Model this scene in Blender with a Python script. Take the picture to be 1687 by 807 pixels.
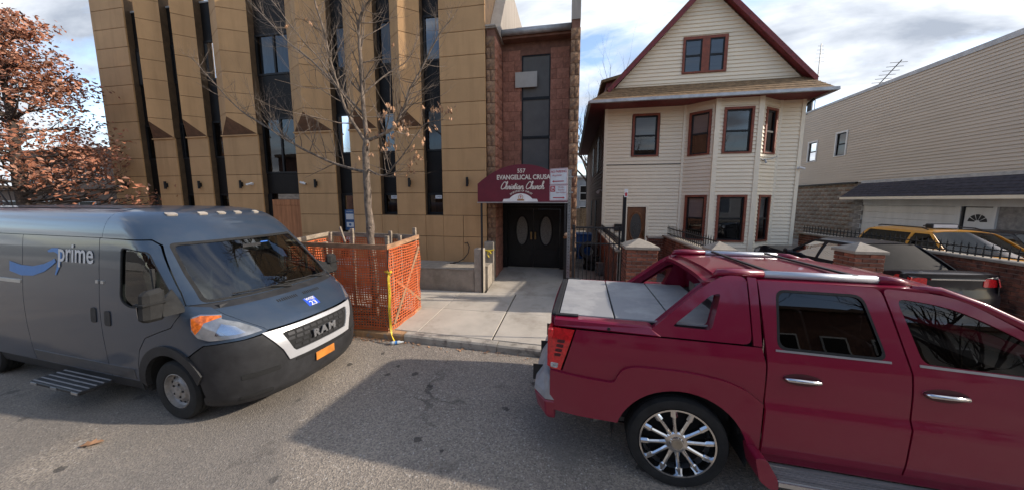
import bpy, bmesh, math, random
import numpy as np
from mathutils import Vector, Matrix, noise as mnoise
from mathutils.geometry import tessellate_polygon

for _o in list(bpy.data.objects): bpy.data.objects.remove(_o)
SC = bpy.context.scene
COL = SC.collection
PI = math.pi
R = math.radians

# ------------------------------------------------------------------ camera
CAM_H = 2.6
PITCH, YAW = 6.599, 10.429          # degrees down, degrees left of the street's normal
cam_d = bpy.data.cameras.new('camera')
cam_d.sensor_fit = 'HORIZONTAL'; cam_d.sensor_width = 36.0
cam_d.lens = 510.0 / 1687.0 * 36.0
cam_d.shift_y = -13.5 / 1687.0
cam_d.clip_start = 0.05; cam_d.clip_end = 3000
cam = bpy.data.objects.new('camera', cam_d); COL.objects.link(cam)
cam.location = (0, 0, CAM_H)
cam.rotation_euler = (R(90 - PITCH), 0, R(YAW))
SC.camera = cam

# ------------------------------------------------------------------ sky, sun, exposure
SUN_DIR = Vector((1.95, 0.22, 1.0)).normalized()       # towards the sun
sun_el = math.asin(SUN_DIR.z)
sun_az = math.atan2(SUN_DIR.x, SUN_DIR.y)              # clockwise from +Y
W = bpy.data.worlds.new('World'); SC.world = W; W.use_nodes = True
nt = W.node_tree; nt.nodes.clear()
def N(t, ty, **k):
    n = t.nodes.new(ty)
    for a, b in k.items(): setattr(n, a, b)
    return n
out = N(nt, 'ShaderNodeOutputWorld'); bg = N(nt, 'ShaderNodeBackground')
sky = N(nt, 'ShaderNodeTexSky'); sky.sky_type = 'NISHITA'; sky.sun_disc = False
sky.sun_elevation = sun_el; sky.sun_rotation = sun_az; sky.air_density = 1.0; sky.dust_density = 1.2
tc = N(nt, 'ShaderNodeTexCoord'); sep = N(nt, 'ShaderNodeSeparateXYZ'); nt.links.new(tc.outputs['Generated'], sep.inputs[0])
def wm(op, a, b):
    n = N(nt, 'ShaderNodeMath', operation=op)
    for i, v in enumerate((a, b)):
        if isinstance(v, (int, float)): n.inputs[i].default_value = v
        else: nt.links.new(v, n.inputs[i])
    return n.outputs[0]
zc = wm('ADD', wm('MAXIMUM', sep.outputs[2], 0.0), 0.22)
cx_, cy_ = wm('DIVIDE', sep.outputs[0], zc), wm('DIVIDE', sep.outputs[1], zc)
cmb = N(nt, 'ShaderNodeCombineXYZ'); nt.links.new(cx_, cmb.inputs[0]); nt.links.new(cy_, cmb.inputs[1]); cmb.inputs[2].default_value = 3.7
def wnoise(scale, detail, rough, off):
    mp = N(nt, 'ShaderNodeMapping'); mp.inputs['Location'].default_value = off
    mp.inputs['Rotation'].default_value = (0, 0, R(25)); mp.inputs['Scale'].default_value = (0.75, 1.25, 1)
    nt.links.new(cmb.outputs[0], mp.inputs[0])
    n = N(nt, 'ShaderNodeTexNoise'); n.inputs['Scale'].default_value = scale; n.inputs['Detail'].default_value = detail; n.inputs['Roughness'].default_value = rough
    n.inputs['Distortion'].default_value = 0.25
    nt.links.new(mp.outputs[0], n.inputs['Vector']); return n.outputs['Fac']
def wramp(fac, stops):
    r = N(nt, 'ShaderNodeValToRGB'); e = r.color_ramp.elements
    while len(e) < len(stops): e.new(0.5)
    for i, (p, c) in enumerate(stops): e[i].position = p; e[i].color = c if len(c) == 4 else (*c, 1)
    nt.links.new(fac, r.inputs[0]); return r.outputs[0]
cover = wramp(wnoise(1.25, 9, 0.58, (2.3, 0.9, 0)), [(0.43, (0, 0, 0)), (0.55, (1, 1, 1))])
ccol = wramp(wnoise(1.9, 8, 0.55, (5.1, 3.3, 1.0)), [(0.38, (2.1, 2.35, 2.8)), (0.50, (3.6, 3.85, 4.25)), (0.64, (6.0, 6.1, 6.2))])
mix = N(nt, 'ShaderNodeMix', data_type='RGBA'); nt.links.new(cover, mix.inputs[0])
skg = N(nt, 'ShaderNodeMix', data_type='RGBA', blend_type='MULTIPLY'); skg.inputs[0].default_value = 1.0
nt.links.new(sky.outputs[0], skg.inputs[6]); skg.inputs[7].default_value = (1.25, 1.25, 1.3, 1)
nt.links.new(skg.outputs[2], mix.inputs[6]); nt.links.new(ccol, mix.inputs[7])
nt.links.new(mix.outputs[2], bg.inputs[0]); bg.inputs[1].default_value = 0.125
nt.links.new(bg.outputs[0], out.inputs[0])
sun_d = bpy.data.lights.new('sun', 'SUN'); sun_d.energy = 2.8; sun_d.angle = R(1.2); sun_d.color = (1.0, 0.90, 0.78)
sun = bpy.data.objects.new('sun', sun_d); COL.objects.link(sun)
sun.rotation_euler = SUN_DIR.to_track_quat('Z', 'Y').to_euler(); sun.location = (20, 3, 15)
SC.view_settings.view_transform = 'Standard'; SC.view_settings.look = 'None'
SC.view_settings.exposure = 0.95; SC.view_settings.gamma = 1.0; SC.view_settings.use_curve_mapping = False
SC.render.engine = 'CYCLES'
try:
    SC.cycles.max_bounces = 8; SC.cycles.transparent_max_bounces = 16
except Exception: pass

# ------------------------------------------------------------------ materials
def mat(name, col, rough=0.8, metal=0.0, col2=None, nscale=6.0, amt=0.25, bump=0.0, bscale=60.0, coat=0.0, rnd=0.0,
        spec=0.5, stain=None, sscale=1.5, sth=(0.5, 0.7), streak=False, emit=None, sheen=0.0, coords='Object', alpha=1.0, sstreak=None, spots=None):
    """noise-varied principled material; rnd = brightness spread between objects"""
    m = bpy.data.materials.new(name); m.use_nodes = True
    t = m.node_tree; b = t.nodes['Principled BSDF']
    b.inputs['Roughness'].default_value = rough; b.inputs['Metallic'].default_value = metal
    b.inputs['Specular IOR Level'].default_value = spec
    b.inputs['Specular IOR Level'].default_value = spec; b.inputs['Coat Weight'].default_value = coat; b.inputs['Coat Roughness'].default_value = 0.08
    c = N(t, 'ShaderNodeTexCoord')
    vec = c.outputs[coords]
    if streak:
        mp = N(t, 'ShaderNodeMapping'); mp.inputs['Scale'].default_value = streak if isinstance(streak, tuple) else (1, 1, 0.12)
        t.links.new(vec, mp.inputs[0]); svec = mp.outputs[0]
    else: svec = vec
    n = N(t, 'ShaderNodeTexNoise'); n.inputs['Scale'].default_value = nscale; n.inputs['Detail'].default_value = 6; n.inputs['Roughness'].default_value = 0.62
    t.links.new(svec, n.inputs['Vector'])
    cl = N(t, 'ShaderNodeMix', data_type='RGBA')
    c2 = col2 if col2 else tuple(max(0, x * (1 - amt * 1.6)) for x in col)
    c1 = col if col2 else tuple(x * (1 + amt * 0.5) for x in col)
    cl.inputs[6].default_value = (*c1, 1); cl.inputs[7].default_value = (*c2, 1)
    mr = N(t, 'ShaderNodeMapRange'); mr.inputs[1].default_value = 0.3; mr.inputs[2].default_value = 0.7
    t.links.new(n.outputs['Fac'], mr.inputs[0]); t.links.new(mr.outputs[0], cl.inputs[0])
    last = cl.outputs[2]
    if stain:
        n2 = N(t, 'ShaderNodeTexNoise'); n2.inputs['Scale'].default_value = sscale; n2.inputs['Detail'].default_value = 7; n2.inputs['Roughness'].default_value = 0.65
        if sstreak:
            mp2 = N(t, 'ShaderNodeMapping'); mp2.inputs['Scale'].default_value = sstreak; t.links.new(vec, mp2.inputs[0]); t.links.new(mp2.outputs[0], n2.inputs['Vector'])
        else: t.links.new(vec, n2.inputs['Vector'])
        r2 = N(t, 'ShaderNodeMapRange'); r2.inputs[1].default_value = sth[0]; r2.inputs[2].default_value = sth[1]
        t.links.new(n2.outputs['Fac'], r2.inputs[0])
        m2 = N(t, 'ShaderNodeMix', data_type='RGBA'); t.links.new(r2.outputs[0], m2.inputs[0]); t.links.new(last, m2.inputs[6]); m2.inputs[7].default_value = (*stain, 1)
        last = m2.outputs[2]
    if spots:
        vo = N(t, 'ShaderNodeTexVoronoi'); vo.inputs['Scale'].default_value = spots[0]; t.links.new(vec, vo.inputs['Vector'])
        r4 = N(t, 'ShaderNodeMapRange'); r4.inputs[1].default_value = spots[1]; r4.inputs[2].default_value = spots[1] * 1.25; r4.inputs[3].default_value = spots[3]; r4.inputs[4].default_value = 0; t.links.new(vo.outputs['Distance'], r4.inputs[0])
        m4 = N(t, 'ShaderNodeMix', data_type='RGBA'); t.links.new(r4.outputs[0], m4.inputs[0]); t.links.new(last, m4.inputs[6]); m4.inputs[7].default_value = (*spots[2], 1); last = m4.outputs[2]
    if rnd:
        oi = N(t, 'ShaderNodeObjectInfo'); r3 = N(t, 'ShaderNodeMapRange'); r3.inputs[3].default_value = 1 - rnd; r3.inputs[4].default_value = 1 + rnd
        t.links.new(oi.outputs['Random'], r3.inputs[0])
        vm = N(t, 'ShaderNodeVectorMath', operation='SCALE'); t.links.new(last, vm.inputs[0]); t.links.new(r3.outputs[0], vm.inputs['Scale'])
        last = vm.outputs[0]
    t.links.new(last, b.inputs['Base Color'])
    if bump:
        n3 = N(t, 'ShaderNodeTexNoise'); n3.inputs['Scale'].default_value = bscale; n3.inputs['Detail'].default_value = 4
        t.links.new(vec, n3.inputs['Vector'])
        bp = N(t, 'ShaderNodeBump'); bp.inputs['Strength'].default_value = bump; bp.inputs['Distance'].default_value = 0.02
        t.links.new(n3.outputs['Fac'], bp.inputs['Height']); t.links.new(bp.outputs[0], b.inputs['Normal'])
    if emit:
        b.inputs['Emission Color'].default_value = (*emit[0], 1); b.inputs['Emission Strength'].default_value = emit[1]
    return m

def glass(name, tint, refl=1.0, ior=1.5, rough=0.0):
    """thin pane: tinted see-through plus a Fresnel reflection"""
    m = bpy.data.materials.new(name); m.use_nodes = True; t = m.node_tree; t.nodes.clear()
    o = N(t, 'ShaderNodeOutputMaterial'); mx = N(t, 'ShaderNodeMixShader')
    tr = N(t, 'ShaderNodeBsdfTransparent'); tr.inputs[0].default_value = (*tint, 1)
    gl = N(t, 'ShaderNodeBsdfGlossy'); gl.inputs['Roughness'].default_value = rough; gl.inputs[0].default_value = (refl, refl, refl, 1)
    fr = N(t, 'ShaderNodeFresnel'); fr.inputs[0].default_value = ior
    t.links.new(fr.outputs[0], mx.inputs[0]); t.links.new(tr.outputs[0], mx.inputs[1]); t.links.new(gl.outputs[0], mx.inputs[2]); t.links.new(mx.outputs[0], o.inputs[0])
    return m

M = {}
M['asphalt_fill'] = mat('earth', (0.09, 0.075, 0.06), 0.95, nscale=3)
M['concrete'] = mat('sidewalk concrete', (0.47, 0.42, 0.35), 0.9, nscale=2.2, amt=0.10, bump=0.12, bscale=90, rnd=0.07, stain=(0.30, 0.26, 0.21), sscale=1.6, sth=(0.5, 0.72), spots=(3.4, 0.055, (0.20, 0.175, 0.15), 0.6))
M['concrete_gap'] = mat('joint dirt', (0.10, 0.085, 0.07), 0.95)
M['curb'] = mat('curb concrete', (0.40, 0.36, 0.30), 0.9, nscale=4, amt=0.2, bump=0.2, bscale=60, rnd=0.06, stain=(0.12, 0.10, 0.085), sscale=5, sth=(0.52, 0.68))
M['curb_paint'] = mat('worn orange curb', (0.50, 0.30, 0.15), 0.9, nscale=9, amt=0.25, bump=0.2, stain=(0.30, 0.26, 0.22), sscale=9, sth=(0.55, 0.62))
M['yard'] = mat('yard concrete', (0.24, 0.21, 0.18), 0.92, nscale=3, amt=0.25, bump=0.15, stain=(0.10, 0.09, 0.08), sscale=2)
M['lowwall'] = mat('low wall concrete', (0.32, 0.27, 0.21), 0.92, nscale=5, amt=0.15, bump=0.2, bscale=70, stain=(0.20, 0.165, 0.125), sscale=2.2, sth=(0.45, 0.7))
M['panel'] = mat('tan facade panel', (0.465, 0.272, 0.124), 0.78, nscale=1.7, amt=0.08, bump=0.05, bscale=160, rnd=0.055, stain=(0.36, 0.205, 0.09), sscale=1.6, sth=(0.48, 0.75), sstreak=(2.2, 2.2, 0.22))
M['panel_joint'] = mat('panel joint', (0.10, 0.06, 0.03), 0.9)
M['soffit'] = mat('brown soffit mesh', (0.15, 0.075, 0.04), 0.8, bump=0.3, bscale=120)
M['black_metal'] = mat('black metal', (0.010, 0.010, 0.011), 0.5, nscale=4, amt=0.3, spec=0.3)
M['spandrel'] = mat('black spandrel', (0.012, 0.010, 0.009), 0.5, nscale=2, amt=0.3, spec=0.18)
M['winglass'] = glass('office glass', (0.34, 0.37, 0.40), 1.0, 1.58)
M['dkglass'] = glass('dark window glass', (0.48, 0.50, 0.53), 1.0, 1.7)
M['tint'] = glass('privacy car glass', (0.025, 0.022, 0.03), 1.0, 1.5)
M['carglass'] = glass('car glass', (0.42, 0.47, 0.46), 1.0, 1.52)
M['room'] = mat('dim room', (0.045, 0.04, 0.037), 0.95, nscale=2, amt=0.5)
M['blind'] = mat('window shade', (0.42, 0.42, 0.40), 0.9, nscale=3, amt=0.1, streak=(0.2, 0.2, 6))
M['plywood'] = mat('plywood board', (0.42, 0.17, 0.07), 0.85, nscale=12, amt=0.3, streak=(1, 1, 0.08), bump=0.1)
M['split'] = mat('split face block', (0.39, 0.17, 0.11), 0.95, nscale=9, amt=0.3, bump=0.35, bscale=45, rnd=0.16)
M['split_tan'] = mat('split face block tan', (0.30, 0.175, 0.10), 0.95, nscale=9, amt=0.35, bump=0.6, bscale=34, rnd=0.2, stain=(0.15, 0.08, 0.05), sscale=5, sth=(0.5, 0.65))
M['mortar_dk'] = mat('dark mortar', (0.19, 0.09, 0.06), 0.95)
M['stucco'] = mat('grey stucco', (0.33, 0.29, 0.25), 0.95, nscale=3, amt=0.15, streak=(1.5, 1.5, 0.2), bump=0.2)
M['gutter'] = mat('grey gutter', (0.42, 0.42, 0.42), 0.5, metal=0.3, nscale=5, amt=0.2)
M['screen'] = mat('dusty window screen', (0.115, 0.105, 0.092), 0.7, nscale=3, amt=0.12)
M['burg'] = mat('burgundy canvas', (0.125, 0.005, 0.018), 0.62, nscale=3, amt=0.15)
M['white'] = mat('white print', (0.72, 0.70, 0.68), 0.6, amt=0.08)
M['sign_white'] = mat('sign white', (0.66, 0.65, 0.64), 0.45, nscale=5, amt=0.1)
M['sign_red'] = mat('sign red', (0.45, 0.02, 0.035), 0.5, amt=0.15)
M['galv'] = mat('galvanised steel', (0.36, 0.36, 0.35), 0.5, metal=0.7, nscale=30, amt=0.25)
M['vinyl'] = mat('cream siding', (0.77, 0.66, 0.495), 0.6, nscale=1.4, amt=0.05, rnd=0.025, streak=(0.4, 0.4, 1.0), stain=(0.67, 0.565, 0.415), sscale=0.8, sth=(0.55, 0.8))
M['vinyl_trim'] = mat('cream corner trim', (0.78, 0.68, 0.52), 0.55, amt=0.05)
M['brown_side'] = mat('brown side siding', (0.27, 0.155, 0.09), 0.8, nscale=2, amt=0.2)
M['maroon'] = mat('maroon trim paint', (0.17, 0.018, 0.02), 0.6, nscale=8, amt=0.3)
M['rustframe'] = mat('red brown window trim', (0.22, 0.05, 0.022), 0.6, nscale=8, amt=0.25)
M['shingle'] = mat('brown shingle', (0.235, 0.145, 0.072), 0.95, nscale=7, amt=0.35, bump=0.4, bscale=70, rnd=0.12)
M['shingle_dk'] = mat('dark grey shingle', (0.055, 0.048, 0.056), 0.95, nscale=8, amt=0.3, bump=0.4, bscale=60, rnd=0.15)
M['taupe'] = mat('taupe siding', (0.50, 0.43, 0.345), 0.65, nscale=1.2, amt=0.06, rnd=0.03, streak=(0.4, 0.2, 1))
M['brick'] = mat('red brick', (0.25, 0.085, 0.048), 0.92, nscale=14, amt=0.35, bump=0.4, bscale=90, rnd=0.38)
M['mortar'] = mat('mortar', (0.36, 0.30, 0.25), 0.95, nscale=12, amt=0.2)
M['cap'] = mat('concrete cap', (0.35, 0.30, 0.24), 0.9, nscale=6, amt=0.2, bump=0.2, stain=(0.24, 0.21, 0.17), sscale=4)
M['oldmasonry'] = mat('old parged masonry', (0.27, 0.235, 0.19), 0.95, nscale=3, amt=0.5, bump=0.5, bscale=20, stain=(0.18, 0.105, 0.07), sscale=0.6, sth=(0.50, 0.56), rnd=0.2)
M['oldblock'] = mat('grey block', (0.27, 0.25, 0.23), 0.95, nscale=6, amt=0.3, bump=0.4, bscale=30, rnd=0.2)
M['doorwhite'] = mat('white door paint', (0.62, 0.61, 0.58), 0.5, nscale=3, amt=0.08, streak=(1, 1, 0.2))
M['doorwood'] = mat('varnished wood door', (0.20, 0.075, 0.025), 0.4, nscale=14, amt=0.35, streak=(1, 1, 0.1))
M['iron'] = mat('black iron', (0.014, 0.014, 0.015), 0.55, nscale=20, amt=0.3)
M['doorblack'] = mat('black metal door', (0.010, 0.010, 0.010), 0.5, nscale=5, amt=0.3, spec=0.25)
M['leaded'] = mat('leaded glass', (0.17, 0.16, 0.14), 0.25, nscale=60, amt=0.9, bump=0.8, bscale=55)
M['brass'] = mat('brass', (0.25, 0.17, 0.08), 0.35, metal=0.9)
M['lumber'] = mat('weathered lumber', (0.30, 0.24, 0.18), 0.9, nscale=14, amt=0.35, streak=(0.3, 0.3, 1), rnd=0.15)
M['lumber_dirty'] = mat('orange stained lumber', (0.36, 0.20, 0.11), 0.9, nscale=14, amt=0.35, streak=(0.3, 0.3, 1), rnd=0.15)
M['netting'] = mat('orange safety netting', (0.60, 0.125, 0.034), 0.6, nscale=10, amt=0.2)
M['tape'] = mat('yellow caution tape', (0.72, 0.52, 0.03), 0.5, amt=0.15)
M['soil'] = mat('soil', (0.07, 0.045, 0.03), 1.0, nscale=20, amt=0.5, bump=0.8, bscale=30)
M['bark'] = mat('young tree bark', (0.20, 0.155, 0.12), 0.95, nscale=18, amt=0.5, bump=0.4, bscale=60, streak=(1, 1, 0.4))
M['bark_dk'] = mat('dark bark', (0.075, 0.055, 0.045), 0.95, nscale=18, amt=0.4, bump=0.5, bscale=40)
M['leaf_tan'] = mat('dry leaf', (0.46, 0.25, 0.13), 0.7, nscale=8, amt=0.5, rnd=0.2)
def leafmat(name, c, coords='Object'):
    m = mat(name, c, 0.75, nscale=2.6, amt=0.55); return m
M['oak'] = leafmat('autumn oak leaf', (0.36, 0.135, 0.072))
M['oak2'] = leafmat('autumn oak leaf pale', (0.52, 0.26, 0.17))
M['rubber'] = mat('tyre rubber', (0.014, 0.014, 0.014), 0.85, nscale=12, amt=0.4)
M['chrome'] = mat('chrome', (0.62, 0.62, 0.63), 0.13, metal=1.0, amt=0.1)
M['silver'] = mat('brushed silver', (0.50, 0.51, 0.53), 0.3, metal=0.85, amt=0.1)
M['plastic'] = mat('black plastic trim', (0.030, 0.030, 0.032), 0.55, spec=0.3, nscale=5, amt=0.3, bump=0.08, bscale=260)
M['dark_in'] = mat('dark interior', (0.012, 0.012, 0.012), 0.9)
M['seat'] = mat('grey seat cloth', (0.06, 0.06, 0.062), 0.9)
M['lens_clear'] = mat('clear lamp lens', (0.50, 0.51, 0.52), 0.08, nscale=25, amt=0.6, coat=0.6)
M['lens_amber'] = mat('amber lens', (0.72, 0.16, 0.02), 0.15, nscale=25, amt=0.4, coat=0.5)
M['lens_red'] = mat('red lamp lens', (0.62, 0.012, 0.018), 0.14, nscale=30, amt=0.3, coat=0.6)
M['soilroad'] = mat('gutter debris', (0.13, 0.09, 0.06), 0.95, amt=0.4)
M['bldg_far'] = mat('far brick', (0.17, 0.115, 0.085), 0.95, nscale=5, amt=0.25)
M['bldg_grey'] = mat('far grey siding', (0.36, 0.38, 0.40), 0.9, nscale=2, amt=0.15)
M['bldg_tan'] = mat('far tan wall', (0.36, 0.30, 0.23), 0.9, nscale=2, amt=0.15)

def paint(name, col, rough=0.32, metal=0.15, dust=(0.25, 0.2, 0.17), dusty=0.12, coat=0.55, spec=0.4, grime=0.3):
    """car paint: base + clear coat, dusted by noise and upward facing dust"""
    m = bpy.data.materials.new(name); m.use_nodes = True; t = m.node_tree; b = t.nodes['Principled BSDF']
    c = N(t, 'ShaderNodeTexCoord')
    n = N(t, 'ShaderNodeTexNoise'); n.inputs['Scale'].default_value = 2.6; n.inputs['Detail'].default_value = 8; n.inputs['Roughness'].default_value = 0.7
    t.links.new(c.outputs['Object'], n.inputs['Vector'])
    g = N(t, 'ShaderNodeNewGeometry'); s = N(t, 'ShaderNodeSeparateXYZ'); t.links.new(g.outputs['Normal'], s.inputs[0])
    up = N(t, 'ShaderNodeMapRange'); up.inputs[1].default_value = 0.1; up.inputs[2].default_value = 1.0; up.inputs[3].default_value = 0.35; up.inputs[4].default_value = 1.0; t.links.new(s.outputs[2], up.inputs[0])
    mr = N(t, 'ShaderNodeMapRange'); mr.inputs[1].default_value = 0.3; mr.inputs[2].default_value = 0.75; mr.inputs[4].default_value = dusty * 2; t.links.new(n.outputs['Fac'], mr.inputs[0])
    mu = N(t, 'ShaderNodeMath', operation='MULTIPLY'); t.links.new(up.outputs[0], mu.inputs[0]); t.links.new(mr.outputs[0], mu.inputs[1])
    oz = N(t, 'ShaderNodeSeparateXYZ'); t.links.new(c.outputs['Object'], oz.inputs[0])
    gz = N(t, 'ShaderNodeMapRange'); gz.inputs[1].default_value = 0.95; gz.inputs[2].default_value = 0.30; gz.inputs[3].default_value = 0.0; gz.inputs[4].default_value = grime; t.links.new(oz.outputs[2], gz.inputs[0])
    n4 = N(t, 'ShaderNodeTexNoise'); n4.inputs['Scale'].default_value = 5.5; n4.inputs['Detail'].default_value = 8; n4.inputs['Roughness'].default_value = 0.75; t.links.new(c.outputs['Object'], n4.inputs['Vector'])
    g4 = N(t, 'ShaderNodeMapRange'); g4.inputs[1].default_value = 0.3; g4.inputs[2].default_value = 0.7; t.links.new(n4.outputs['Fac'], g4.inputs[0])
    gm = N(t, 'ShaderNodeMath', operation='MULTIPLY'); t.links.new(gz.outputs[0], gm.inputs[0]); t.links.new(g4.outputs[0], gm.inputs[1])
    mu0 = mu; mu = N(t, 'ShaderNodeMath', operation='ADD'); t.links.new(mu0.outputs[0], mu.inputs[0]); t.links.new(gm.outputs[0], mu.inputs[1])
    mx = N(t, 'ShaderNodeMix', data_type='RGBA'); t.links.new(mu.outputs[0], mx.inputs[0]); mx.inputs[6].default_value = (*col, 1); mx.inputs[7].default_value = (*dust, 1)
    t.links.new(mx.outputs[2], b.inputs['Base Color'])
    b.inputs['Metallic'].default_value = metal
    rr = N(t, 'ShaderNodeMapRange'); rr.inputs[3].default_value = rough; rr.inputs[4].default_value = min(1, rough + 0.3); t.links.new(mu.outputs[0], rr.inputs[0]); t.links.new(rr.outputs[0], b.inputs['Roughness'])
    b.inputs['Specular IOR Level'].default_value = spec; b.inputs['Coat Weight'].default_value = coat; b.inputs['Coat Roughness'].default_value = 0.06
    return m
M['van_paint'] = paint('dark grey blue van paint', (0.026, 0.044, 0.072), 0.30, 0.1, dusty=0.045, coat=0.6, spec=0.3)
M['red_paint'] = paint('burgundy truck paint', (0.185, 0.0035, 0.025), 0.30, 0.0, dust=(0.34, 0.09, 0.12), dusty=0.05, coat=0.7, spec=0.2, grime=0.16)
M['black_paint'] = paint('black car paint', (0.007, 0.006, 0.010), 0.3, 0.0, dusty=0.02, coat=0.25, spec=0.2, grime=0.1)
M['taxi_paint'] = paint('taxi yellow paint', (0.72, 0.30, 0.012), 0.4, 0.0, dusty=0.06)
M['bed_cover'] = mat('grey bed cover', (0.33, 0.32, 0.31), 0.75, nscale=4, amt=0.12, bump=0.05, stain=(0.25, 0.245, 0.245), sscale=1.3, sth=(0.5, 0.56))

# ------------------------------------------------------------------ geometry helpers
class MB:
    def __init__(s): s.v = []; s.f = []
    def add(s, vs, fs):
        o = len(s.v); s.v += [tuple(p) for p in vs]; s.f += [tuple(i + o for i in q) for q in fs]; return s
    def box(s, x0, x1, y0, y1, z0, z1):
        return s.add([(x0, y0, z0), (x1, y0, z0), (x1, y1, z0), (x0, y1, z0), (x0, y0, z1), (x1, y0, z1), (x1, y1, z1), (x0, y1, z1)],
                     [(0, 3, 2, 1), (4, 5, 6, 7), (0, 1, 5, 4), (1, 2, 6, 5), (2, 3, 7, 6), (3, 0, 4, 7)])
    def bar(s, a, b, w, h=None, up=(0, 0, 1)):
        """square bar between two points"""
        a, b = Vector(a), Vector(b); h = h or w; d = (b - a).normalized(); u = Vector(up)
        if abs(d.dot(u)) > 0.98: u = Vector((0, 1, 0))
        r = d.cross(u).normalized(); u = r.cross(d)
        c = [(-1, -1), (1, -1), (1, 1), (-1, 1)]
        vs = [p + r * (i * w / 2) + u * (j * h / 2) for p in (a, b) for i, j in c]
        return s.add(vs, [(0, 1, 2, 3), (7, 6, 5, 4), (0, 4, 5, 1), (1, 5, 6, 2), (2, 6, 7, 3), (3, 7, 4, 0)])
    def tube(s, pts, rad, n=8, cap=True):
        pts = [Vector(p) for p in pts]
        rad = rad if hasattr(rad, '__len__') else [rad] * len(pts)
        o = len(s.v); prev = None
        for i, p in enumerate(pts):
            d = (pts[min(i + 1, len(pts) - 1)] - pts[max(i - 1, 0)])
            if d.length < 1e-9: d = Vector((0, 0, 1))
            d.normalize()
            if prev is None:
                u = Vector((0, 0, 1)) if abs(d.z) < 0.9 else Vector((1, 0, 0))
                prev = d.cross(u).normalized()
            r = (prev - d * prev.dot(d)).normalized(); prev = r; u = d.cross(r)
            for k in range(n):
                a = 2 * PI * k / n; s.v.append(tuple(p + (r * math.cos(a) + u * math.sin(a)) * rad[i]))
        for i in range(len(pts) - 1):
            for k in range(n):
                k2 = (k + 1) % n; s.f.append((o + i * n + k, o + i * n + k2, o + (i + 1) * n + k2, o + (i + 1) * n + k))
        if cap:
            s.f.append(tuple(o + k for k in reversed(range(n)))); e = o + (len(pts) - 1) * n; s.f.append(tuple(e + k for k in range(n)))
        return s
    def prism(s, poly, a, b, axis='y'):
        """extrude a 2D polygon (x,z)/(x,y)/(y,z) between a and b along axis"""
        n = len(poly)
        def P(p, t): return (p[0], t, p[1]) if axis == 'y' else ((p[0], p[1], t) if axis == 'z' else (t, p[0], p[1]))
        o = len(s.v); s.v += [P(p, a) for p in poly] + [P(p, b) for p in poly]
        s.f.append(tuple(o + i for i in range(n))); s.f.append(tuple(o + n + i for i in reversed(range(n))))
        for i in range(n):
            j = (i + 1) % n; s.f.append((o + j, o + i, o + n + i, o + n + j))
        return s
    def lathe(s, prof, n=32, axis='y', c=(0, 0, 0)):
        """revolve (r, t) profile round an axis through c"""
        o = len(s.v)
        for r, t in prof:
            for k in range(n):
                a = 2 * PI * k / n; p, q = r * math.cos(a), r * math.sin(a)
                s.v.append((c[0] + p, c[1] + t, c[2] + q) if axis == 'y' else ((c[0] + p, c[1] + q, c[2] + t) if axis == 'z' else (c[0] + t, c[1] + p, c[2] + q)))
        for i in range(len(prof) - 1):
            for k in range(n):
                k2 = (k + 1) % n; s.f.append((o + i * n + k, o + i * n + k2, o + (i + 1) * n + k2, o + (i + 1) * n + k))
        return s
    def mesh(s, name='m', smooth=False):
        me = bpy.data.meshes.new(name); me.from_pydata(s.v, [], s.f)
        bm = bmesh.new(); bm.from_mesh(me); bmesh.ops.recalc_face_normals(bm, faces=bm.faces); bm.to_mesh(me); bm.free()
        if smooth: me.polygons.foreach_set('use_smooth', [True] * len(me.polygons))
        return me
    def build(s, name, m, parent=None, smooth=False, bevel=0, sharp=None):
        me = s.mesh(name, smooth)
        if bevel:
            bm = bmesh.new(); bm.from_mesh(me)
            bmesh.ops.bevel(bm, geom=list(bm.edges), offset=bevel, segments=1, affect='EDGES', clamp_overlap=True); bm.to_mesh(me); bm.free()
        if sharp: me.set_sharp_from_angle(angle=R(sharp))
        return obj(name, me, m, parent)
def obj(name, me, m, parent=None):
    o = bpy.data.objects.new(name, me); COL.objects.link(o)
    if m is not None:
        mm = M[m] if isinstance(m, str) else m
        if not me.materials: me.materials.append(mm)
    if parent is not None: o.parent = parent
    return o
def tag(o, label=None, cat=None, group=None, kind=None):
    if label: o['label'] = label
    if cat: o['category'] = cat
    if group: o['group'] = group
    if kind: o['kind'] = kind
    return o
def empty(name, loc=(0, 0, 0), rz=0, label=None, cat=None, group=None):
    o = bpy.data.objects.new(name, None); COL.objects.link(o); o.location = loc; o.rotation_euler = (0, 0, rz); o.empty_display_size = 0.2
    return tag(o, label, cat, group)
def piece(name, me, loc, parent, rot=(0, 0, 0), scale=(1, 1, 1)):
    o = bpy.data.objects.new(name, me); COL.objects.link(o); o.parent = parent; o.location = loc; o.rotation_euler = rot; o.scale = scale; return o
def cbox(name, sx, sy, sz, ch, m, rough=0, seed=0):
    """chamfered box mesh centred on the origin (for pieces sharing mesh data)"""
    me = MB().box(-sx / 2, sx / 2, -sy / 2, sy / 2, -sz / 2, sz / 2).mesh(name)
    if ch:
        bm = bmesh.new(); bm.from_mesh(me); bmesh.ops.bevel(bm, geom=list(bm.edges), offset=ch, segments=1, affect='EDGES'); bm.to_mesh(me); bm.free()
    if m: me.materials.append(M[m])
    return me
def part_box(name, m, parent, x0, x1, y0, y1, z0, z1, bevel=0):
    return MB().box(x0, x1, y0, y1, z0, z1).build(name, m, parent, bevel=bevel)
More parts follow.
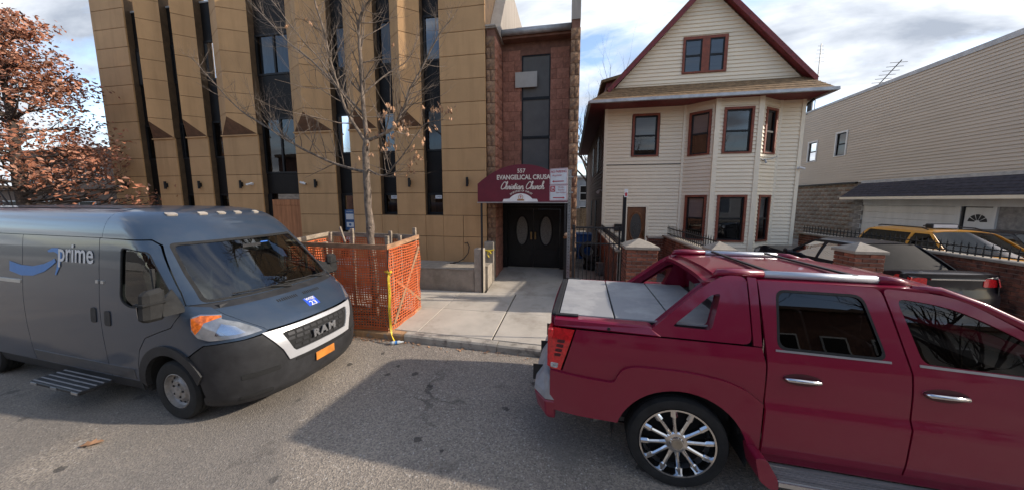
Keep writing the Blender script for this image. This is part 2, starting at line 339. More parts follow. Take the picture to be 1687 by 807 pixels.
def text(name, s, size, loc, rot, m, parent, ext=0.002, shear=0, space=1.0, sx=1.0, bold=0.0, align='CENTER'):
    c = bpy.data.curves.new('txt', 'FONT'); c.body = s; c.size = size; c.extrude = ext; c.shear = shear; c.space_character = space
    c.align_x = align; c.align_y = 'CENTER'; c.offset = bold; c.resolution_u = 3
    o = bpy.data.objects.new('txt', c); COL.objects.link(o)
    dg = bpy.context.evaluated_depsgraph_get(); me = bpy.data.meshes.new_from_object(o.evaluated_get(dg))
    bpy.data.objects.remove(o); bpy.data.curves.remove(c)
    me.materials.clear()
    q = obj(name, me, m, parent); q.location = loc; q.rotation_euler = rot; q.scale = (sx, 1, 1); return q
def fillet(pts, r=0.0, n=4):
    """round the corners of a closed polygon; a point may carry its own radius"""
    o = []; L = len(pts)
    for i, p in enumerate(pts):
        rr = p[2] if len(p) > 2 else r
        a, b, c = Vector(pts[i - 1][:2]), Vector(p[:2]), Vector(pts[(i + 1) % L][:2])
        if rr <= 0: o.append(tuple(b)); continue
        d1, d2 = a - b, c - b; k = min(rr, d1.length * 0.48, d2.length * 0.48)
        s1, s2 = b + d1.normalized() * k, b + d2.normalized() * k
        for j in range(n + 1):
            t = j / n; o.append(tuple(s1 * (1 - t) ** 2 + b * 2 * t * (1 - t) + s2 * t * t))
    return o
def dens(pts, step=0.06):
    o = []
    for i, p in enumerate(pts):
        q = pts[(i + 1) % len(pts)]; L = math.hypot(q[0] - p[0], q[1] - p[1]); k = max(1, int(L / step))
        for j in range(k): o.append((p[0] + (q[0] - p[0]) * j / k, p[1] + (q[1] - p[1]) * j / k))
    return o
def surf(name, outline, mapf, m, parent, holes=(), step=0.07, rim=0.02, stepv=None, off=0.0, smooth=True):
    """a curved sheet-metal panel: 2D outline (with holes) laid on a surface mapf(u,v), edges turned inwards by rim"""
    loops = [list(outline)] + [list(h) for h in holes]
    flat = [p for l in loops for p in l]
    tris = tessellate_polygon([[Vector((p[0], p[1], 0)) for p in l] for l in loops])
    bm = bmesh.new(); vs = [bm.verts.new((p[0], p[1], 0)) for p in flat]
    for t in tris:
        try: bm.faces.new([vs[i] for i in t])
        except ValueError: pass
    us = [p[0] for p in flat]; ws = [p[1] for p in flat]
    for ax, lo, hi, st in ((0, min(us), max(us), step), (1, min(ws), max(ws), stepv or step)):
        k = math.floor(lo / st) + 1
        while k * st < hi - 1e-5:
            co = [0, 0, 0]; no = [0, 0, 0]; co[ax] = k * st; no[ax] = 1
            bmesh.ops.bisect_plane(bm, geom=list(bm.verts) + list(bm.edges) + list(bm.faces), dist=1e-6, plane_co=co, plane_no=no); k += 1
    bmesh.ops.remove_doubles(bm, verts=bm.verts, dist=2e-4)
    def pn(u, v):
        e = 0.004; P = Vector(mapf(u, v)); du = Vector(mapf(u + e, v)) - Vector(mapf(u - e, v)); dv = Vector(mapf(u, v + e)) - Vector(mapf(u, v - e))
        n = du.cross(dv)
        return P, (n.normalized() if n.length > 1e-12 else Vector((0, 0, 1)))
    data = {v: pn(v.co.x, v.co.y) for v in bm.verts}
    bm.verts.ensure_lookup_table()
    # decide orientation: outward flag is carried by mapf.sign
    sg = getattr(mapf, 'sign', 1)
    edges = [e for e in bm.edges if len(e.link_faces) == 1]
    for v, (P, n) in data.items(): v.co = P + n * sg * off
    for f in bm.faces: f.smooth = smooth
    if rim:
        top = {}; bot = {}
        for e in edges:
            for v in e.verts:
                if v not in top:
                    top[v] = bm.verts.new(v.co); bot[v] = bm.verts.new(v.co - data[v][1] * sg * rim)
        for e in edges:
            a, b = e.verts
            try: bm.faces.new((top[a], top[b], bot[b], bot[a])).smooth = False
            except ValueError: pass
    me = bpy.data.meshes.new(name); bm.normal_update()
    bm.to_mesh(me); bm.free()
    return obj(name, me, m, parent)
def pchip(xs, ys):
    xs = np.array(xs, float); ys = np.array(ys, float); h = np.diff(xs); d = np.diff(ys) / h
    ms = np.zeros(len(xs)); ms[0], ms[-1] = d[0], d[-1]
    for i in range(1, len(xs) - 1):
        ms[i] = 0 if d[i - 1] * d[i] <= 0 else 2 * d[i - 1] * d[i] / (d[i - 1] + d[i])
    xs, ys, ms = list(xs), list(ys), list(ms)
    def f(x):
        if x <= xs[0]: return ys[0] + ms[0] * (x - xs[0])
        if x >= xs[-1]: return ys[-1] + ms[-1] * (x - xs[-1])
        lo = 0
        while xs[lo + 1] < x: lo += 1
        H = xs[lo + 1] - xs[lo]; t = (x - xs[lo]) / H
        return ((1 + 2 * t) * (1 - t) ** 2 * ys[lo] + t * (1 - t) ** 2 * H * ms[lo] + t * t * (3 - 2 * t) * ys[lo + 1] + t * t * (t - 1) * H * ms[lo + 1])
    return f
def lerp(a, b, t): return a + (b - a) * t
def circ(cx, cz, r, a0=0, a1=360, n=32):
    return [(cx + r * math.cos(R(a0 + (a1 - a0) * i / n)), cz + r * math.sin(R(a0 + (a1 - a0) * i / n))) for i in range(n + (0 if abs(a1 - a0) == 360 else 1))]
# ------------------------------------------------------------------ ground, road, sidewalk
def curb_y(x): return 5.0 - 0.05 * (max(-30, min(12, x)) + 2.07)
def road_material():
    m = bpy.data.materials.new('asphalt'); m.use_nodes = True; t = m.node_tree; b = t.nodes['Principled BSDF']; b.inputs['Roughness'].default_value = 0.92
    b.inputs['Specular IOR Level'].default_value = 0.3
    c = N(t, 'ShaderNodeTexCoord'); V = c.outputs['Object']
    def nz(s, d, r=0.6, dist=0.0):
        n = N(t, 'ShaderNodeTexNoise'); n.inputs['Scale'].default_value = s; n.inputs['Detail'].default_value = d; n.inputs['Roughness'].default_value = r; n.inputs['Distortion'].default_value = dist; t.links.new(V, n.inputs['Vector']); return n.outputs['Fac']
    def mr(f, a, b_, lo=0.0, hi=1.0):
        n = N(t, 'ShaderNodeMapRange'); n.inputs[1].default_value = a; n.inputs[2].default_value = b_; n.inputs[3].default_value = lo; n.inputs[4].default_value = hi; t.links.new(f, n.inputs[0]); return n.outputs[0]
    def mx(f, a, b_, bl='MIX'):
        n = N(t, 'ShaderNodeMix', data_type='RGBA', blend_type=bl)
        for i, v in ((0, f), (6, a), (7, b_)):
            if isinstance(v, tuple): n.inputs[i].default_value = (*v, 1)
            elif isinstance(v, float): n.inputs[i].default_value = v
            else: t.links.new(v, n.inputs[i])
        return n.outputs[2]
    base = mx(mr(nz(0.55, 6), 0.35, 0.65), (0.305, 0.263, 0.217), (0.225, 0.197, 0.167))
    vo = N(t, 'ShaderNodeTexVoronoi'); vo.inputs['Scale'].default_value = 70; t.links.new(V, vo.inputs['Vector'])
    sc = N(t, 'ShaderNodeSeparateColor'); t.links.new(vo.outputs['Color'], sc.inputs[0])
    base = mx(1.0, base, mx(mr(sc.outputs[0], 0.0, 1.0), (0.62, 0.62, 0.63), (1.28, 1.25, 1.2)), 'MULTIPLY')
    # small pale stones, tan worn spots, dark tar spots
    base = mx(mr(sc.outputs[1], 0.965, 0.985, 0.0, 0.7), base, (0.50, 0.46, 0.41))
    base = mx(mr(nz(3.3, 7, 0.7), 0.64, 0.70, 0.0, 0.6), base, (0.22, 0.165, 0.115))
    v2 = N(t, 'ShaderNodeTexVoronoi'); v2.inputs['Scale'].default_value = 2.7; v2.inputs['Randomness'].default_value = 1.0; t.links.new(V, v2.inputs['Vector'])
    s2 = N(t, 'ShaderNodeSeparateColor'); t.links.new(v2.outputs['Color'], s2.inputs[0])
    rad = N(t, 'ShaderNodeMath', operation='MULTIPLY'); t.links.new(mr(s2.outputs[0], 0.35, 1.0, 0.0, 0.19), rad.inputs[0]); rad.inputs[1].default_value = 1.0
    ds = N(t, 'ShaderNodeMath', operation='ADD'); t.links.new(v2.outputs['Distance'], ds.inputs[0]); t.links.new(mr(nz(14, 5), 0.3, 0.7, -0.06, 0.06), ds.inputs[1])
    sp = N(t, 'ShaderNodeMath', operation='LESS_THAN'); t.links.new(ds.outputs[0], sp.inputs[0]); t.links.new(rad.outputs[0], sp.inputs[1])
    spf = N(t, 'ShaderNodeMath', operation='MULTIPLY'); t.links.new(sp.outputs[0], spf.inputs[0]); spf.inputs[1].default_value = 0.75
    base = mx(spf.outputs[0], base, (0.045, 0.04, 0.036))
    # repaired patches and darker wheel-worn bands
    base = mx(mr(nz(0.23, 3, 0.5, 0.3), 0.52, 0.55, 0.0, 0.5), base, (0.165, 0.149, 0.133))
    base = mx(mr(nz(1.4, 8, 0.75), 0.57, 0.70, 0.0, 0.65), base, (0.085, 0.074, 0.064))
    # cracks
    v3 = N(t, 'ShaderNodeTexVoronoi'); v3.feature = 'DISTANCE_TO_EDGE'; v3.inputs['Scale'].default_value = 0.42
    dv = N(t, 'ShaderNodeVectorMath', operation='ADD'); t.links.new(V, dv.inputs[0])
    wn = N(t, 'ShaderNodeTexNoise'); wn.inputs['Scale'].default_value = 2.2; wn.inputs['Detail'].default_value = 6; t.links.new(V, wn.inputs['Vector'])
    ws = N(t, 'ShaderNodeVectorMath', operation='SCALE'); ws.inputs['Scale'].default_value = 0.55; t.links.new(wn.outputs['Color'], ws.inputs[0]); t.links.new(ws.outputs[0], dv.inputs[1]); t.links.new(dv.outputs[0], v3.inputs['Vector'])
    cr = N(t, 'ShaderNodeMath', operation='MULTIPLY'); t.links.new(mr(v3.outputs['Distance'], 0.004, 0.012, 1.0, 0.0), cr.inputs[0]); t.links.new(mr(nz(0.7, 4), 0.53, 0.63, 0.0, 0.6), cr.inputs[1])
    base = mx(cr.outputs[0], base, (0.05, 0.044, 0.038))
    t.links.new(base, b.inputs['Base Color'])
    bp = N(t, 'ShaderNodeBump'); bp.inputs['Strength'].default_value = 0.55; bp.inputs['Distance'].default_value = 0.012
    hh = N(t, 'ShaderNodeMath', operation='SUBTRACT'); t.links.new(vo.outputs['Distance'], hh.inputs[0]); t.links.new(cr.outputs[0], hh.inputs[1])
    t.links.new(hh.outputs[0], bp.inputs['Height']); t.links.new(bp.outputs[0], b.inputs['Normal'])
    return m
M['asphalt'] = road_material()
g = MB().add([(-600, -600, -0.06), (600, -600, -0.06), (600, 600, -0.06), (-600, 600, -0.06)], [(0, 1, 2, 3)]).build('ground', 'asphalt_fill')
tag(g, kind='structure')
xs = [-60, -30, -20, -12, -8, -6, -4, -2, 0, 2, 4, 6, 8, 12, 20, 60]
r_ = MB()
for i in range(len(xs) - 1):
    a, b = xs[i], xs[i + 1]
    r_.add([(a, -7.5, 0), (b, -7.5, 0), (b, curb_y(b) + 0.03, 0), (a, curb_y(a) + 0.03, 0)], [(0, 1, 2, 3)])
tag(r_.build('road', 'asphalt'), kind='structure')
# sidewalk base + slabs
SW_BACK = 7.66
def sw_z(x, y): return 0.135 + (y - curb_y(x)) / (SW_BACK - 5.0) * 0.075
side = MB()
for i in range(len(xs) - 1):
    a, b = xs[i], xs[i + 1]
    side.add([(a, curb_y(a) + 0.12, 0.108), (b, curb_y(b) + 0.12, 0.108), (b, SW_BACK + .3, 0.175), (a, SW_BACK + .3, 0.175)], [(0, 1, 2, 3)])
sw = tag(side.build('sidewalk', 'concrete_gap'), kind='structure')
random.seed(4)
edges_x = [-21.2 + 1.5 * i for i in range(11)] + [-5.7, -4.25, -2.78, -1.31, 0.22, 1.75, 3.3, 4.85, 6.4, 7.95, 9.5, 11.05, 12.6, 14.2]
edges_x = sorted(set(edges_x))
for i in range(len(edges_x) - 1):
    a, b = edges_x[i], edges_x[i + 1]
    g0 = 0.014 if abs(a + 1.31) < .01 else 0.005
    g1 = 0.014 if abs(b + 1.31) < .01 else 0.005
    rows = [(None, 6.42), (6.42, SW_BACK)]
    for y0, y1 in rows:
        fa, fb = (curb_y(a) + 0.185, curb_y(b) + 0.185) if y0 is None else (y0 + .005 - .02 * (a + 2), y0 + .005 - .02 * (b + 2))
        ba, bb = (y1 - .005 - .02 * (a + 2), y1 - .005 - .02 * (b + 2)) if y0 is None else (SW_BACK, SW_BACK)
        dz = random.uniform(-.003, .003)
        top = [(a + g0, fa), (b - g1, fb), (b - g1, bb), (a + g0, ba)]
        mb = MB(); vs = [(x, y, sw_z(x, y) - 0.06) for x, y in top] + [(x, y, sw_z(x, y) - .006 + dz) for x, y in top]
        cx0, cy0 = sum(p[0] for p in top) / 4, sum(p[1] for p in top) / 4
        ins = [(x + math.copysign(.006, cx0 - x), y + math.copysign(.006, cy0 - y)) for x, y in top]
        vs += [(x, y, sw_z(x, y) + dz) for x, y in ins]
        f = [(8, 9, 10, 11)]
        for k in range(4):
            k2 = (k + 1) % 4; f += [(k, k2, 4 + k2, 4 + k), (4 + k, 4 + k2, 8 + k2, 8 + k)]
        mb.add(vs, f).build('slab', 'concrete', sw)
# curb stones
cur = tag(MB().box(-60, -21.3, 6.1, 6.3, -.05, .12).build('curb', 'curb'), kind='structure')
cx0 = -21.3
while cx0 < 14:
    L = random.choice([1.2, 1.5, 1.8]); x0, x1 = cx0, cx0 + L
    cuts = [x0, x1]
    if x0 < -4.2 < x1: x1 = -4.2
    elif x0 < -2.98 < x1: x1 = -2.98
    ya, yb = curb_y(x0), curb_y(x1)
    h0, h1 = 0.132 + random.uniform(-.006, .006), 0.132 + random.uniform(-.006, .006)
    painted = x0 >= -4.21 and x1 <= -2.97
    mb = MB(); e = 0.006
    secs = [(0.0, -0.05), (0.008, h0 - .03), (0.03, h0), (0.17, h0 + .002), (0.17, -.05)]
    vs = [(x0 + e, ya + d, z) for d, z in secs] + [(x1 - e, yb + d, z) for d, z in secs]
    n = len(secs)
    mb.add(vs, [tuple(range(n)), tuple(range(2 * n - 1, n - 1, -1))] + [(k, (k + 1) % n, n + (k + 1) % n, n + k) for k in range(n)])
    mb.build('curb_stone', 'curb_paint' if painted else 'curb', cur); cx0 = x1
# litter of leaves along the gutter
rl = MB(); random.seed(9)
for i in range(420):
    x = random.choice([random.uniform(-6, -0.5), random.uniform(-4.4, -2.6), random.uniform(-12, 10)]); y = curb_y(x) - abs(random.gauss(0, .07)) - .01
    s = random.uniform(.008, .028); a = random.uniform(0, 6.28); c, d = math.cos(a) * s, math.sin(a) * s
    rl.add([(x + c, y + d, .012), (x - d * .5, y + c * .5, .006 + random.uniform(0, .02)), (x - c, y - d, .008), (x + d * .5, y - c * .5, .02)], [(0, 1, 2, 3)])
tag(rl.build('gutter_leaves', 'leaf_tan'), 'small dry brown leaf litter gathered along the curb', 'leaves', kind='stuff')
# yard, ramp
tag(MB().add([(-0.02, 7.66, .205), (14, 7.66, .205), (14, 40, .30), (-.02, 40, .30)], [(0, 1, 2, 3)]).build('yard_paving', 'yard'), kind='structure')
tag(MB().add([(-2.1, 7.662, .209), (-.03, 7.662, .209), (-.03, 9.9, .475), (-2.1, 9.9, .475)], [(0, 1, 2, 3)]).build('entry_ramp', 'concrete'), kind='structure')

# ------------------------------------------------------------------ tan panel building
ch = empty('panel_building', (-9.4, 8.7, 0), 0, 'tan panelled church building with black window strips and pointed piers', 'building')
CO = Vector((-9.4, 8.7, 0))
def chb(name, m, x0, x1, y0, y1, z0, z1, bevel=0, parent=None):
    o = part_box(name, m, parent or ch, x0 - CO.x, x1 - CO.x, y0 - CO.y, y1 - CO.y, z0, z1, bevel); return o
core = chb('wall', 'panel_joint', -16.43, -2.37, 9.06, 24, 0, 8.85)
PX = [(-16.45, -14.98), (-14.36, -13.43), (-12.88, -12.03), (-11.41, -10.01), (-8.61, -7.22), (-6.66, -5.70), (-5.16, -4.25), (-3.68, -2.35)]
ROWS = [0.66, 1.54, 2.17, 2.83, 3.46, 4.09, 4.74]
ROWS2 = [4.74, 5.36, 5.98, 6.60, 7.22, 7.84, 8.46, 9.08, 9.75]
G = 0.007
for i, (a, b) in enumerate(PX):
    flat = i in (0, 7)
    chb('pier', 'panel_joint', a + .01, b - .01, 8.735, 9.06, 0.02, 9.73 if flat else 4.74)
    rows = ROWS + (ROWS2[1:] if flat else [])
    for z0, z1 in zip(rows, rows[1:]):
        split = [a, b]
        if i == 7 and z1 < 2.2: split = [a, a + .62, b]
        for x0, x1 in zip(split, split[1:]):
            chb('panel', 'panel', x0 + (G if x0 != a else 0), x1 - (G if x1 != b else 0), 8.70, 8.745, z0 + G, z1 - G, 0.004)
    if i == 0: 
        for z0, z1 in zip(rows, rows[1:]): chb('side_panel', 'panel', a - .035, a + .008, 8.72, 13, z0 + G, z1 - G)
    if flat: continue
    xm, p, zr = (a + b) / 2, 0.36, 5.24
    yw, yr = 8.70, 8.70 - p
    mb = MB(); mb.add([(x - CO.x, y - CO.y, z) for x, y, z in [(a + .012, yw, 4.76), (xm, yr + .035, zr + .02), (b - .012, yw, 4.76), (a + .012, yw, 9.73), (xm, yr + .035, 9.73), (b - .012, yw, 9.73), (a + .012, 9.05, 4.76), (b - .012, 9.05, 4.76), (a + .012, 9.05, 9.73), (b - .012, 9.05, 9.73)]],
        [(0, 1, 4, 3), (1, 2, 5, 4), (0, 2, 1), (3, 4, 5), (0, 3, 8, 6), (2, 7, 9, 5), (3, 5, 9, 8), (0, 6, 7, 2)])
    mb.build('pier', 'panel_joint', ch)
    so = MB(); so.add([(x - CO.x, y - CO.y, z) for x, y, z in [(a + .02, yw - .006, 4.752), (xm, yr + .006, zr + .002), (b - .02, yw - .006, 4.752)]], [(0, 2, 1)]); so.build('soffit', 'soffit', ch)
    chb('soffit_trim', 'panel', a - .004, b + .004, 8.655, 8.72, 4.71, 4.75)
    for sgn, xe in ((-1, a), (1, b)):
        for k, (z0, z1) in enumerate(zip(ROWS2, ROWS2[1:])):
            def pt(t, z, d): # t 0 at ridge 1 at wall
                nx, ny = sgn * p, -(b - a) / 2; L = math.hypot(nx, ny)
                return (lerp(xm, xe, t) + nx / L * d - CO.x, lerp(yr, yw, t) + ny / L * d + .002 - CO.y, z)
            zz0, zz1 = z0 + G, z1 - G
            def zb(t, z):
                return max(z, lerp(zr, 4.74, t) + .004)
            ts = [0.0, 0.25, 0.5, 0.78, 1.0]
            vs, fs = [], []
            for t in ts:
                lo = min(zb(t, zz0), zz1); vs += [pt(t, lo, 0.0), pt(t, zz1, 0.0), pt(t, lo, -.03), pt(t, zz1, -.03)]
            for q in range(len(ts) - 1):
                o = q * 4; fs += [(o, o + 4, o + 5, o + 1), (o + 2, o + 3, o + 7, o + 6), (o + 1, o + 5, o + 7, o + 3), (o, o + 2, o + 6, o + 4)]
            MB().add(vs, fs).build('panel', 'panel', ch)
def window_unit(par, O, x0, x1, y, z0, z1, pane='winglass', frame='black_metal', fw=0.05, back='blind', mull=(), backd=0.12, name='window'):
    """frame with pane (sub-part) and a backing sheet behind; front at y facing -Y"""
    mb = MB()
    X0, X1 = x0 - O[0], x1 - O[0]; Y = y - O[1]; Z0, Z1 = z0 - O[2], z1 - O[2]
    mb.box(X0, X0 + fw, Y, Y + .07, Z0, Z1).box(X1 - fw, X1, Y, Y + .07, Z0, Z1).box(X0 + fw, X1 - fw, Y, Y + .07, Z0, Z0 + fw).box(X0 + fw, X1 - fw, Y, Y + .07, Z1 - fw, Z1)
    for kind, t in mull:
        if kind == 'v': xm = lerp(X0, X1, t); mb.box(xm - .03, xm + .03, Y + .004, Y + .066, Z0 + fw, Z1 - fw)
        else: zm = lerp(Z0, Z1, t); mb.box(X0 + fw, X1 - fw, Y + .004, Y + .066, zm - .025, zm + .025)
    w = mb.build(name, frame, par)
    MB().add([(X0 + fw * .8, Y + .035, Z0 + fw * .8), (X1 - fw * .8, Y + .035, Z0 + fw * .8), (X1 - fw * .8, Y + .035, Z1 - fw * .8), (X0 + fw * .8, Y + .035, Z1 - fw * .8)], [(0, 1, 2, 3)]).build('pane', pane, w)
    if back: MB().add([(X0 + fw, Y + backd, Z0 + .02), (X1 - fw, Y + backd, Z0 + .02), (X1 - fw, Y + backd, Z1 - .02), (X0 + fw, Y + backd, Z1 - .02)], [(0, 1, 2, 3)]).build('shade', back, w)  # backing sheet; the blue-grey ones carry a painted sky reflection
    return w
STR = [(PX[i][1], PX[i + 1][0]) for i in range(7)]
M['sky_tint'] = mat('blue grey sky reflection', (0.20, 0.24, 0.28), 0.6, nscale=2.5, amt=0.3, streak=(1.5, 1, 0.3))  # sky reflected in the panes, put into the colour of the sheet behind
for i, (a, b) in enumerate(STR):
    a0, b0 = a + .004, b - .004
    sp = [(7.84, 9.0), (5.28, 6.60)]
    wn = [(6.60, 7.84)]
    if i == 3: wn += [(3.50, 5.28)]; sp += [(2.83, 3.50)]
    else: wn += [(4.06, 5.28)]; sp += [(2.83, 4.06)]
    for z0, z1 in sp:
        s = chb('spandrel', 'spandrel', a0, b0, 8.90, 8.99, z0 + .004, z1 - .004)
    chb('parapet_cap', 'gutter', a0, b0, 8.88, 9.1, 9.0, 9.05)
    for j, (z0, z1) in enumerate(wn):
        window_unit(ch, CO, a0, b0, 8.88, z0, z1, back='sky_tint' if j == 0 or i > 3 else 'room', mull=[('v', .5)] if i == 3 else ([('v', .22)] if i in (1,) else []), fw=0.055)
    if i < 3: window_unit(ch, CO, a0, b0, 8.89, 0.5, 2.83, back='room', mull=[('h', .3)])
    if i == 3:
        d = chb('boarded_door', 'plywood', a0 + .16, b0 - .03, 8.86, 8.93, 0.3, 2.45, 0.004)
        d['label'] = 'orange brown plywood board over a doorway'
        chb('board_header', 'plywood', a0 + .18, b0 - .03, 8.85, 8.94, 2.453, 2.64)
        chb('door_frame', 'black_metal', a0, a0 + .15, 8.87, 8.96, .3, 2.83); chb('lintel_board', 'lumber', a0 + .4, b0 - .05, 8.88, 8.95, 2.645, 2.82)
    if i == 4:
        w = window_unit(ch, CO, a0, b0, 8.88, 0.45, 2.83, back='room', fw=.07, name='door')
        M['poster_blue'] = mat('blue poster', (0.05, 0.12, 0.26), 0.6, nscale=9, amt=0.3)
        for z0, z1 in ((1.66, 2.32),):
            chb('poster', 'poster_blue', a0 + .10, b0 - .1, 8.868, 8.874, z0, z1, parent=None)
            chb('poster_print', 'sign_white', a0 + .14, b0 - .14, 8.862, 8.866, z0 + .34, z0 + .52); chb('poster_print', 'sign_white', a0 + .15, b0 - .15, 8.862, 8.866, z0 + .1, z0 + .25)
            text('poster_text', 'DELIVERY', .055, ((a0 + b0) / 2 - CO.x, 8.864 - CO.y, z0 + .59), (PI / 2, 0, 0), 'sign_white', ch)
            MB().lathe([(.0, 0), (.045, 0), (.045, .003)], 16, 'y', ((a0 + b0) / 2 - CO.x, 8.859 - CO.y, z0 + .175)).build('poster_dot', 'poster_blue', ch)
        chb('poster', 'sign_white', a0 + .10, b0 - .1, 8.868, 8.874, 1.33, 1.55)
    if i > 4:
        w = window_unit(ch, CO, a0, b0, 8.87, 2.19, 2.83, back='plywood', fw=.06)
        chb('sticker', 'sign_white', (a0 + b0) / 2 - .02, b0 - .09, 8.862, 8.866, 2.66, 2.76)
        text('sticker_text', 'OPEN', .06, ((a0 + b0) / 2 + .08 - CO.x if i == 5 else (a0 + b0) / 2 + .09 - CO.x, 8.860 - CO.y, 2.708), (PI / 2, 0, 0), 'poster_blue', ch, ext=.001)
        for z0, z1 in ((0.66, 1.54), (1.54, 2.17)): chb('panel', 'panel', a0 + .004, b0 - .004, 8.705, 8.75, z0 + G, z1 - G, .004)
        chb('pier', 'panel_joint', a0, b0, 8.745, 9.06, .02, 2.18)
M['lampblack'] = M['black_metal']
def sconce(x, z, lab):
    o = empty('wall_lamp', (x, 8.7, z), 0, lab, 'wall lamp', 'black wall lamps along the tan building')
    MB().box(-.025, .025, -.035, 0, -.07, .07).build('bracket', 'black_metal', o, bevel=.006)
    MB().lathe([(.0, -.13), (.036, -.13), (.036, .13), (.0, .13)], 12, 'z', (0, -.075, 0)).build('lamp_body', 'black_metal', o)
    return o
for k, (x, lab) in enumerate([(-15.8, 'black wall lamp on the corner pier at the far left end'), (-13.98, 'black wall lamp on the second tan pier from the left'), (-12.5, 'black wall lamp on the third tan pier from the left'), (-10.78, 'black wall lamp beside the left white camera, fourth pier from the left'),
              (-7.92, 'black wall lamp on the tan pier just right of the boarded doorway'), (-6.15, 'black wall lamp half behind the street tree trunk'), (-4.7, 'black wall lamp between the two small stickered windows'), (-2.9, 'rightmost black wall lamp on the tan wall beside the church sign')]):
    sconce(x, 3.14, lab)
def camera_fix(x, y, z, rz, lab, wall=(0, .12, 0)):
    o = empty('security_camera', (x, y, z), rz, lab, 'security camera', 'white bullet security cameras')
    MB().tube([(0, 0, 0), (0, -.04, -.01), (.03, -.09, 0)], .013, 8).build('arm', 'sign_white', o)
    MB().tube([(-.05, -.09, .02), (.12, -.115, -.03)], [.034, .034], 12).build('housing', 'sign_white', o, True, sharp=40)
    MB().tube([(.12, -.115, -.03), (.128, -.116, -.032)], [.026, .026], 12).build('lens', 'black_metal', o)
    MB().lathe([(0, -.012), (.045, -.012), (.045, 0)], 14, 'y').build('base', 'sign_white', o)
    return o
camera_fix(-10.38, 8.7, 3.15, R(180 + 20), 'white bullet camera on the pier left of the boarded doorway').scale = (1, -1, 1)
camera_fix(-8.42, 8.7, 3.16, R(20), 'white bullet camera on the pier right of the boarded doorway')
camera_fix(-16.2, 8.7, 3.12, R(20), 'white camera at the far left corner of the tan building')
# loose black cable on the wall base
pts = [(-3.02, 8.68, 1.36), (-2.93, 8.66, 1.38), (-2.87, 8.64, 1.26), (-2.9, 8.62, 1.08), (-3.02, 8.58, .92), (-3.16, 8.5, .835), (-3.28, 8.42, .825), (-3.2, 8.36, .825), (-3.36, 8.34, .82)]
tag(MB().tube(pts, .012, 6).build('cable', 'iron', None, True), 'loose black cable curling out of the tan wall above the low wall', 'cable')

# low concrete wall and posts in front of the panel building
lw = empty('low_wall', (-2.3, 7.7, .2), 0, 'low concrete wall with stub posts in front of the tan building', 'wall')
def lwb(n, x0, x1, y0, y1, z0, z1, bev=.01, m='lowwall'): part_box(n, m, lw, x0 + 2.3, x1 + 2.3, y0 - 7.7, y1 - 7.7, z0 - .2, z1 - .2, bev)
lwb('wall_body', -16.4, -2.44, 7.72, 8.69, .0, .775); lwb('coping', -16.4, -2.43, 7.705, 8.693, .778, .805, .006, 'cap')
lwb('post', -2.428, -2.19, 7.69, 7.93, .02, 1.36, .012, 'cap'); lwb('side_wall', -2.40, -2.12, 7.94, 8.44, .02, .86, .01, 'cap'); lwb('post', -2.36, -2.09, 8.45, 8.68, .02, 1.44, .012, 'cap')
tp = MB(); tp.tube([(-2.37, 8.43, 1.22), (-2.22, 8.41, 1.20), (-2.07, 8.43, 1.23)], .022, 6).tube([(-2.22, 8.40, 1.2), (-2.25, 8.38, 1.1), (-2.2, 8.38, 1.02)], .018, 5).tube([(-2.2, 8.40, 1.2), (-2.14, 8.38, 1.13)], .018, 5)
tag(tp.build('tape_knot', 'tape'), 'scrap of yellow tape tied round the concrete post by the church entrance', 'tape')

# ------------------------------------------------------------------ block entrance tower
tw = empty('entrance_tower', (-1.07, 8.75, 0.2), 0, 'brown split face block church tower with tall grey window above double doors', 'building')
TO = Vector((-1.07, 8.75, 0.2))
def twb(name, m, x0, x1, y0, y1, z0, z1, bevel=0, parent=None): return part_box(name, m, parent or tw, x0 - TO.x, x1 - TO.x, y0 - TO.y, y1 - TO.y, z0 - TO.z, z1 - TO.z, bevel)
twb('wall', 'mortar_dk', -2.33, -2.10, 8.79, 10.4, .05, 7.27); twb('wall', 'mortar_dk', -.025, .18, 8.79, 16, .05, 7.27)
twb('wall', 'mortar_dk', -2.10, -1.49, 9.74, 10.4, 2.45, 7.3); twb('wall', 'mortar_dk', -.63, -.025, 9.74, 10.4, 2.45, 7.3); twb('wall', 'mortar_dk', -1.49, -.63, 9.74, 10.4, 6.92, 7.3); twb('wall', 'mortar_dk', -1.49, -.63, 9.74, 10.4, 2.45, 3.05)
random.seed(2)
def block_mesh(w, h, d, amp, m, seed):
    """hand-split block: flat back, rough front (-Y)"""
    rr = random.Random(seed); nx, nz = 4, 4; mb = MB(); o = 0
    for j in range(nz + 1):
        for i in range(nx + 1):
            e = (i in (0, nx)) or (j in (0, nz))
            mb.v.append((-w / 2 + w * i / nx, -(0 if e else rr.uniform(.25, 1) * amp), -h / 2 + h * j / nz))
    for j in range(nz):
        for i in range(nx):
            a = j * (nx + 1) + i; mb.f.append((a, a + 1, a + nx + 2, a + nx + 1))
    k = len(mb.v); mb.v += [(-w / 2, d, -h / 2), (w / 2, d, -h / 2), (w / 2, d, h / 2), (-w / 2, d, h / 2)]
    c = [0, nx, (nx + 1) * (nz + 1) - 1, (nx + 1) * nz]
    bo = [list(range(0, nx + 1)), [j * (nx + 1) + nx for j in range(nz + 1)], [nz * (nx + 1) + i for i in range(nx, -1, -1)], [j * (nx + 1) for j in range(nz, -1, -1)]]
    for q in range(4): mb.f.append(tuple(reversed(bo[q])) + (k + q, k + (q + 1) % 4))
    me = mb.mesh('block'); me.materials.append(M[m]); return me
BH = 0.292
fulls = [block_mesh(.352, BH - .008, .06, .011, 'split', s) for s in range(4)]; halfs = [block_mesh(.17, BH - .008, .06, .011, 'split', s) for s in range(3)]
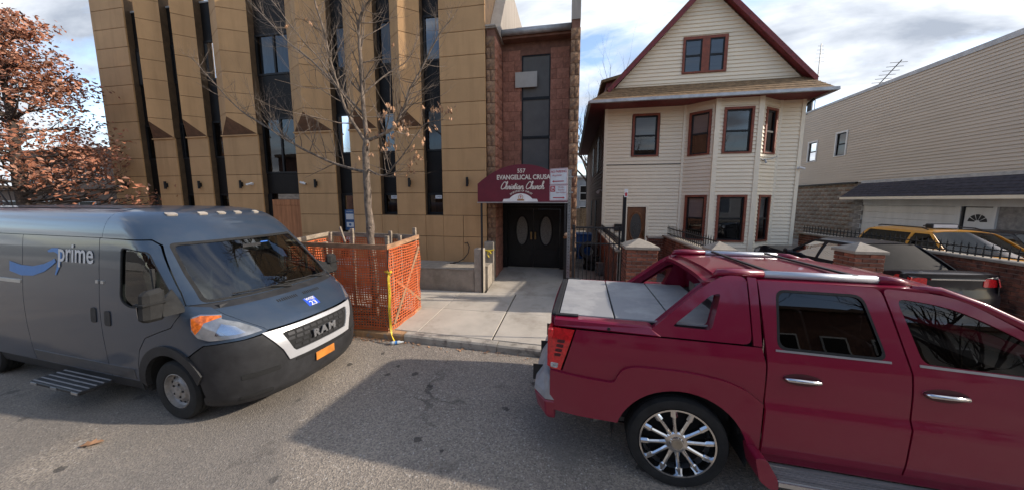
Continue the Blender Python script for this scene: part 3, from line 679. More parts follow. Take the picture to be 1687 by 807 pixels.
colf = [block_mesh(.245, BH - .012, .06, .04, 'split_tan', s) for s in range(4)]; colh = [block_mesh(.115, BH - .012, .06, .035, 'split_tan', s) for s in range(3)]
retf = [block_mesh(.46, BH - .012, .05, .03, 'split', s) for s in range(4)]
nrow = 25
def pz(r): return .06 + BH * (r + .5)
for r in range(nrow):
    z = pz(r) - TO.z
    if pz(r) + BH / 2 > 7.33: break
    for cx, mir in ((-2.222, 1), (.078, -1)):
        if r % 2: piece('block', random.choice(colf), (cx - TO.x, 8.77 - TO.y, z), tw)
        else:
            for s in (-1, 1): piece('block', random.choice(colh), (cx + s * .063 - TO.x, 8.77 - TO.y, z), tw)
    for k in range(2): piece('return_block', random.choice(retf), (-2.085 - TO.x, 9.02 + .475 * k - TO.y, z), tw, (0, 0, R(90)))
    off = 0 if r % 2 else .18
    x = -2.07 + (0.176 if r % 2 else 0)
    if r % 2: spans = [(-2.07, 'h')] + [(-1.89 + .362 * k, 'f') for k in range(5)]
    else: spans = [(-2.07 + .362 * k, 'f') for k in range(6)]
    for x0, kind in spans:
        w = .362 if kind == 'f' else .18
        x1 = min(x0 + w, -.05); zc = pz(r)
        def put(a, b):
            if b - a < .05: return
            me = random.choice(fulls if b - a > .25 else halfs); ww = .352 if b - a > .25 else .17
            piece('block', me, ((a + b) / 2 - TO.x, 9.72 - TO.y, z), tw, scale=((b - a - .01) / ww, 1, 1))
        if zc < 2.6: continue
        if 3.05 < zc < 6.95:
            if x1 <= -1.48 or x0 >= -.64: put(x0, x1)
            elif x0 < -1.49: put(x0, -1.49)
            elif x1 > -.63: put(-.63, x1)
        else: put(x0, x1)
for z0, z1, nm in ((5.68, 6.92, 0), (4.53, 5.67, 1), (3.08, 4.52, 2)):
    w = MB().box(-1.485 - TO.x, -1.455 - TO.x, 9.76 - TO.y, 9.82 - TO.y, z0 - TO.z, z1 - TO.z).box(-.665 - TO.x, -.635 - TO.x, 9.76 - TO.y, 9.82 - TO.y, z0 - TO.z, z1 - TO.z).box(-1.455 - TO.x, -.665 - TO.x, 9.76 - TO.y, 9.82 - TO.y, z0 - TO.z, z0 + .04 - TO.z).box(-1.455 - TO.x, -.665 - TO.x, 9.76 - TO.y, 9.82 - TO.y, z1 - .03 - TO.z, z1 - TO.z).build('window', 'black_metal', tw)
    MB().box(-1.456 - TO.x, -.664 - TO.x, 9.785 - TO.y, 9.80 - TO.y, z0 + .035 - TO.z, z1 - .028 - TO.z).build('pane', 'screen', w)
# pale board across the window (flat rectangle on two standoffs)
M['paleboard'] = mat('pale translucent board', (0.42, 0.39, 0.34), 0.7, nscale=3, amt=0.1)
bd = empty('white_board', (-1.35, 9.67, 6.2), 0, 'pale rectangular board mounted across the tall tower window', 'board')
MB().box(-.33, .33, -.012, .0, -.22, .22).build('board', 'paleboard', bd); MB().box(-.3, -.26, 0, .05, -.04, .04).box(.26, .3, 0, .08, -.04, .04).build('bracket', 'black_metal', bd)
# top: gutter, fascia, stucco slope walls
twb('fascia', 'mortar_dk', -2.05, -.03, 9.45, 9.74, 7.28, 7.42)
MB().tube([(-2.08 - TO.x, 9.38 - TO.y, 7.42 - TO.z), (-.03 - TO.x, 9.38 - TO.y, 7.42 - TO.z)], .085, 10).build('gutter', 'gutter', tw, True)
twb('roof', 'stucco', -2.06, -.03, 9.5, 14, 7.43, 7.52)
MB().prism([(8.74 - TO.y, 7.29 - TO.z), (9.15 - TO.y, 7.40 - TO.z), (10.6 - TO.y, 9.6 - TO.z), (14 - TO.y, 9.6 - TO.z), (14 - TO.y, 7.26 - TO.z), (8.74 - TO.y, 7.26 - TO.z)], -2.36 - TO.x, -2.04 - TO.x, 'x').build('parapet_wall', 'stucco', tw)
twb('cap', 'stucco', -2.38, -2.06, 8.71, 8.9, 7.29, 7.335, .008)
twb('parapet_wall', 'stucco', -.045, .195, 8.77, 14, 7.275, 8.6); twb('back_parapet', 'stucco', -2.04, -.05, 12, 12.3, 7.52, 8.9)
# double door
FR = .47
twb('door_frame', 'doorblack', -2.085, -1.93, 9.70, 9.85, FR, 2.44); twb('door_frame', 'doorblack', -.27, -.04, 9.70, 9.85, FR, 2.44); twb('door_frame', 'doorblack', -1.93, -.27, 9.70, 9.85, 2.34, 2.44)
twb('lintel', 'doorblack', -2.085, -.04, 9.72, 9.87, 2.443, 2.66)
for s, (x0, x1) in enumerate(((-1.925, -1.107), (-1.097, -.275))):
    d = twb('door', 'doorblack', x0, x1, 9.745, 9.80, FR + .02, 2.335, .006)
    xc = (x0 + x1) / 2 + (.05 if s == 0 else -.02)
    el = MB(); n = 28
    ring = [(math.cos(2 * PI * k / n), math.sin(2 * PI * k / n)) for k in range(n)]
    vs = [(xc + c * .175 - TO.x, 9.728 - TO.y, 1.66 + q * .44 - TO.z) for c, q in ring] + [(xc + c * .20 - TO.x, 9.722 - TO.y, 1.66 + q * .465 - TO.z) for c, q in ring] + [(xc + c * .22 - TO.x, 9.744 - TO.y, 1.66 + q * .485 - TO.z) for c, q in ring]
    el.add(vs, [(k, (k + 1) % n, n + (k + 1) % n, n + k) for k in range(n)] + [(n + k, n + (k + 1) % n, 2 * n + (k + 1) % n, 2 * n + k) for k in range(n)]).build('oval_trim', 'doorblack', d)
    MB().add([(xc + c * .178 - TO.x, 9.735 - TO.y, 1.66 + q * .443 - TO.z) for c, q in ring], [tuple(range(n))]).build('oval_pane', 'leaded', d)
    twb('kick_panel', 'doorblack', x0 + .06, x1 - .06, 9.735, 9.745, FR + .1, FR + .62, .004)
    twb('handle', 'brass', (x1 - .09) if s == 0 else (x0 + .03), (x1 - .03) if s == 0 else (x0 + .09), 9.70, 9.744, 1.38, 1.62, .01)

# ------------------------------------------------------------------ canopy with sign
ca = empty('entrance_canopy', (-1.15, 7.6, .2), 0, 'burgundy arched entrance canopy lettered Evangelical Crusade Christian Church', 'canopy')
AO = Vector((-1.15, 7.6, .2)); AX0, AX1, AZ0 = -2.28, -.03, 2.57
def arch(n=22, dx=0.0, dz=0.0):
    pts = []
    for k in range(n + 1):
        t = k / n; x = lerp(AX0 - dx, AX1 + dx, t); u = 2 * t - 1
        pts.append((x - AO.x, 3.02 + .46 * (1 - abs(u) ** 2.1) + dz - AO.z))
    return pts
ar = arch()
poly = [(AX0 - AO.x, AZ0 - AO.z)] + ar + [(AX1 - AO.x, AZ0 - AO.z)]
MB().prism(poly, 0, .03, 'y').build('sign_face', 'burg', ca)
vault = MB(); n = len(poly)
vault.add([(x, .031, z) for x, z in poly] + [(x, 2.08, z) for x, z in poly], [(k, k + 1, n + k + 1, n + k) for k in range(n - 1)])
vault.build('vault', 'burg', ca, True, sharp=30)
MB().box(AX0 - AO.x - .012, AX1 - AO.x + .012, -.012, .04, AZ0 - .028 - AO.z, AZ0 - .002 - AO.z).box(AX0 - AO.x - .01, AX0 - AO.x + .02, .042, 2.06, AZ0 - .025 - AO.z, AZ0 - .003 - AO.z).box(AX1 - AO.x - .02, AX1 - AO.x + .01, .042, 2.06, AZ0 - .025 - AO.z, AZ0 - .003 - AO.z).build('frame_rail', 'silver', ca)
for x in (AX0 + .08, AX1 - .06):
    MB().box(x - .022 - AO.x, x + .022 - AO.x, .04, .085, 0.01, AZ0 - .03 - AO.z).build('post', 'iron', ca)
FZ = (PI / 2, 0, 0); YS = -.004
M['offwhite'] = mat('off white lettering', (0.66, 0.60, 0.52), 0.6, amt=0.05)
text('house_number', '557', .135, (-.02, YS, 3.32 - AO.z), FZ, 'offwhite', ca, bold=.002)
text('lettering', 'EVANGELICAL CRUSADE', .155, (.11, YS, 3.165 - AO.z), FZ, 'offwhite', ca, bold=.004, sx=.87)
# script line drawn as strokes
def script(par, s, x0, z0, h, m, w=.010):
    G_ = {'C': ([[(.62, .82), (.5, 1.0), (.3, .95), (.12, .6), (.08, .25), (.2, .02), (.42, .02), (.62, .2)]], .62),
          'h': ([[(0, .1), (.22, .75), (.2, 1.02), (.1, .95), (.1, 0)], [(.1, .2), (.22, .42), (.32, .38), (.32, .05), (.42, .0), (.5, .12)]], .46),
          'r': ([[(0, .12), (.1, .42), (.14, .36), (.24, .38), (.2, .1), (.28, 0), (.36, .1)]], .34),
          'i': ([[(0, .12), (.1, .4), (.08, .1), (.15, 0), (.26, .12)], [(.13, .58), (.14, .6)]], .24),
          's': ([[(0, .1), (.14, .44), (.22, .2), (.18, 0), (.04, .06)], [(.18, 0), (.32, .12)]], .30),
          't': ([[(0, .12), (.14, .78), (.1, .1), (.18, 0), (.3, .12)], [(.0, .5), (.28, .54)]], .28),
          'a': ([[(.3, .34), (.18, .42), (.05, .2), (.1, .0), (.24, .1), (.31, .4), (.29, .08), (.35, 0), (.46, .12)]], .42),
          'n': ([[(0, .1), (.08, .4), (.08, 0)], [(.08, .2), (.22, .42), (.32, .36), (.31, .06), (.38, 0), (.48, .12)]], .44),
          'u': ([[(0, .12), (.08, .4), (.06, .1), (.14, 0), (.28, .14), (.32, .4), (.3, .08), (.36, 0), (.46, .12)]], .42),
          'c': ([[(.3, .33), (.18, .42), (.05, .2), (.1, 0), (.22, .0), (.36, .12)]], .32), ' ': ([], .3)}
    x = x0
    for c in s:
        st, adv = G_[c]; mb = MB()
        for q in st:
            P = [Vector((x + (p[0] + p[1] * .28) * h, 0, z0 + p[1] * h)) for p in q]
            if len(P) > 2: # smooth
                Q = []
                for i in range(len(P) - 1):
                    a, b, c2, d = P[max(i - 1, 0)], P[i], P[i + 1], P[min(i + 2, len(P) - 1)]
                    for k in range(4):
                        t = k / 4; Q.append(.5 * ((2 * b) + (-a + c2) * t + (2 * a - 5 * b + 4 * c2 - d) * t * t + (-a + 3 * b - 3 * c2 + d) * t ** 3))
                P = Q + [P[-1]]
            for a, b in zip(P, P[1:]):
                d = (b - a); L = d.length
                if L < 1e-6: continue
                d /= L; n_ = Vector((-d.z, 0, d.x)) * w / 2; e = d * w * .3
                yo = Vector((0, -.0005 * (len(mb.f) % 9), 0)); mb.add([a - n_ - e + yo, a + n_ - e + yo, b + n_ + e + yo, b - n_ + e + yo], [(0, 1, 2, 3)])
        x += adv * h
        if mb.f: o = mb.build('script_letter', m, par); o.location = (0, YS - (.006 if len(par.children) % 2 else 0), 0)
    return x
script(ca, 'Christian Church', -.545, 2.885 - AO.z, .172, 'offwhite', .019)
# small arched line + white arch panel
lab = 'DISCIPLES OF CHRIST'
for k, c in enumerate(lab):
    if c == ' ': continue
    u = (k - (len(lab) - 1) / 2) / (len(lab) / 2); a = u * .62
    text('small_letter', c, .06, (math.sin(a) * .46 - .02, YS, 2.38 + math.cos(a) * .46 - AO.z), (PI / 2, a, 0), 'offwhite', ca, bold=.001)
wp = [(-.46, AZ0 + .004)] + [(-.43, AZ0 + .07), (-.33, AZ0 + .075)] + [(math.sin(a) * .36, 2.44 + math.cos(a) * .34) for a in [(-.9 + 1.8 * k / 12) for k in range(13)]] + [(.29, AZ0 + .075), (.40, AZ0 + .07), (.43, AZ0 + .004)]
MB().prism([(x - .03, z - AO.z) for x, z in wp], -.006, -.001, 'y').build('white_arch', 'white', ca)
M['gold'] = mat('gold print', (0.45, 0.22, 0.08), 0.5)
MB().lathe([(.05, 0), (.062, 0), (.062, .003), (.05, .003)], 20, 'y', (-.03, -.012, 2.685 - AO.z)).build('emblem_ring', 'gold', ca)
MB().box(-.115, .055, -.012, -.008, 2.60 - AO.z, 2.635 - AO.z).build('emblem_banner', 'gold', ca); MB().box(-.036, -.024, -.012, -.008, 2.65 - AO.z, 2.725 - AO.z).box(-.052, -.008, -.0125, -.0075, 2.69 - AO.z, 2.70 - AO.z).build('emblem_cross', 'sign_red', ca)
# ------------------------------------------------------------------ house helpers
def frame_obj(name, A, B, z0, m_back, parent, L=None, H=None, opening=()):
    """a wall part standing from A to B (left to right seen from outside); local x along, -y outward; backing pieces round the openings"""
    A, B = Vector((A[0], A[1], 0)), Vector((B[0], B[1], 0)); d = B - A; a = math.atan2(d.y, d.x)
    L = d.length
    mb = MB(); us = sorted(set([0, L] + [o[0] for o in opening] + [o[1] for o in opening])); zs = sorted(set([0, H] + [o[2] for o in opening] + [o[3] for o in opening]))
    for u0, u1 in zip(us, us[1:]):
        for w0, w1 in zip(zs, zs[1:]):
            if any(o[0] - 1e-6 <= u0 and u1 <= o[1] + 1e-6 and o[2] - 1e-6 <= w0 and w1 <= o[3] + 1e-6 for o in opening): continue
            mb.box(u0, u1, 0, .1, w0, w1)
    o = mb.build(name, m_back, parent); o.location = (A.x, A.y, z0); o.rotation_euler = (0, 0, a); return o, L
def board_mb(mb, u0, u1, z0, h, d=.02, k0=0.0, k1=0.0):
    """one lapped board; k0/k1 slant the ends (gables)"""
    mb.add([(u0, -.004, z0), (u1, -.004, z0), (u1 + k1, -.003, z0 + h), (u0 + k0, -.003, z0 + h), (u0, -d, z0), (u1, -d, z0), (u1 + k1 * .9, -.006, z0 + h - .002), (u0 + k0 * .9, -.006, z0 + h - .002)],
           [(0, 3, 2, 1), (4, 5, 6, 7), (0, 1, 5, 4), (1, 2, 6, 5), (2, 3, 7, 6), (3, 0, 4, 7)])
def siding(wall, L, H, m, opening=(), e=0.127, single=True, d=.034):
    z = 0.0; allb = MB()
    while z < H - .02:
        h = min(e, H - z); segs = [(0, L)]
        for o in opening:
            if o[2] < z + h * .6 and o[3] > z + h * .4:
                new = []
                for a, b in segs:
                    if o[1] <= a or o[0] >= b: new.append((a, b)); continue
                    if o[0] > a: new.append((a, o[0]))
                    if o[1] < b: new.append((o[1], b))
                segs = new
        for a, b in segs:
            if b - a < .03: continue
            if single: mb = MB(); board_mb(mb, a + .002, b - .002, z, h - .001, d); mb.build('siding_board', m, wall)
            else: board_mb(allb, a + .002, b - .002, z, h - .001, d)
        z += e
    if not single: tag(allb.build('siding_boards', m, wall), kind='stuff')
def dh_window(par, A, ang, u, z0, z1, w, back='room', shade=0.5, trim='rustframe', fw=.075, name='window'):
    """double hung window as a part: trim + black sash + two panes + shade behind"""
    c, s = math.cos(ang), math.sin(ang)
    mb = MB(); h = z1 - z0
    mb.box(0, fw, -.05, .09, 0, h).box(w - fw, w, -.05, .09, 0, h).box(fw, w - fw, -.05, .09, h - fw, h).box(fw, w - fw, -.055, .09, 0, fw * .6)
    o = mb.build(name, trim, par); o.location = (A[0] + c * u, A[1] + s * u, z0); o.rotation_euler = (0, 0, ang)
    sb = MB(); b = .045; x0, x1, q0, q1 = fw, w - fw, fw * .6, h - fw; zm = (q0 + q1) / 2
    sb.box(x0, x0 + b, .0, .05, q0, q1).box(x1 - b, x1, .0, .05, q0, q1).box(x0 + b, x1 - b, .0, .05, q0, q0 + b).box(x0 + b, x1 - b, .0, .05, q1 - b, q1).box(x0 + b, x1 - b, -.008, .05, zm - .03, zm + .03)
    sb.build('sash', 'black_metal', o)
    for a, bb, yy in ((q0 + b, zm - .03, .02), (zm + .03, q1 - b, .03)):
        MB().add([(x0 + b, yy, a), (x1 - b, yy, a), (x1 - b, yy, bb), (x0 + b, yy, bb)], [(0, 1, 2, 3)]).build('pane', 'dkglass', o)
    if shade > 0:
        zs = lerp(q1, q0, shade); MB().add([(x0, .075, zs), (x1, .075, zs), (x1, .075, q1), (x0, .075, q1)], [(0, 1, 2, 3)]).build('shade', 'blind', o)
    MB().box(x0 - .01, x1 + .01, .30, .32, q0 - .02, q1 + .02).build('dark_room', 'room', o)
    return o
# ------------------------------------------------------------------ cream house
HY, HBY = 12.4, 11.78
HX0, HX1 = 1.29, 7.66
ho = empty('gabled_house', (0, 0, 0), 0, 'cream clapboard gabled house with maroon trim and bay window', 'house')
ZB, ZT = 0.25, 5.98
op = [(2.23 - HX0 - .02, 3.16 - HX0 + .02, 4.22 - ZB, 5.74 - ZB), (2.08 - HX0, 2.92 - HX0, 0.0, 2.44 - ZB)]
w1, L1 = frame_obj('front_wall', (HX0, HY), (4.0, HY), ZB, 'vinyl_trim', ho, H=ZT - ZB, opening=op); siding(w1, L1, ZT - ZB, 'vinyl', op)
bl = [((4.0, HY), (4.8, HBY)), ((4.8, HBY), (6.08, HBY)), ((6.08, HBY), (6.98, HY))]
bop = []
wins = [[(.16, .86, 4.17, 5.66), (.18, .88, 1.2, 2.8)], [(.19, 1.09, 4.17, 5.66), (.17, 1.08, 1.2, 2.8)], [(.26, .92, 4.17, 5.66), (.27, .95, 1.2, 2.8)]]
shades = [[.5, .5], [.0, .55], [.0, .5]]
for i, (A, B) in enumerate(bl):
    op = [(u0, u1, z0 - ZB, z1 - ZB) for u0, u1, z0, z1 in wins[i]]
    w, L = frame_obj(('bay_wall'), A, B, ZB, 'vinyl_trim', ho, H=ZT - ZB, opening=op); siding(w, L, ZT - ZB, 'vinyl', op, single=(i == 1))
    an = math.atan2(B[1] - A[1], B[0] - A[0])
    for (u0, u1, z0, z1), sh in zip(wins[i], shades[i]):
        dh_window(ho, A, an, u0, z0, z1, u1 - u0, shade=sh)
w, L = frame_obj('front_wall', (6.98, HY), (HX1, HY), ZB, 'vinyl_trim', ho, H=ZT - ZB); siding(w, L, ZT - ZB, 'vinyl', single=False)
dh_window(ho, (HX0, HY), 0, 2.23 - HX0, 4.22, 5.74, .93, shade=.5)
# corner trims
for x, y in ((HX0, HY), (HX1, HY), (4.0, HY), (4.8, HBY), (6.08, HBY), (6.98, HY)):
    q = .055 if (x, y) not in ((4.8, HBY), (6.08, HBY)) else .075
    part_box('corner_trim', 'vinyl_trim', ho, x - q, x + q, y - .045, y + .04, ZB - .03, ZT)
MB().box(HX0, 4.0, HY - .042, HY - .02, 3.92, 3.945).build('belt_line', 'iron', ho)
# side walls
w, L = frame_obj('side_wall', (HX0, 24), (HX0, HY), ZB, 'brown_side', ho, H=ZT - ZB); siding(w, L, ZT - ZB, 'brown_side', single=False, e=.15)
w, L = frame_obj('side_wall', (HX1, HY), (HX1, 24), ZB, 'vinyl_trim', ho, H=ZT - ZB); siding(w, L, ZT - ZB, 'vinyl', single=False)
part_box('back_wall', 'vinyl', ho, HX0 + .1, HX1 - .1, 23.9, 24, ZB, ZT)
part_box('foundation', 'cap', ho, HX0 + .05, HX1 - .05, HY + .05, 23.9, 0, ZB)
MB().prism([(4.0, HY - .02), (4.82, HBY + .03), (6.06, HBY + .03), (6.98, HY - .02)], 0, ZB, 'z').build('foundation', 'cap', ho)
for y in (14.6, 17.5):
    part_box('side_window', 'iron', ho, HX0 - .05, HX0 - .02, y, y + .8, 3.9, 5.4); part_box('side_window', 'iron', ho, HX0 - .05, HX0 - .02, y + .5, y + 1.2, 1.2, 2.6)
# front door
d = part_box('door', 'doorwood', ho, 2.17, 2.83, HY + .01, HY + .06, ZB + .12, 2.36, .008)
n = 24; ring = [(math.cos(2 * PI * k / n), math.sin(2 * PI * k / n)) for k in range(n)]
MB().add([(2.5 + c * .20, HY - .006, 1.62 + s * .50) for c, s in ring] + [(2.5 + c * .235, HY - .012, 1.62 + s * .55) for c, s in ring] + [(2.5 + c * .26, HY + .01, 1.62 + s * .58) for c, s in ring], [(k, (k + 1) % n, n + (k + 1) % n, n + k) for k in range(n)] + [(n + k, n + (k + 1) % n, 2 * n + (k + 1) % n, 2 * n + k) for k in range(n)]).build('oval_trim', 'doorwood', d)
M['leaded_dk'] = mat('dark leaded glass', (0.07, 0.06, 0.05), 0.25, nscale=40, amt=0.9, bump=0.8, bscale=40)
MB().add([(2.5 + c * .205, HY + .0, 1.62 + s * .505) for c, s in ring], [tuple(range(n))]).build('oval_pane', 'leaded_dk', d)
part_box('handle', 'brass', d, 2.76, 2.80, HY - .05, HY + .008, 1.25, 1.45, .006)
for a in ((2.08, 2.165, ZB, 2.44), (2.835, 2.92, ZB, 2.44), (2.165, 2.835, 2.365, 2.44)): part_box('door_trim', 'vinyl_trim', ho, a[0], a[1], HY - .05, HY + .07, a[2], a[3])
part_box('threshold', 'cap', ho, 2.165, 2.835, HY - .1, HY + .05, ZB, ZB + .11)
# gable
ZG, XP, ZP = 6.62, 4.5, 9.78
XL, XR = 1.5, 7.55
gw = (3.79, 5.2, 7.02, 8.22)
ga = MB().add([(XL, HY + .001, ZG - .5), (XR, HY + .001, ZG - .5), (XR, HY + .001, ZG), (XP, HY + .001, ZP), (XL, HY + .001, ZG)], [(0, 1, 2, 3, 4)]).build('gable_wall', 'vinyl_trim', ho)
z = ZG
while z < ZP - .1:
    h = .127; t0, t1 = (z - ZG) / (ZP - ZG), (z + h - ZG) / (ZP - ZG)
    a0, b0, a1, b1 = lerp(XL, XP, t0), lerp(XR, XP, t0), lerp(XL, XP, min(1, t1)), lerp(XR, XP, min(1, t1))
    segs = [(a0, b0, a1 - a0, b1 - b0)]
    if gw[2] < z + h * .6 and gw[3] > z + h * .4: segs = [(a0, gw[0], a1 - a0, 0), (gw[1], b0, 0, b1 - b0)]
    for a, b, k0, k1 in segs:
        mb = MB(); board_mb(mb, a, b, z, h - .001, .034, k0, k1); o = mb.build('siding_board', 'vinyl', ga); o.location = (0, HY, 0)
    z += h
# twin gable window
gwm = MB(); fx0, fx1, fz0, fz1 = gw
gwm.box(fx0, fx0 + .07, HY - .06, HY - .001, fz0, fz1).box(fx1 - .1, fx1, HY - .06, HY - .001, fz0, fz1).box(fx0 + .07, fx1 - .1, HY - .06, HY - .001, fz1 - .09, fz1).box(fx0 + .07, fx1 - .1, HY - .065, HY - .001, fz0, fz0 + .05).box(4.40, 4.64, HY - .055, HY - .001, fz0 + .05, fz1 - .09)
gwo = gwm.build('window', 'rustframe', ho)
for x0, x1 in ((fx0 + .07, 4.40), (4.64, fx1 - .1)):
    sb = MB(); zm = (fz0 + fz1) / 2 - .02
    sb.box(x0, x0 + .04, HY - .04, HY - .002, fz0 + .05, fz1 - .09).box(x1 - .04, x1, HY - .04, HY - .002, fz0 + .05, fz1 - .09).box(x0 + .04, x1 - .04, HY - .045, HY - .002, zm - .03, zm + .03).box(x0 + .04, x1 - .04, HY - .04, HY - .002, fz1 - .13, fz1 - .09)
    sb.build('sash', 'black_metal', gwo)
    MB().add([(x0 + .04, HY - .022, fz0 + .05), (x1 - .04, HY - .022, fz0 + .05), (x1 - .04, HY - .022, fz1 - .1), (x0 + .04, HY - .022, fz1 - .1)], [(0, 1, 2, 3)]).build('pane', 'dkglass', gwo)
    MB().add([(x0 + .04, HY - .012, fz0 + .05), (x1 - .04, HY - .012, fz0 + .05), (x1 - .04, HY - .012, fz1 - .1), (x0 + .04, HY - .012, fz1 - .1)], [(0, 1, 2, 3)]).build('curtain', 'blind', gwo)
# rake boards, main roof, skirt roof, gutter
def slab_roof(name, m, P, th=.06, parent=ho):
    P = [Vector(p) for p in P]; n = (P[1] - P[0]).cross(P[2] - P[0]).normalized()
    if n.z < 0: n = -n
    return MB().add(P + [p + n * th for p in P], [(3, 2, 1, 0), (4, 5, 6, 7), (0, 1, 5, 4), (1, 2, 6, 5), (2, 3, 7, 6), (3, 0, 4, 7)]).build(name, m, parent)
RY0 = HY - .32
slab_roof('roof_slope', 'shingle', [(XP, RY0, ZP + .12), (XL - .22, RY0, ZG - .10), (XL - .22, 24.2, ZG - .10), (XP, 24.2, ZP + .12)])
slab_roof('roof_slope', 'shingle', [(XP, RY0, ZP + .12), (XR + .22, RY0, ZG - .10), (XR + .22, 24.2, ZG - .10), (XP, 24.2, ZP + .12)])
for xe in (XL - .22, XR + .22):
    dx, dz = xe - XP, (ZG - .10) - (ZP + .12); L = math.hypot(dx, dz); nx, nz = -dz / L * (1 if dx > 0 else -1), 0
    mb = MB(); mb.add([(XP, RY0 - .03, ZP + .17), (xe, RY0 - .03, ZG - .05), (xe, RY0 - .03, ZG - .24), (XP, RY0 - .03, ZP - .06), (XP, RY0, ZP + .17), (xe, RY0, ZG - .05), (xe, RY0, ZG - .24), (XP, RY0, ZP - .06)], [(0, 1, 2, 3), (7, 6, 5, 4), (0, 4, 5, 1), (1, 5, 6, 2), (2, 6, 7, 3), (3, 7, 4, 0)])
    mb.build('rake_board', 'maroon', ho)
    MB().add([(XP, RY0, ZP + .08), (xe, RY0, ZG - .14), (xe, HY, ZG - .14), (XP, HY, ZP + .08)], [(0, 1, 2, 3)]).build('rake_soffit', 'maroon', ho)
EY, EZ = 11.45, 5.98
EX0, EX1 = .66, 7.86
slab_roof('skirt_roof', 'shingle', [(EX0, EY, EZ), (EX1, EY, EZ), (XR + .1, HY, ZG + .02), (XL - .1, HY, ZG + .02)], .05)
slab_roof('skirt_roof', 'shingle', [(EX0, EY, EZ), (XL - .1, HY, ZG + .02), (XL - .1, 24.2, ZG + .02), (EX0, 24.2, EZ)], .05)
slab_roof('skirt_roof', 'shingle', [(EX1, EY, EZ), (XR + .1, HY, ZG + .02), (XR + .1, 24.2, ZG + .02), (EX1, 24.2, EZ)], .05)
# shingle course butts on the skirt roof
for k in range(1, 6):
    t = k / 6; y, z = lerp(EY, HY, t), lerp(EZ, ZG + .02, t) + .052
    MB().box(lerp(EX0, XL - .1, t), lerp(EX1, XR + .1, t), y - .02, y + .13, z - .012, z + .012).build('shingle_course', 'shingle', ho).rotation_euler = (0, 0, 0)
MB().add([(EX0, EY, EZ - .02), (EX1, EY, EZ - .02), (EX1, 24.2, EZ - .02), (EX0, 24.2, EZ - .02)], [(0, 1, 2, 3)]).build('soffit', 'maroon', ho)
gut = [(0, -.0), (-.02, -.1), (.09, -.1), (.11, 0)]
MB().prism([(EY - .11 + a, EZ + .03 + b) for a, b in gut], EX0 - .05, EX1 + .05, 'x').build('gutter', 'gutter', ho)
MB().prism([(EX0 - .09 + a, EZ + .03 + b) for a, b in gut], EY, 24, 'y').build('gutter', 'gutter', ho)
MB().prism([(EX1 - .02 + a, EZ + .03 + b) for a, b in gut], EY, 24, 'y').build('gutter', 'gutter', ho)
MB().tube([(7.82, 12.2, 5.9), (7.74, 12.5, 5.75), (7.74, 12.6, 5.5), (7.74, 12.6, .3)], .04, 8).build('downspout', 'iron', ho)
# dormer on the left slope
dm = MB().box(1.5, 3.0, 15.0, 17.0, 6.9, 8.0).build('dormer', 'maroon', ho)
slab_roof('dormer_roof', 'shingle', [(1.3, 14.8, 7.75), (3.4, 14.8, 8.25), (3.4, 17.2, 8.25), (1.3, 17.2, 7.75)], .12, dm)
# small fittings on the house, each its own thing
mbx = empty('mailbox', (1.86, HY - .02, 1.58), 0, 'small black mailbox on the house wall left of the wooden door', 'mailbox')
MB().box(-.14, .14, -.1, 0, -.13, .09).build('box', 'iron', mbx, bevel=.01); MB().prism([(-.12, .092), (0.0, .14), (.0, .092)], -.15, .15, 'x').build('lid', 'iron', mbx)
fl = empty('flood_light', (HX0 - .02, HY + .5, 3.0), 0, 'white floodlight on the brown side wall of the house', 'lamp')
MB().tube([(0, 0, 0), (-.1, -.03, .02), (-.14, -.06, -.02)], .02, 7).build('arm', 'sign_white', fl); MB().tube([(-.12, -.04, .0), (-.18, -.16, -.07)], [.035, .065], 12).build('lamp_head', 'sign_white', fl)
camera_fix(7.66, HY - .04, 3.7, R(10), 'white camera at the right corner of the cream house')
o = MB().tube([(6.05, HBY - .02, 4.05), (6.3, HBY + .1, 3.95), (6.75, HY - .2, 4.02), (6.95, HY - .1, 4.1)], .016, 6).tube([(6.4, HBY + .15, 3.97), (6.42, HBY + .1, 3.85)], .03, 6).build('cable_bracket', 'gutter'); tag(o, 'grey cable and bracket on the right face of the house bay', 'cable')

# ------------------------------------------------------------------ neighbour with garage
nb = empty('garage_building', (14, 18, 0), 0, 'long taupe clapboard building with white garage door and dark pent roof', 'building')
NX, NY0, NY1 = 14.0, 11.5, 25.0
part_box('wall_core', 'taupe', nb, .11, 9, NY0 - 18, NY1 - 18, 0, 7.7)
def nby(y): return NY1 - y
wo = [(nby(21.9), nby(21.15), 4.85 - 3.5, 6.05 - 3.5), (nby(19.95), nby(19.2), 4.92 - 3.5, 6.2 - 3.5)]
w, L = frame_obj('side_wall', (NX, NY1), (NX, NY0), 3.5, 'taupe', None, H=4.3, opening=wo); w.parent = nb; w.location -= Vector((14, 18, 0)); siding(w, L, 4.3, 'taupe', wo)
w2, L2 = frame_obj('front_wall', (NX, NY0), (NX + 9, NY0), .2, 'taupe', None, H=7.6); w2.parent = nb; w2.location -= Vector((14, 18, 0)); siding(w2, L2, 7.6, 'taupe', single=False)
MB().add([(-.05, NY0 - .05 - 18, 7.80), (-.05, NY1 - 18, 7.80), (.12, NY1 - 18, 7.80), (.12, NY0 - 18 - .05, 7.80), (-.05, NY0 - .05 - 18, 8.02), (-.05, NY1 - 18, 7.86), (.12, NY1 - 18, 7.86), (.12, NY0 - .05 - 18, 8.02)], [(3, 2, 1, 0), (4, 5, 6, 7), (0, 1, 5, 4), (1, 2, 6, 5), (2, 3, 7, 6), (3, 0, 4, 7)]).build('coping', 'gutter', nb)
for (a, b, z0, z1) in wo:
    dh_window(nb, (0, NY1 - 18), -PI / 2, a, z0 + 3.5, z1 + 3.5, b - a, shade=.0, trim='doorwhite')
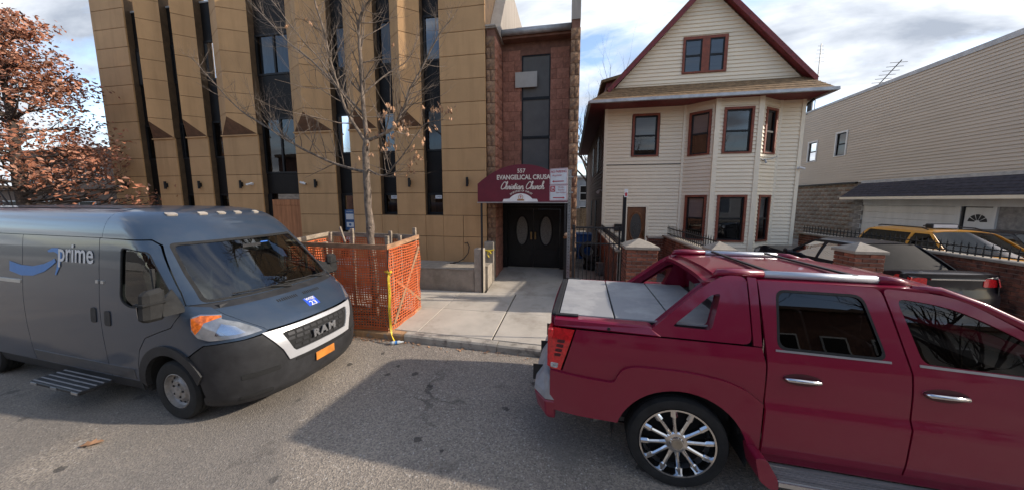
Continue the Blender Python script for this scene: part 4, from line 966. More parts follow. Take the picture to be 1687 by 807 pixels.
# old masonry below the siding
random.seed(5)
blk = [block_mesh(.43, .215, .08, .018, 'oldmasonry', s) for s in range(4)]
part_box('masonry_core', 'oldblock', nb, .0, .11, 18.32 - 18, NY1 - 18, 0, 3.45)
for r in range(15):
    y = 18.35 + (.22 if r % 2 else 0)
    while y < 23.4:
        piece('block', random.choice(blk), (-.01, y + .22 - 18, .22 + r * .22 + .11), nb, (0, 0, -PI / 2), (1, random.uniform(.6, 1.4), 1)); y += .442
part_box('ledge_trim', 'iron', nb, -.14, -.03, 18.3 - 18, NY1 - 18, 3.46, 3.53)
# grey block column right of the old wall
part_box('masonry_core', 'oldblock', nb, .0, .11, NY0 - 18, 18.32 - 18, 0, 3.5)
for r in range(12): piece('grey_block', cbox('gb', .42, .1, .205, .012, 'oldblock') if r == 0 else bpy.data.objects['grey_block'].data, (-.03, 18.05 - 18 + (.03 if r % 2 else 0), .3 + r * .215), nb, (0, 0, -PI / 2))
# pent roof
for k in range(6):
    t0, t1 = k / 6, (k + 1) / 6
    x0, x1, z0, z1 = lerp(-.62, -.03, t0), lerp(-.62, -.03, t1), lerp(2.78, 3.42, t0), lerp(2.78, 3.42, t1)
    e0, e1 = lerp(18.4, 18.1, t0) - 18, lerp(18.4, 18.1, t1) - 18
    MB().add([(x0, NY0 - 18, z0), (x0, e0, z0), (x1, e1, z1), (x1, NY0 - 18, z1), (x0, NY0 - 18, z0 + .03), (x0, e0, z0 + .03), (x1 , e1, z1 + .006), (x1, NY0 - 18, z1 + .006)], [(3, 2, 1, 0), (4, 5, 6, 7), (0, 1, 5, 4), (1, 2, 6, 5), (2, 3, 7, 6), (3, 0, 4, 7)]).build('shingle_course', 'shingle_dk', nb)
part_box('flashing', 'gutter', nb, -.045, -.03, NY0 - 18, 18.1 - 18, 3.43, 3.55)
part_box('pent_fascia', 'vinyl_trim', nb, -.64, -.56, NY0 - 18, 18.42 - 18, 2.66, 2.775); part_box('pent_soffit', 'vinyl_trim', nb, -.56, -.0, NY0 - 18, 18.4 - 18, 2.70, 2.74)
part_box('header_board', 'doorwhite', nb, -.06, -.005, NY0 - 18, 17.9 - 18, 2.40, 2.695)
for y0, y1 in ((17.86, 18.0), (13.98, 14.16), (13.9, 13.95), (13.02, 13.12)): part_box('door_post', 'doorwhite' if y0 != 13.9 else 'iron', nb, -.07, -.004, y0 - 18, y1 - 18, .2, 2.398)
gd = part_box('garage_door', 'doorwhite', nb, -.004, .03, 14.17 - 18, 17.85 - 18, .2, 2.385)
for k in range(8): part_box('door_slat', 'doorwhite', gd, -.022, -.005, 14.18 - 18, 17.84 - 18, .22 + k * .268, .22 + k * .268 + .258, .006)
pd = part_box('door', 'doorwhite', nb, -.03, .03, 13.13 - 18, 13.89 - 18, .2, 2.36, .006)
fan = MB(); cxy, czz = 13.51 - 18, 1.86
for k in range(5):
    a0, a1 = PI * (k + .08) / 5, PI * (k + .92) / 5
    fan.add([(-.036, cxy + math.cos(a) * rr, czz + math.sin(a) * rr) for rr in (.07, .27) for a in (a0, (a0 + a1) / 2, a1)], [(0, 1, 4, 3), (1, 2, 5, 4)])
fan.build('fan_window', 'iron', pd)
an = empty('roof_antenna', (14.6, 18.2, 7.9), 0, 'fallen metal antenna lying on the taupe building roof edge', 'antenna')
MB().tube([(0, .5, .25), (0, -.5, 1.0)], .02, 6).build('boom', 'iron', an)
for k in range(6): MB().tube([(-.35, .4 - k * .16, .33 + k * .12), (.35, .45 - k * .16, .36 + k * .12)], .012, 5).build('element', 'iron', an)
an2 = empty('roof_antenna', (14.35, 22.3, 7.74), 0, 'tall thin antenna mast rising behind the house roof', 'antenna')
MB().tube([(0, 0, 0), (0, 0, 4.0)], .024, 6).build('mast', 'galv', an2); MB().tube([(-.25, 0, 0), (-.25, 0, .9)], .13, 10).build('vent_pipe', 'iron', an2)
for k in range(5): MB().tube([(-.28 + .03 * k, 0, 3.0 + .22 * k), (.28 - .03 * k, .05, 3.0 + .22 * k)], .010, 5).build('element', 'galv', an2)

# ------------------------------------------------------------------ brick pillars and yard walls
bme = [cbox('brick_%d' % k, .205, .03, .064, .004, 'brick') for k in range(3)]
random.seed(8)
def pillar(x, y, w, z0, z1, lab):
    o = empty('brick_pillar', (x, y, z0), 0, lab, 'pillar', 'brick pillars along the yard front'); h = z1 - z0
    MB().box(-w / 2 + .012, w / 2 - .012, -w / 2 + .012, w / 2 - .012, 0, h).build('mortar_core', 'mortar', o)
    nr = int(h / .079); pitch = h / nr
    for r in range(nr):
        z = (r + .5) * pitch
        for face, (rot, nrm) in enumerate(((0, (0, -1)), (-PI / 2, (-1, 0)), (PI / 2, (1, 0)))):
            nb_ = max(2, round(w / .215)); L = w / nb_; off = (L / 2 if r % 2 else 0)
            ed = [-w / 2] + [(-w / 2 + off + L * k) for k in range(0 if off else 1, nb_ + (0 if off else 0))] + [w / 2]
            for a, b in zip(ed, ed[1:]):
                if b - a < .03: continue
                m_ = (a + b) / 2; sc = (b - a - .011) / .205
                px, py = (m_, -w / 2 + .008) if face == 0 else ((-w / 2 + .008, -m_) if face == 1 else (w / 2 - .008, m_))
                piece('brick', random.choice(bme), (px, py, z), o, (0, 0, rot), (sc, 1, 1))
    c = w / 2 + .035
    MB().add([(-c, -c, h + .005), (c, -c, h + .005), (c, c, h + .005), (-c, c, h + .005), (-c, -c, h + .055), (c, -c, h + .055), (c, c, h + .055), (-c, c, h + .055), (0, 0, h + .20)], [(3, 2, 1, 0), (0, 1, 5, 4), (1, 2, 6, 5), (2, 3, 7, 6), (3, 0, 4, 7), (4, 5, 8), (5, 6, 8), (6, 7, 8), (7, 4, 8)]).build('pyramid_cap', 'cap', o)
    return o
pillar(1.53, 7.15, .62, .2, 1.58, 'wide brick pillar with pyramid cap beside the tall gate post')
pillar(3.12, 7.12, .42, .2, 1.56, 'narrow brick pillar with pyramid cap at the end of the railed wall')
pillar(5.62, 7.15, .48, .2, 1.60, 'brick pillar with pyramid cap in front of the black sedan')
def brick_wall(A, B, z0, z1, lab, th=.24, rail=None, name='brick_wall'):
    A, B = Vector((*A, 0)), Vector((*B, 0)); d = B - A; L = d.length; o = empty(name, (A.x, A.y, z0), math.atan2(d.y, d.x), lab, 'wall'); h = z1 - z0
    MB().box(0, L, -th / 2 + .012, th / 2 - .012, 0, h).build('mortar_core', 'mortar', o)
    mb = MB(); nr = int(h / .079); p = h / nr
    for s in (-1, 1):
        for r in range(nr):
            x = -(.108 if r % 2 else 0)
            while x < L:
                a, b = max(0, x) + .005, min(L, x + .216) - .005
                if b - a > .02:
                    y0, y1 = sorted((s * (th / 2 - .014), s * (th / 2 + random.uniform(-.001, .003)))); mb.box(a, b, y0, y1, r * p + .006, (r + 1) * p - .006)
                x += .216
    tag(mb.build('bricks', 'brick_wallm', o), kind='stuff')
    MB().box(-.02, L + .02, -th / 2 - .04, th / 2 + .04, h + .002, h + .06).build('coping', 'cap', o, bevel=.008)
    if rail:
        rm = MB(); rm.box(0, L, -.012, .012, h + .10, h + .125).box(0, L, -.012, .012, h + .06 + rail, h + .085 + rail); rm.build('rail', 'iron', o)
        k = 0
        while k * .13 < L:
            x = k * .13 + .05; MB().box(x - .008, x + .008, -.008, .008, h + .062, h + rail + .12).add([(x - .016, 0, h + rail + .12), (x, -.01, h + rail + .12), (x + .016, 0, h + rail + .12), (x, .01, h + rail + .12), (x, 0, h + rail + .19)], [(0, 1, 4), (1, 2, 4), (2, 3, 4), (3, 0, 4)]).build('picket', 'iron', o); k += 1
    return o
bm_ = mat('brick wall bricks', (0.25, 0.085, 0.048), 0.92, nscale=5, amt=0.6, bump=0.3, bscale=90, stain=(0.11, 0.045, 0.032), sscale=7, sth=(0.5, 0.6)); M['brick_wallm'] = bm_
brick_wall((1.24, HY - .05), (1.24, 7.47), .2, 1.42, 'brick yard wall running from the gate back to the cream house', rail=.12)
brick_wall((3.2, 10.9), (3.2, 7.4), .2, 1.42, 'brick wall with black railing right of the house path', rail=.22)
brick_wall((3.34, 10.95), (2.6, 10.95), .2, 1.36, 'short brick wall by the foot of the wooden house door', name='brick_wall')
brick_wall((8.55, 13.2), (8.55, 7.0), .2, 1.38, 'brick wall with spiked railing between black sedan and yellow taxi', rail=.16)
sc = empty('scroll_bracket', (3.2, 7.48, 1.42), 0, 'curled black iron scroll at the end of the railed wall', 'railing')
MB().tube([(math.cos(a) * (.09 - a * .008) - .0, -.0 - .05 + .0 * a, .16 + math.sin(a) * (.09 - a * .008)) for a in [k * .5 for k in range(20)]], .012, 5).tube([(.09, -.05, .0), (.09, -.05, .16)], .012, 5).build('scroll', 'iron', sc)

# ------------------------------------------------------------------ yard gate
gt = empty('yard_gate', (.68, 7.5, .2), 0, 'black iron bar gate across the gap between tower and house', 'gate')
def gb(n, x0, x1, y0, y1, z0, z1): part_box(n, 'iron', gt, x0 - .68, x1 - .68, y0 - 7.5, y1 - 7.5, z0 - .2, z1 - .2)
gb('top_rail', .16, 1.14, 7.48, 7.515, 1.95, 1.99); gb('mid_rail', .16, 1.14, 7.48, 7.515, 1.58, 1.61); gb('bottom_rail', .16, 1.14, 7.48, 7.515, .32, .35)
gb('post', .09, .15, 7.46, 7.53, .2, 2.03); gb('stile', 1.145, 1.18, 7.47, 7.52, .28, 2.0)
for k in range(9): gb('bar', .235 + k * .1, .253 + k * .1, 7.49, 7.508, .353, 1.947)
for z in (.6, 1.4): gb('hinge', .15, .17, 7.47, 7.52, z, z + .1)
gp = empty('gate_post', (1.235, 7.42, .2), 0, 'tall dark square post with small pale tag beside the yard gate', 'post')
MB().box(-.035, .035, -.035, .035, 0, 2.52).build('shaft', 'black_metal', gp, bevel=.004); MB().box(-.02, .055, -.045, -.038, 2.48, 2.66).build('tag', 'sign_white', gp); MB().box(-.005, .04, -.047, -.0455, 2.5, 2.58).build('tag_print', 'sign_red', gp)
bp_ = empty('gate_post', (-.06, 7.55, .2), 0, 'black square fence post with wooden ball finial at the church entrance', 'post')
MB().box(-.05, .05, -.05, .05, 0, 1.5).build('shaft', 'black_metal', bp_, bevel=.005); MB().box(-.065, .065, -.065, .065, 1.503, 1.53).build('cap', 'doorwood', bp_)
M['ballwood'] = mat('pale wood ball', (0.36, 0.22, 0.13), 0.6)
MB().lathe([(.001, 1.53)] + [(.05 * math.sin(a), 1.58 - .05 * math.cos(a)) for a in [PI * k / 8 for k in range(1, 8)]] + [(.001, 1.63)], 14, 'z').build('ball', 'ballwood', bp_, True)
# junk in the side yard
cb = empty('cinder_block', (1.0, 10.2, .235), R(20), 'grey cinder block standing in the side yard behind the gate', 'block')
MB().box(-.1, .1, -.1, -.07, 0, .4).box(-.1, .1, .07, .1, 0, .4).box(-.1, .1, -.07, .07, 0, .035).box(-.1, .1, -.07, .07, .365, .4).box(-.1, .1, -.07, .07, .18, .215).build('shell', 'oldblock', cb)
bn = empty('blue_bin', (.62, 13.2, .24), 0, 'blue bin at the back of the side passage', 'bin')
M['bluebin'] = mat('blue plastic', (0.02, 0.08, 0.24), 0.5)
MB().add([(-.24, -.24, 0), (.24, -.24, 0), (.24, .24, 0), (-.24, .24, 0), (-.3, -.3, .95), (.3, -.3, .95), (.3, .3, .95), (-.3, .3, .95)], [(3, 2, 1, 0), (0, 1, 5, 4), (1, 2, 6, 5), (2, 3, 7, 6), (3, 0, 4, 7)]).build('body', 'bluebin', bn)
MB().box(-.33, .33, -.34, .33, .955, 1.02).build('lid', 'bluebin', bn, bevel=.015); MB().box(-.25, .25, .28, .34, .8, .87).build('handle', 'bluebin', bn)
jk = empty('old_tyres', (.85, 11.1, .24), 0, 'worn tyres piled in the side yard behind the gate', 'tyres')
for k, (dx, z, tilt) in enumerate(((0, .1, 0), (.03, .31, 0), (-.15, .62, 1.2))):
    q = MB().lathe([(.17, -.08), (.29, -.1), (.32, -.05), (.32, .05), (.29, .1), (.17, .08), (.2, 0), (.17, -.08)], 20, 'z').build('tyre', 'rubber', jk, True, sharp=40); q.location = (dx, 0, z); q.rotation_euler = (tilt, 0, 0)
# timber fence and far things in the gap
tf = empty('timber_fence', (1.0, 25, .25), 0, 'brown timber fence closing the side passage', 'fence')
for k in range(14): MB().box(-1.3 + k * .18, -1.3 + k * .18 + .17, 0, .03, 0, 1.75).build('board', 'lumber', tf)
def far_house(x0, x1, y, z1, m, lab, wins, name='far_house', depth=8):
    o = empty(name, ((x0 + x1) / 2, y, 0), 0, lab, 'house'); w = (x1 - x0) / 2
    MB().box(-w, w, 0, depth, 0, z1).build('wall', m, o)
    MB().box(-w - .25, w + .25, -.3, depth + .2, z1 + .005, z1 + .22).build('cornice', 'doorwhite' if m != 'bldg_far' else 'bldg_far', o)
    for (wx, wz, ww, wh) in wins:
        f = MB().box(wx - ww / 2, wx + ww / 2, -.06, -.004, wz, wz + wh).build('window', 'doorwhite', o)
        MB().box(wx - ww / 2 + .08, wx + ww / 2 - .08, -.075, -.063, wz + .08, wz + wh / 2 - .04).box(wx - ww / 2 + .08, wx + ww / 2 - .08, -.075, -.063, wz + wh / 2 + .04, wz + wh - .08).build('pane', 'spandrel', f)
    return o
far_house(-3.5, 5.5, 34, 5.0, 'bldg_grey', 'pale grey blue house far behind the side passage', [(.5, 2.6, .9, 1.6), (2.0, 2.6, .9, 1.6), (-1.2, 2.6, .9, 1.6), (.5, .5, .9, 1.5)])
far_house(-74, -56, 30, 9.0, 'bldg_far', 'dark brown brick block far down the street behind the oak', [(-6 + 3 * i, 2 + 3 * j, 1.4, 1.8) for i in range(5) for j in range(2)], depth=14)
far_house(-54, -38, 34, 6.5, 'bldg_tan', 'low tan building far down the street beside the tan church', [(-5 + 3.2 * i, 1.5 + 2.6 * j, 1.3, 1.5) for i in range(4) for j in range(2)], depth=12)
far_house(-46, -28, 16.5, 3.4, 'bldg_far', 'low brown shed behind the oak tree', [(-5 + 4 * i, 1.2, 1.6, 1.4) for i in range(4)], depth=8)
far_house(25, 37, 9.5, 6.0, 'bldg_tan', 'tan row house down the street beyond the taupe building', [(-4 + 2.7 * i, .9 + 2.8 * j, 1.1, 1.6) for i in range(4) for j in range(2)], depth=10)
far_house(38, 52, 9.5, 6.4, 'bldg_far', 'brown brick row house farthest down the street at the right', [(-4.5 + 3 * i, .9 + 2.8 * j, 1.1, 1.6) for i in range(4) for j in range(2)], depth=10)
# ------------------------------------------------------------------ vehicles: shared parts
def sm(a, b, t):
    t = max(0, min(1, (t - a) / (b - a))); return t * t * (3 - 2 * t)
class Map:
    def __init__(s, f, sign): s.f, s.sign = f, sign
    def __call__(s, u, v): return s.f(u, v)
def wheel(par, x, y, r, w, side, style, rim_r, z=None):
    """side -1: outer face looks to -y"""
    z = r if z is None else z
    o = MB().lathe([(rim_r * .96, -w * .40), (rim_r * .90, -w * .2), (rim_r * .88, w * .2), (rim_r * .96, w * .42)], 40, 'y').build('wheel', 'silver' if style != 'steel' else 'steelwheel', par, True)
    o.location = (x, y, z)
    if side > 0: o.rotation_euler = (0, 0, PI)
    hw = w / 2
    pr = [(rim_r, -hw * .86), (rim_r + .012, -hw * .97), (lerp(rim_r, r, .45), -hw * 1.04), (lerp(rim_r, r, .8), -hw * .99), (r - .012, -hw * .84), (r - .003, -hw * .70)]
    g_ = []
    for k in range(4):
        c = -hw * .55 + hw * 1.1 * k / 3; g_ += [(r, c - .012 - hw * .09), (r, c - .006), (r - .012, c - .004), (r - .012, c + .004), (r, c + .006)]
    pr += g_ + [(r - .003, hw * .7), (r - .012, hw * .84), (lerp(rim_r, r, .5), hw), (rim_r, hw * .86)]
    MB().lathe(pr, 56, 'y').build('tyre', 'rubber', o, True, sharp=32)
    if style == 'chrome':
        rm = MB(); rm.lathe([(rim_r * 1.01, -hw * .86), (rim_r * 1.0, -hw * .98), (rim_r * .955, -hw * .98), (rim_r * .93, -hw * .80), (rim_r * .90, -hw * .35)], 56, 'y'); rm.build('rim', 'chrome', o, True, sharp=40)
        sp = MB()
        for k in range(12):
            a = 2 * PI * k / 12 + .12; c, s = math.cos(a), math.sin(a); px, pz = -s, c
            def q(rr, t, yy): return (c * rr + px * t, yy, s * rr + pz * t)
            rows = [(.062, .024, -hw * .78), (rim_r * .45, .017, -hw * .80), (rim_r * .72, .017, -hw * .83), (rim_r * .76, .029, -hw * .84), (rim_r * .94, .026, -hw * .80)]
            vs = []
            for rr, t, yy in rows: vs += [q(rr, -t, yy), q(rr, -t * .4, yy - .012), q(rr, t * .4, yy - .012), q(rr, t, yy), q(rr, t, yy + .04), q(rr, -t, yy + .04)]
            fs = []
            for i in range(len(rows) - 1):
                for j in range(6): fs.append((i * 6 + j, i * 6 + (j + 1) % 6, i * 6 + 6 + (j + 1) % 6, i * 6 + 6 + j))
            sp.add(vs, fs)
        sp.build('spokes', 'chrome', o)
        MB().lathe([(.10, -hw * .6), (.10, -hw * .80), (.088, -hw * .88), (.062, -hw * .90), (.055, -hw * 1.0), (.001, -hw * 1.02)], 28, 'y').build('hub_cap', 'chrome', o, True, sharp=30)
        MB().lathe([(.046, -hw * 1.03), (.040, -hw * 1.045), (.001, -hw * 1.05)], 24, 'y').build('hub_disc', 'brassy', o)
        MB().lathe([(rim_r * .86, -hw * .1), (.03, -hw * .1)], 32, 'y').build('brake_disc', 'dark_in', o)
    elif style == 'steel':
        MB().lathe([(rim_r * 1.0, -hw * .92), (rim_r * .95, -hw * .95), (rim_r * .92, -hw * .6), (rim_r * .82, -hw * .45), (rim_r * .62, -hw * .62), (rim_r * .54, -hw * .80), (rim_r * .42, -hw * .80), (.001, -hw * .78)], 48, 'y').build('rim', 'steelwheel', o, True, sharp=35)
        hm = MB()
        for k in range(14):
            a = 2 * PI * k / 14; hm.lathe([(.001, 0), (.0165, 0), (.0165, .004)], 10, 'y', (math.cos(a) * rim_r * .73, -hw * .555, math.sin(a) * rim_r * .73))
        tag(hm.build('vent_holes', 'dark_in', o), kind='stuff')
        MB().lathe([(.058, -hw * .8), (.055, -hw * .9), (.001, -hw * .92)], 20, 'y').build('hub_cap', 'steelwheel', o)
        for k in range(5):
            a = 2 * PI * k / 5; MB().lathe([(.013, -hw * .79), (.012, -hw * .87), (.001, -hw * .88)], 8, 'y', (math.cos(a) * .082, 0, math.sin(a) * .082)).build('lug_nut', 'dark_in', o)
    else:
        MB().lathe([(rim_r, -hw * .9), (rim_r * .94, -hw * .93), (rim_r * .9, -hw * .4), (.05, -hw * .3)], 36, 'y').build('rim', 'silver', o, True, sharp=35)
        for k in range(5):
            a = 2 * PI * k / 5; MB().bar((math.cos(a) * .03, -hw * .75, math.sin(a) * .03), (math.cos(a) * rim_r * .95, -hw * .8, math.sin(a) * rim_r * .95), .05, .03, (0, 1, 0)).build('spoke', 'silver', o)
        MB().lathe([(.06, -hw * .7), (.055, -hw * .9), (.001, -hw * .9)], 16, 'y').build('hub_cap', 'silver', o)
    return o
M['steelwheel'] = mat('worn steel wheel', (0.33, 0.31, 0.29), 0.5, metal=0.4, nscale=14, amt=0.3, stain=(0.16, 0.08, 0.045), sscale=16, sth=(0.6, 0.75))
M['brassy'] = mat('dull hub disc', (0.42, 0.36, 0.28), 0.4, metal=0.6)
def seat(par, x, y, z, m='seat'):
    s = MB().box(x - .25, x + .27, y - .25, y + .25, z, z + .16).build('seat', m, par, bevel=.04)
    b = MB().add([(x - .32, y - .24, z + .12), (x - .16, y - .24, z + .12), (x - .16, y + .24, z + .12), (x - .32, y + .24, z + .12), (x - .46, y - .22, z + .72), (x - .34, y - .22, z + .74), (x - .34, y + .22, z + .74), (x - .46, y + .22, z + .72)], [(3, 2, 1, 0), (4, 5, 6, 7), (0, 1, 5, 4), (1, 2, 6, 5), (2, 3, 7, 6), (3, 0, 4, 7)]).build('backrest', m, s, bevel=.04)
    MB().box(x - .47, x - .36, y - .13, y + .13, z + .77, z + .95).build('headrest', m, s, bevel=.03)
def arch_pts(cx, cz, r, a0, a1, n=18): return [(cx + r * math.cos(R(a0 + (a1 - a0) * k / n)), cz + r * math.sin(R(a0 + (a1 - a0) * k / n))) for k in range(n + 1)]

def liner(par, cx, cz, r, yi, yo):
    a = arch_pts(cx, cz, r, 190, -10, 16); mb = MB(); n = len(a)
    mb.add([(x, yi, z) for x, z in a] + [(x, yo, z) for x, z in a], [(k, k + 1, n + k + 1, n + k) for k in range(n - 1)] + [tuple(range(n))]); mb.build('wheel_liner', 'dark_in', par)

# ------------------------------------------------------------------ burgundy pickup
def pickup():
    P = empty('pickup_truck', (1.05, 3.735, 0), R(-3.0), 'burgundy crew cab pickup with grey bed cover and chrome spoked wheels', 'pickup truck')
    P.rotation_euler = (R(-1.5), 0, R(-3.0)); P.location.z = -.026
    yz = pchip([.38, .6, .95, 1.12, 1.28, 1.36, 1.42, 1.90, 1.97], [.955, .972, .982, .985, .974, .955, .938, .785, .75])
    def ys(x, z):
        y = yz(z) - .05 * sm(-.75, -1.25, x) ** 1.5 - .10 * sm(3.3, 4.4, x)
        return y
    def ysd(x, z): return ys(x, z) + .03 * sm(.945, .885, z) - .012 * sm(.6, .45, z)
    def SM(s, f=ys): return Map(lambda u, v: (u, s * f(u, v), v), -s)
    RP = 'red_paint'
    for s in (-1, 1):
        m = SM(s)
        arch = arch_pts(0, .40, .555, 163, 18)
        quarter = [(-1.145, .57), (-.535, .565)] + arch + [(.54, .50), (.625, .50), (.624, .95), (.628, 1.25), (.604, 1.388), (-.30, 1.392), (-.915, 1.392), (-1.035, .985), (-1.145, .985)]
        surf('bed_side', quarter, m, RP, P, rim=.03, step=.08)
        fl = arch_pts(0, .40, .548, 158, 10, 20)
        flare = [(-1.15, .575), (-.52, .562)] + fl + [(.60, .50), (.618, .52), (.618, .93)] + fillet([(.50, 1.02), (.35, 1.085, .1), (.05, 1.128, .15), (-.38, 1.125, .12), (-.50, 1.085, .06), (-.56, .955, .05), (-.60, .945)], 0)  + [(-1.15, .975)]
        surf('wheel_flare', flare, m, RP, P, rim=.04, off=.022, step=.06)
        surf('sail_pillar', fillet([(-.31, 1.405), (.535, 1.40, .07), (.53, 1.945, .05), (.37, 1.955, .1), (.2, 1.86, .1)], 0), Map(lambda u, v, s=s: (u, s * (ys(u, v) - .004), v), -s), RP, P, holes=[fillet([(-.08, 1.495), (.235, 1.49), (.325, 1.80), (.24, 1.775)], .035)], rim=.13, step=.08)
        surf('sail_inner', fillet([(-.30, 1.405), (.50, 1.405), (.53, 1.94), (.37, 1.95, .1), (.2, 1.85, .1)], 0), Map(lambda u, v, s=s: (u, s * (ys(u, v) - .134), v), s), RP, P, holes=[fillet([(-.08, 1.495), (.235, 1.49), (.325, 1.80), (.24, 1.775)], .035)], rim=0, step=.1)
        surf('rear_pillar', [(.545, 1.398), (.606, 1.396), (.607, 1.94), (.54, 1.945)], m, RP, P, rim=.02)
        dz = Map(lambda u, v, s=s: (u, s * ysd(u, v), v), -s)
        rd = fillet([(.633, .49), (1.575, .49), (1.585, .95), (1.575, 1.30), (1.465, 1.91, .06), (.615, 1.925), (.64, 1.25)], 0)
        rw = fillet([(.72, 1.395), (1.435, 1.385), (1.335, 1.845), (.745, 1.85)], .07)
        d1 = surf('rear_door', rd, dz, RP, P, holes=[rw], rim=.025, step=.06, stepv=.04)
        surf('window', fillet([(.705, 1.38), (1.45, 1.37), (1.345, 1.86), (.735, 1.865)], .07), SM(s, lambda u, v: ys(u, v) - .012), 'tint', d1, rim=0)
        surf('window_seal', fillet([(.712, 1.387), (1.443, 1.377), (1.34, 1.853), (.74, 1.858)], .07), SM(s, lambda u, v: ys(u, v) + .001), 'rubber', d1, holes=[fillet([(.732, 1.407), (1.423, 1.397), (1.326, 1.833), (.757, 1.838)], .065)], rim=.004)
        surf('belt_strip', [(.70, 1.372), (1.46, 1.362), (1.46, 1.378), (.70, 1.388)], SM(s, lambda u, v: ys(u, v) + .005), 'silver', d1, rim=.006)
        fd = fillet([(1.588, .49), (2.73, .49), (2.745, 1.0), (2.76, 1.285), (2.33, 1.625, .3), (1.93, 1.875, .15), (1.480, 1.91, .05), (1.588, 1.30), (1.598, .95)], 0)
        fw = fillet([(1.655, 1.38), (2.61, 1.345, .05), (2.26, 1.605, .3), (1.88, 1.80, .2), (1.555, 1.84)], .06)
        d2 = surf('front_door', fd, dz, RP, P, holes=[fw], rim=.025, step=.06, stepv=.04)
        surf('window', fillet([(1.64, 1.365), (2.64, 1.33, .05), (2.27, 1.62, .3), (1.88, 1.815, .2), (1.545, 1.855)], .06), SM(s, lambda u, v: ys(u, v) - .012), 'tint2', d2, rim=0)
        surf('belt_strip', [(1.63, 1.357), (2.66, 1.322), (2.66, 1.34), (1.63, 1.375)], SM(s, lambda u, v: ys(u, v) + .005), 'silver', d2, rim=.006)
        for d, hx in ((d1, .745), (d2, 1.64)):
            cup = [(hx + .135 + .135 * math.cos(a) , 1.165 + .05 * math.sin(a)) for a in [2 * PI * k / 20 for k in range(20)]]
            surf('handle_cup', [(hx + .135 + (x - hx - .135) * 1.06, 1.165 + (z - 1.165) * 1.1) for x, z in cup], SM(s, lambda u, v: ys(u, v) + .002), RP, d, rim=.006, holes=[cup])
            surf('cup_recess', cup, SM(s, lambda u, v: ys(u, v) + .0015), 'dark_red', d, rim=0)
            yh = s * (ys(hx, 1.165) + .028)
            MB().tube([(hx + .01, s * ys(hx, 1.165), 1.165), (hx + .03, yh, 1.168), (hx + .13, yh + s * .006, 1.17), (hx + .24, yh, 1.168), (hx + .26, s * ys(hx, 1.165), 1.165)], [.012, .017, .018, .017, .012], 8).build('handle', 'chrome', d, True)
        # tail lamp
        tl = surf('tail_lamp', [(-1.16, .985), (-1.055, .985), (-.93, 1.388), (-1.165, 1.388)], SM(s, lambda u, v: ys(u, v) + .004), 'lens_red', P, rim=.03, step=.05)
        MB().box(-1.185, -1.13, min(s * .78, s * .94), max(s * .78, s * .94), .99, 1.385).build('lamp_back', 'lens_red', tl, bevel=.015)
        for k in range(4): surf('lamp_cell', fillet([(-1.12 + .008 * k, 1.12 + .045 * k), (-1.06 + .012 * k, 1.12 + .045 * k), (-1.05 + .012 * k, 1.15 + .045 * k), (-1.11 + .008 * k, 1.15 + .045 * k)], .01), SM(s, lambda u, v: ys(u, v) + .006), 'dark_red', tl, rim=.003)
        surf('reverse_lens', fillet([(-1.15, 1.0), (-1.085, 1.0), (-1.075, 1.05), (-1.15, 1.05)], .012), SM(s, lambda u, v: ys(u, v) + .0065), 'lens_clear', tl, rim=.004)
        # bed rail cap
        yo, yi = s * .955, s * .80
        rc = MB(); rc.add([(-1.13, yo - s * .035, 1.398), (-.16, yo, 1.398), (-.16, yi, 1.398), (-1.13, yi, 1.398), (-1.13, yo - s * .06, 1.475), (-.26, yo - s * .04, 1.475), (-.26, yi, 1.485), (-1.13, yi, 1.485)], [(3, 2, 1, 0), (4, 5, 6, 7), (0, 1, 5, 4), (1, 2, 6, 5), (2, 3, 7, 6), (3, 0, 4, 7)])
        rc.build('bed_rail', RP, P, bevel=.014)
        MB().box(-1.12, -.9, min(yi, yi + s * .05), max(yi, yi + s * .05), 1.487, 1.499).build('rail_clip', 'plastic', P)
        MB().lathe([(.001, -.006), (.016, -.006), (.016, .004)], 12, 'y', (-.62, s * .948, 1.43)).build('tie_down', 'iron', P)
        # running board
        rb = MB().box(.68, 2.95, min(s * .93, s * 1.14), max(s * .93, s * 1.14), .34, .385).build('running_board', 'stepgrey', P, bevel=.01)
        for k in range(6): 
            yk = s * (.985 + .026 * k); MB().box(.70, 2.93, min(yk, yk + s * .012), max(yk, yk + s * .012), .386, .392).build('tread_rib', 'stepgrey', rb)
        MB().box(.69, 2.94, min(s * 1.142, s * 1.152), max(s * 1.142, s * 1.152), .345, .38).build('edge_strip', 'silver', rb)
        MB().prism(fillet([(.52, .55), (.60, .55), (.685, .40), (.70, .31), (.64, .30), (.56, .36)], .03), min(s * .93, s * 1.145), max(s * .93, s * 1.145), 'y').build('step_end', RP, P, bevel=.008)
        surf('rocker', [(.56, .40), (2.74, .40), (2.74, .485), (.62, .485)], SM(s, lambda u, v: ys(u, v) - .01), RP, P, rim=.02)
        # front fender
        fa = arch_pts(3.3, .40, .52, 170, 10)
        surf('front_fender', [(2.745, .49), (2.79, .49)] + fa + [(3.85, .5), (4.30, .55), (4.32, 1.0), (4.25, 1.12), (3.6, 1.22), (2.775, 1.28), (2.76, 1.0)], m, RP, P, rim=.03)
        hl = surf('headlamp', fillet([(4.02, .90), (4.33, .90), (4.28, 1.12), (4.05, 1.13)], .03), SM(s, lambda u, v: ys(u, v) + .005), 'lens_clear', P, rim=.03)
        mr = MB().box(2.55, 2.72, min(s * 1.06, s * 1.27), max(s * 1.06, s * 1.27), 1.33, 1.53).build('mirror', RP, P, bevel=.04); MB().bar((2.62, s * .95, 1.36), (2.64, s * 1.08, 1.38), .08).build('mirror_arm', 'plastic', mr); MB().box(2.545, 2.549, min(s * 1.09, s * 1.24), max(s * 1.09, s * 1.24), 1.36, 1.5).build('mirror_glass', 'chrome', mr)
        # roof rail
        y0 = s * .70
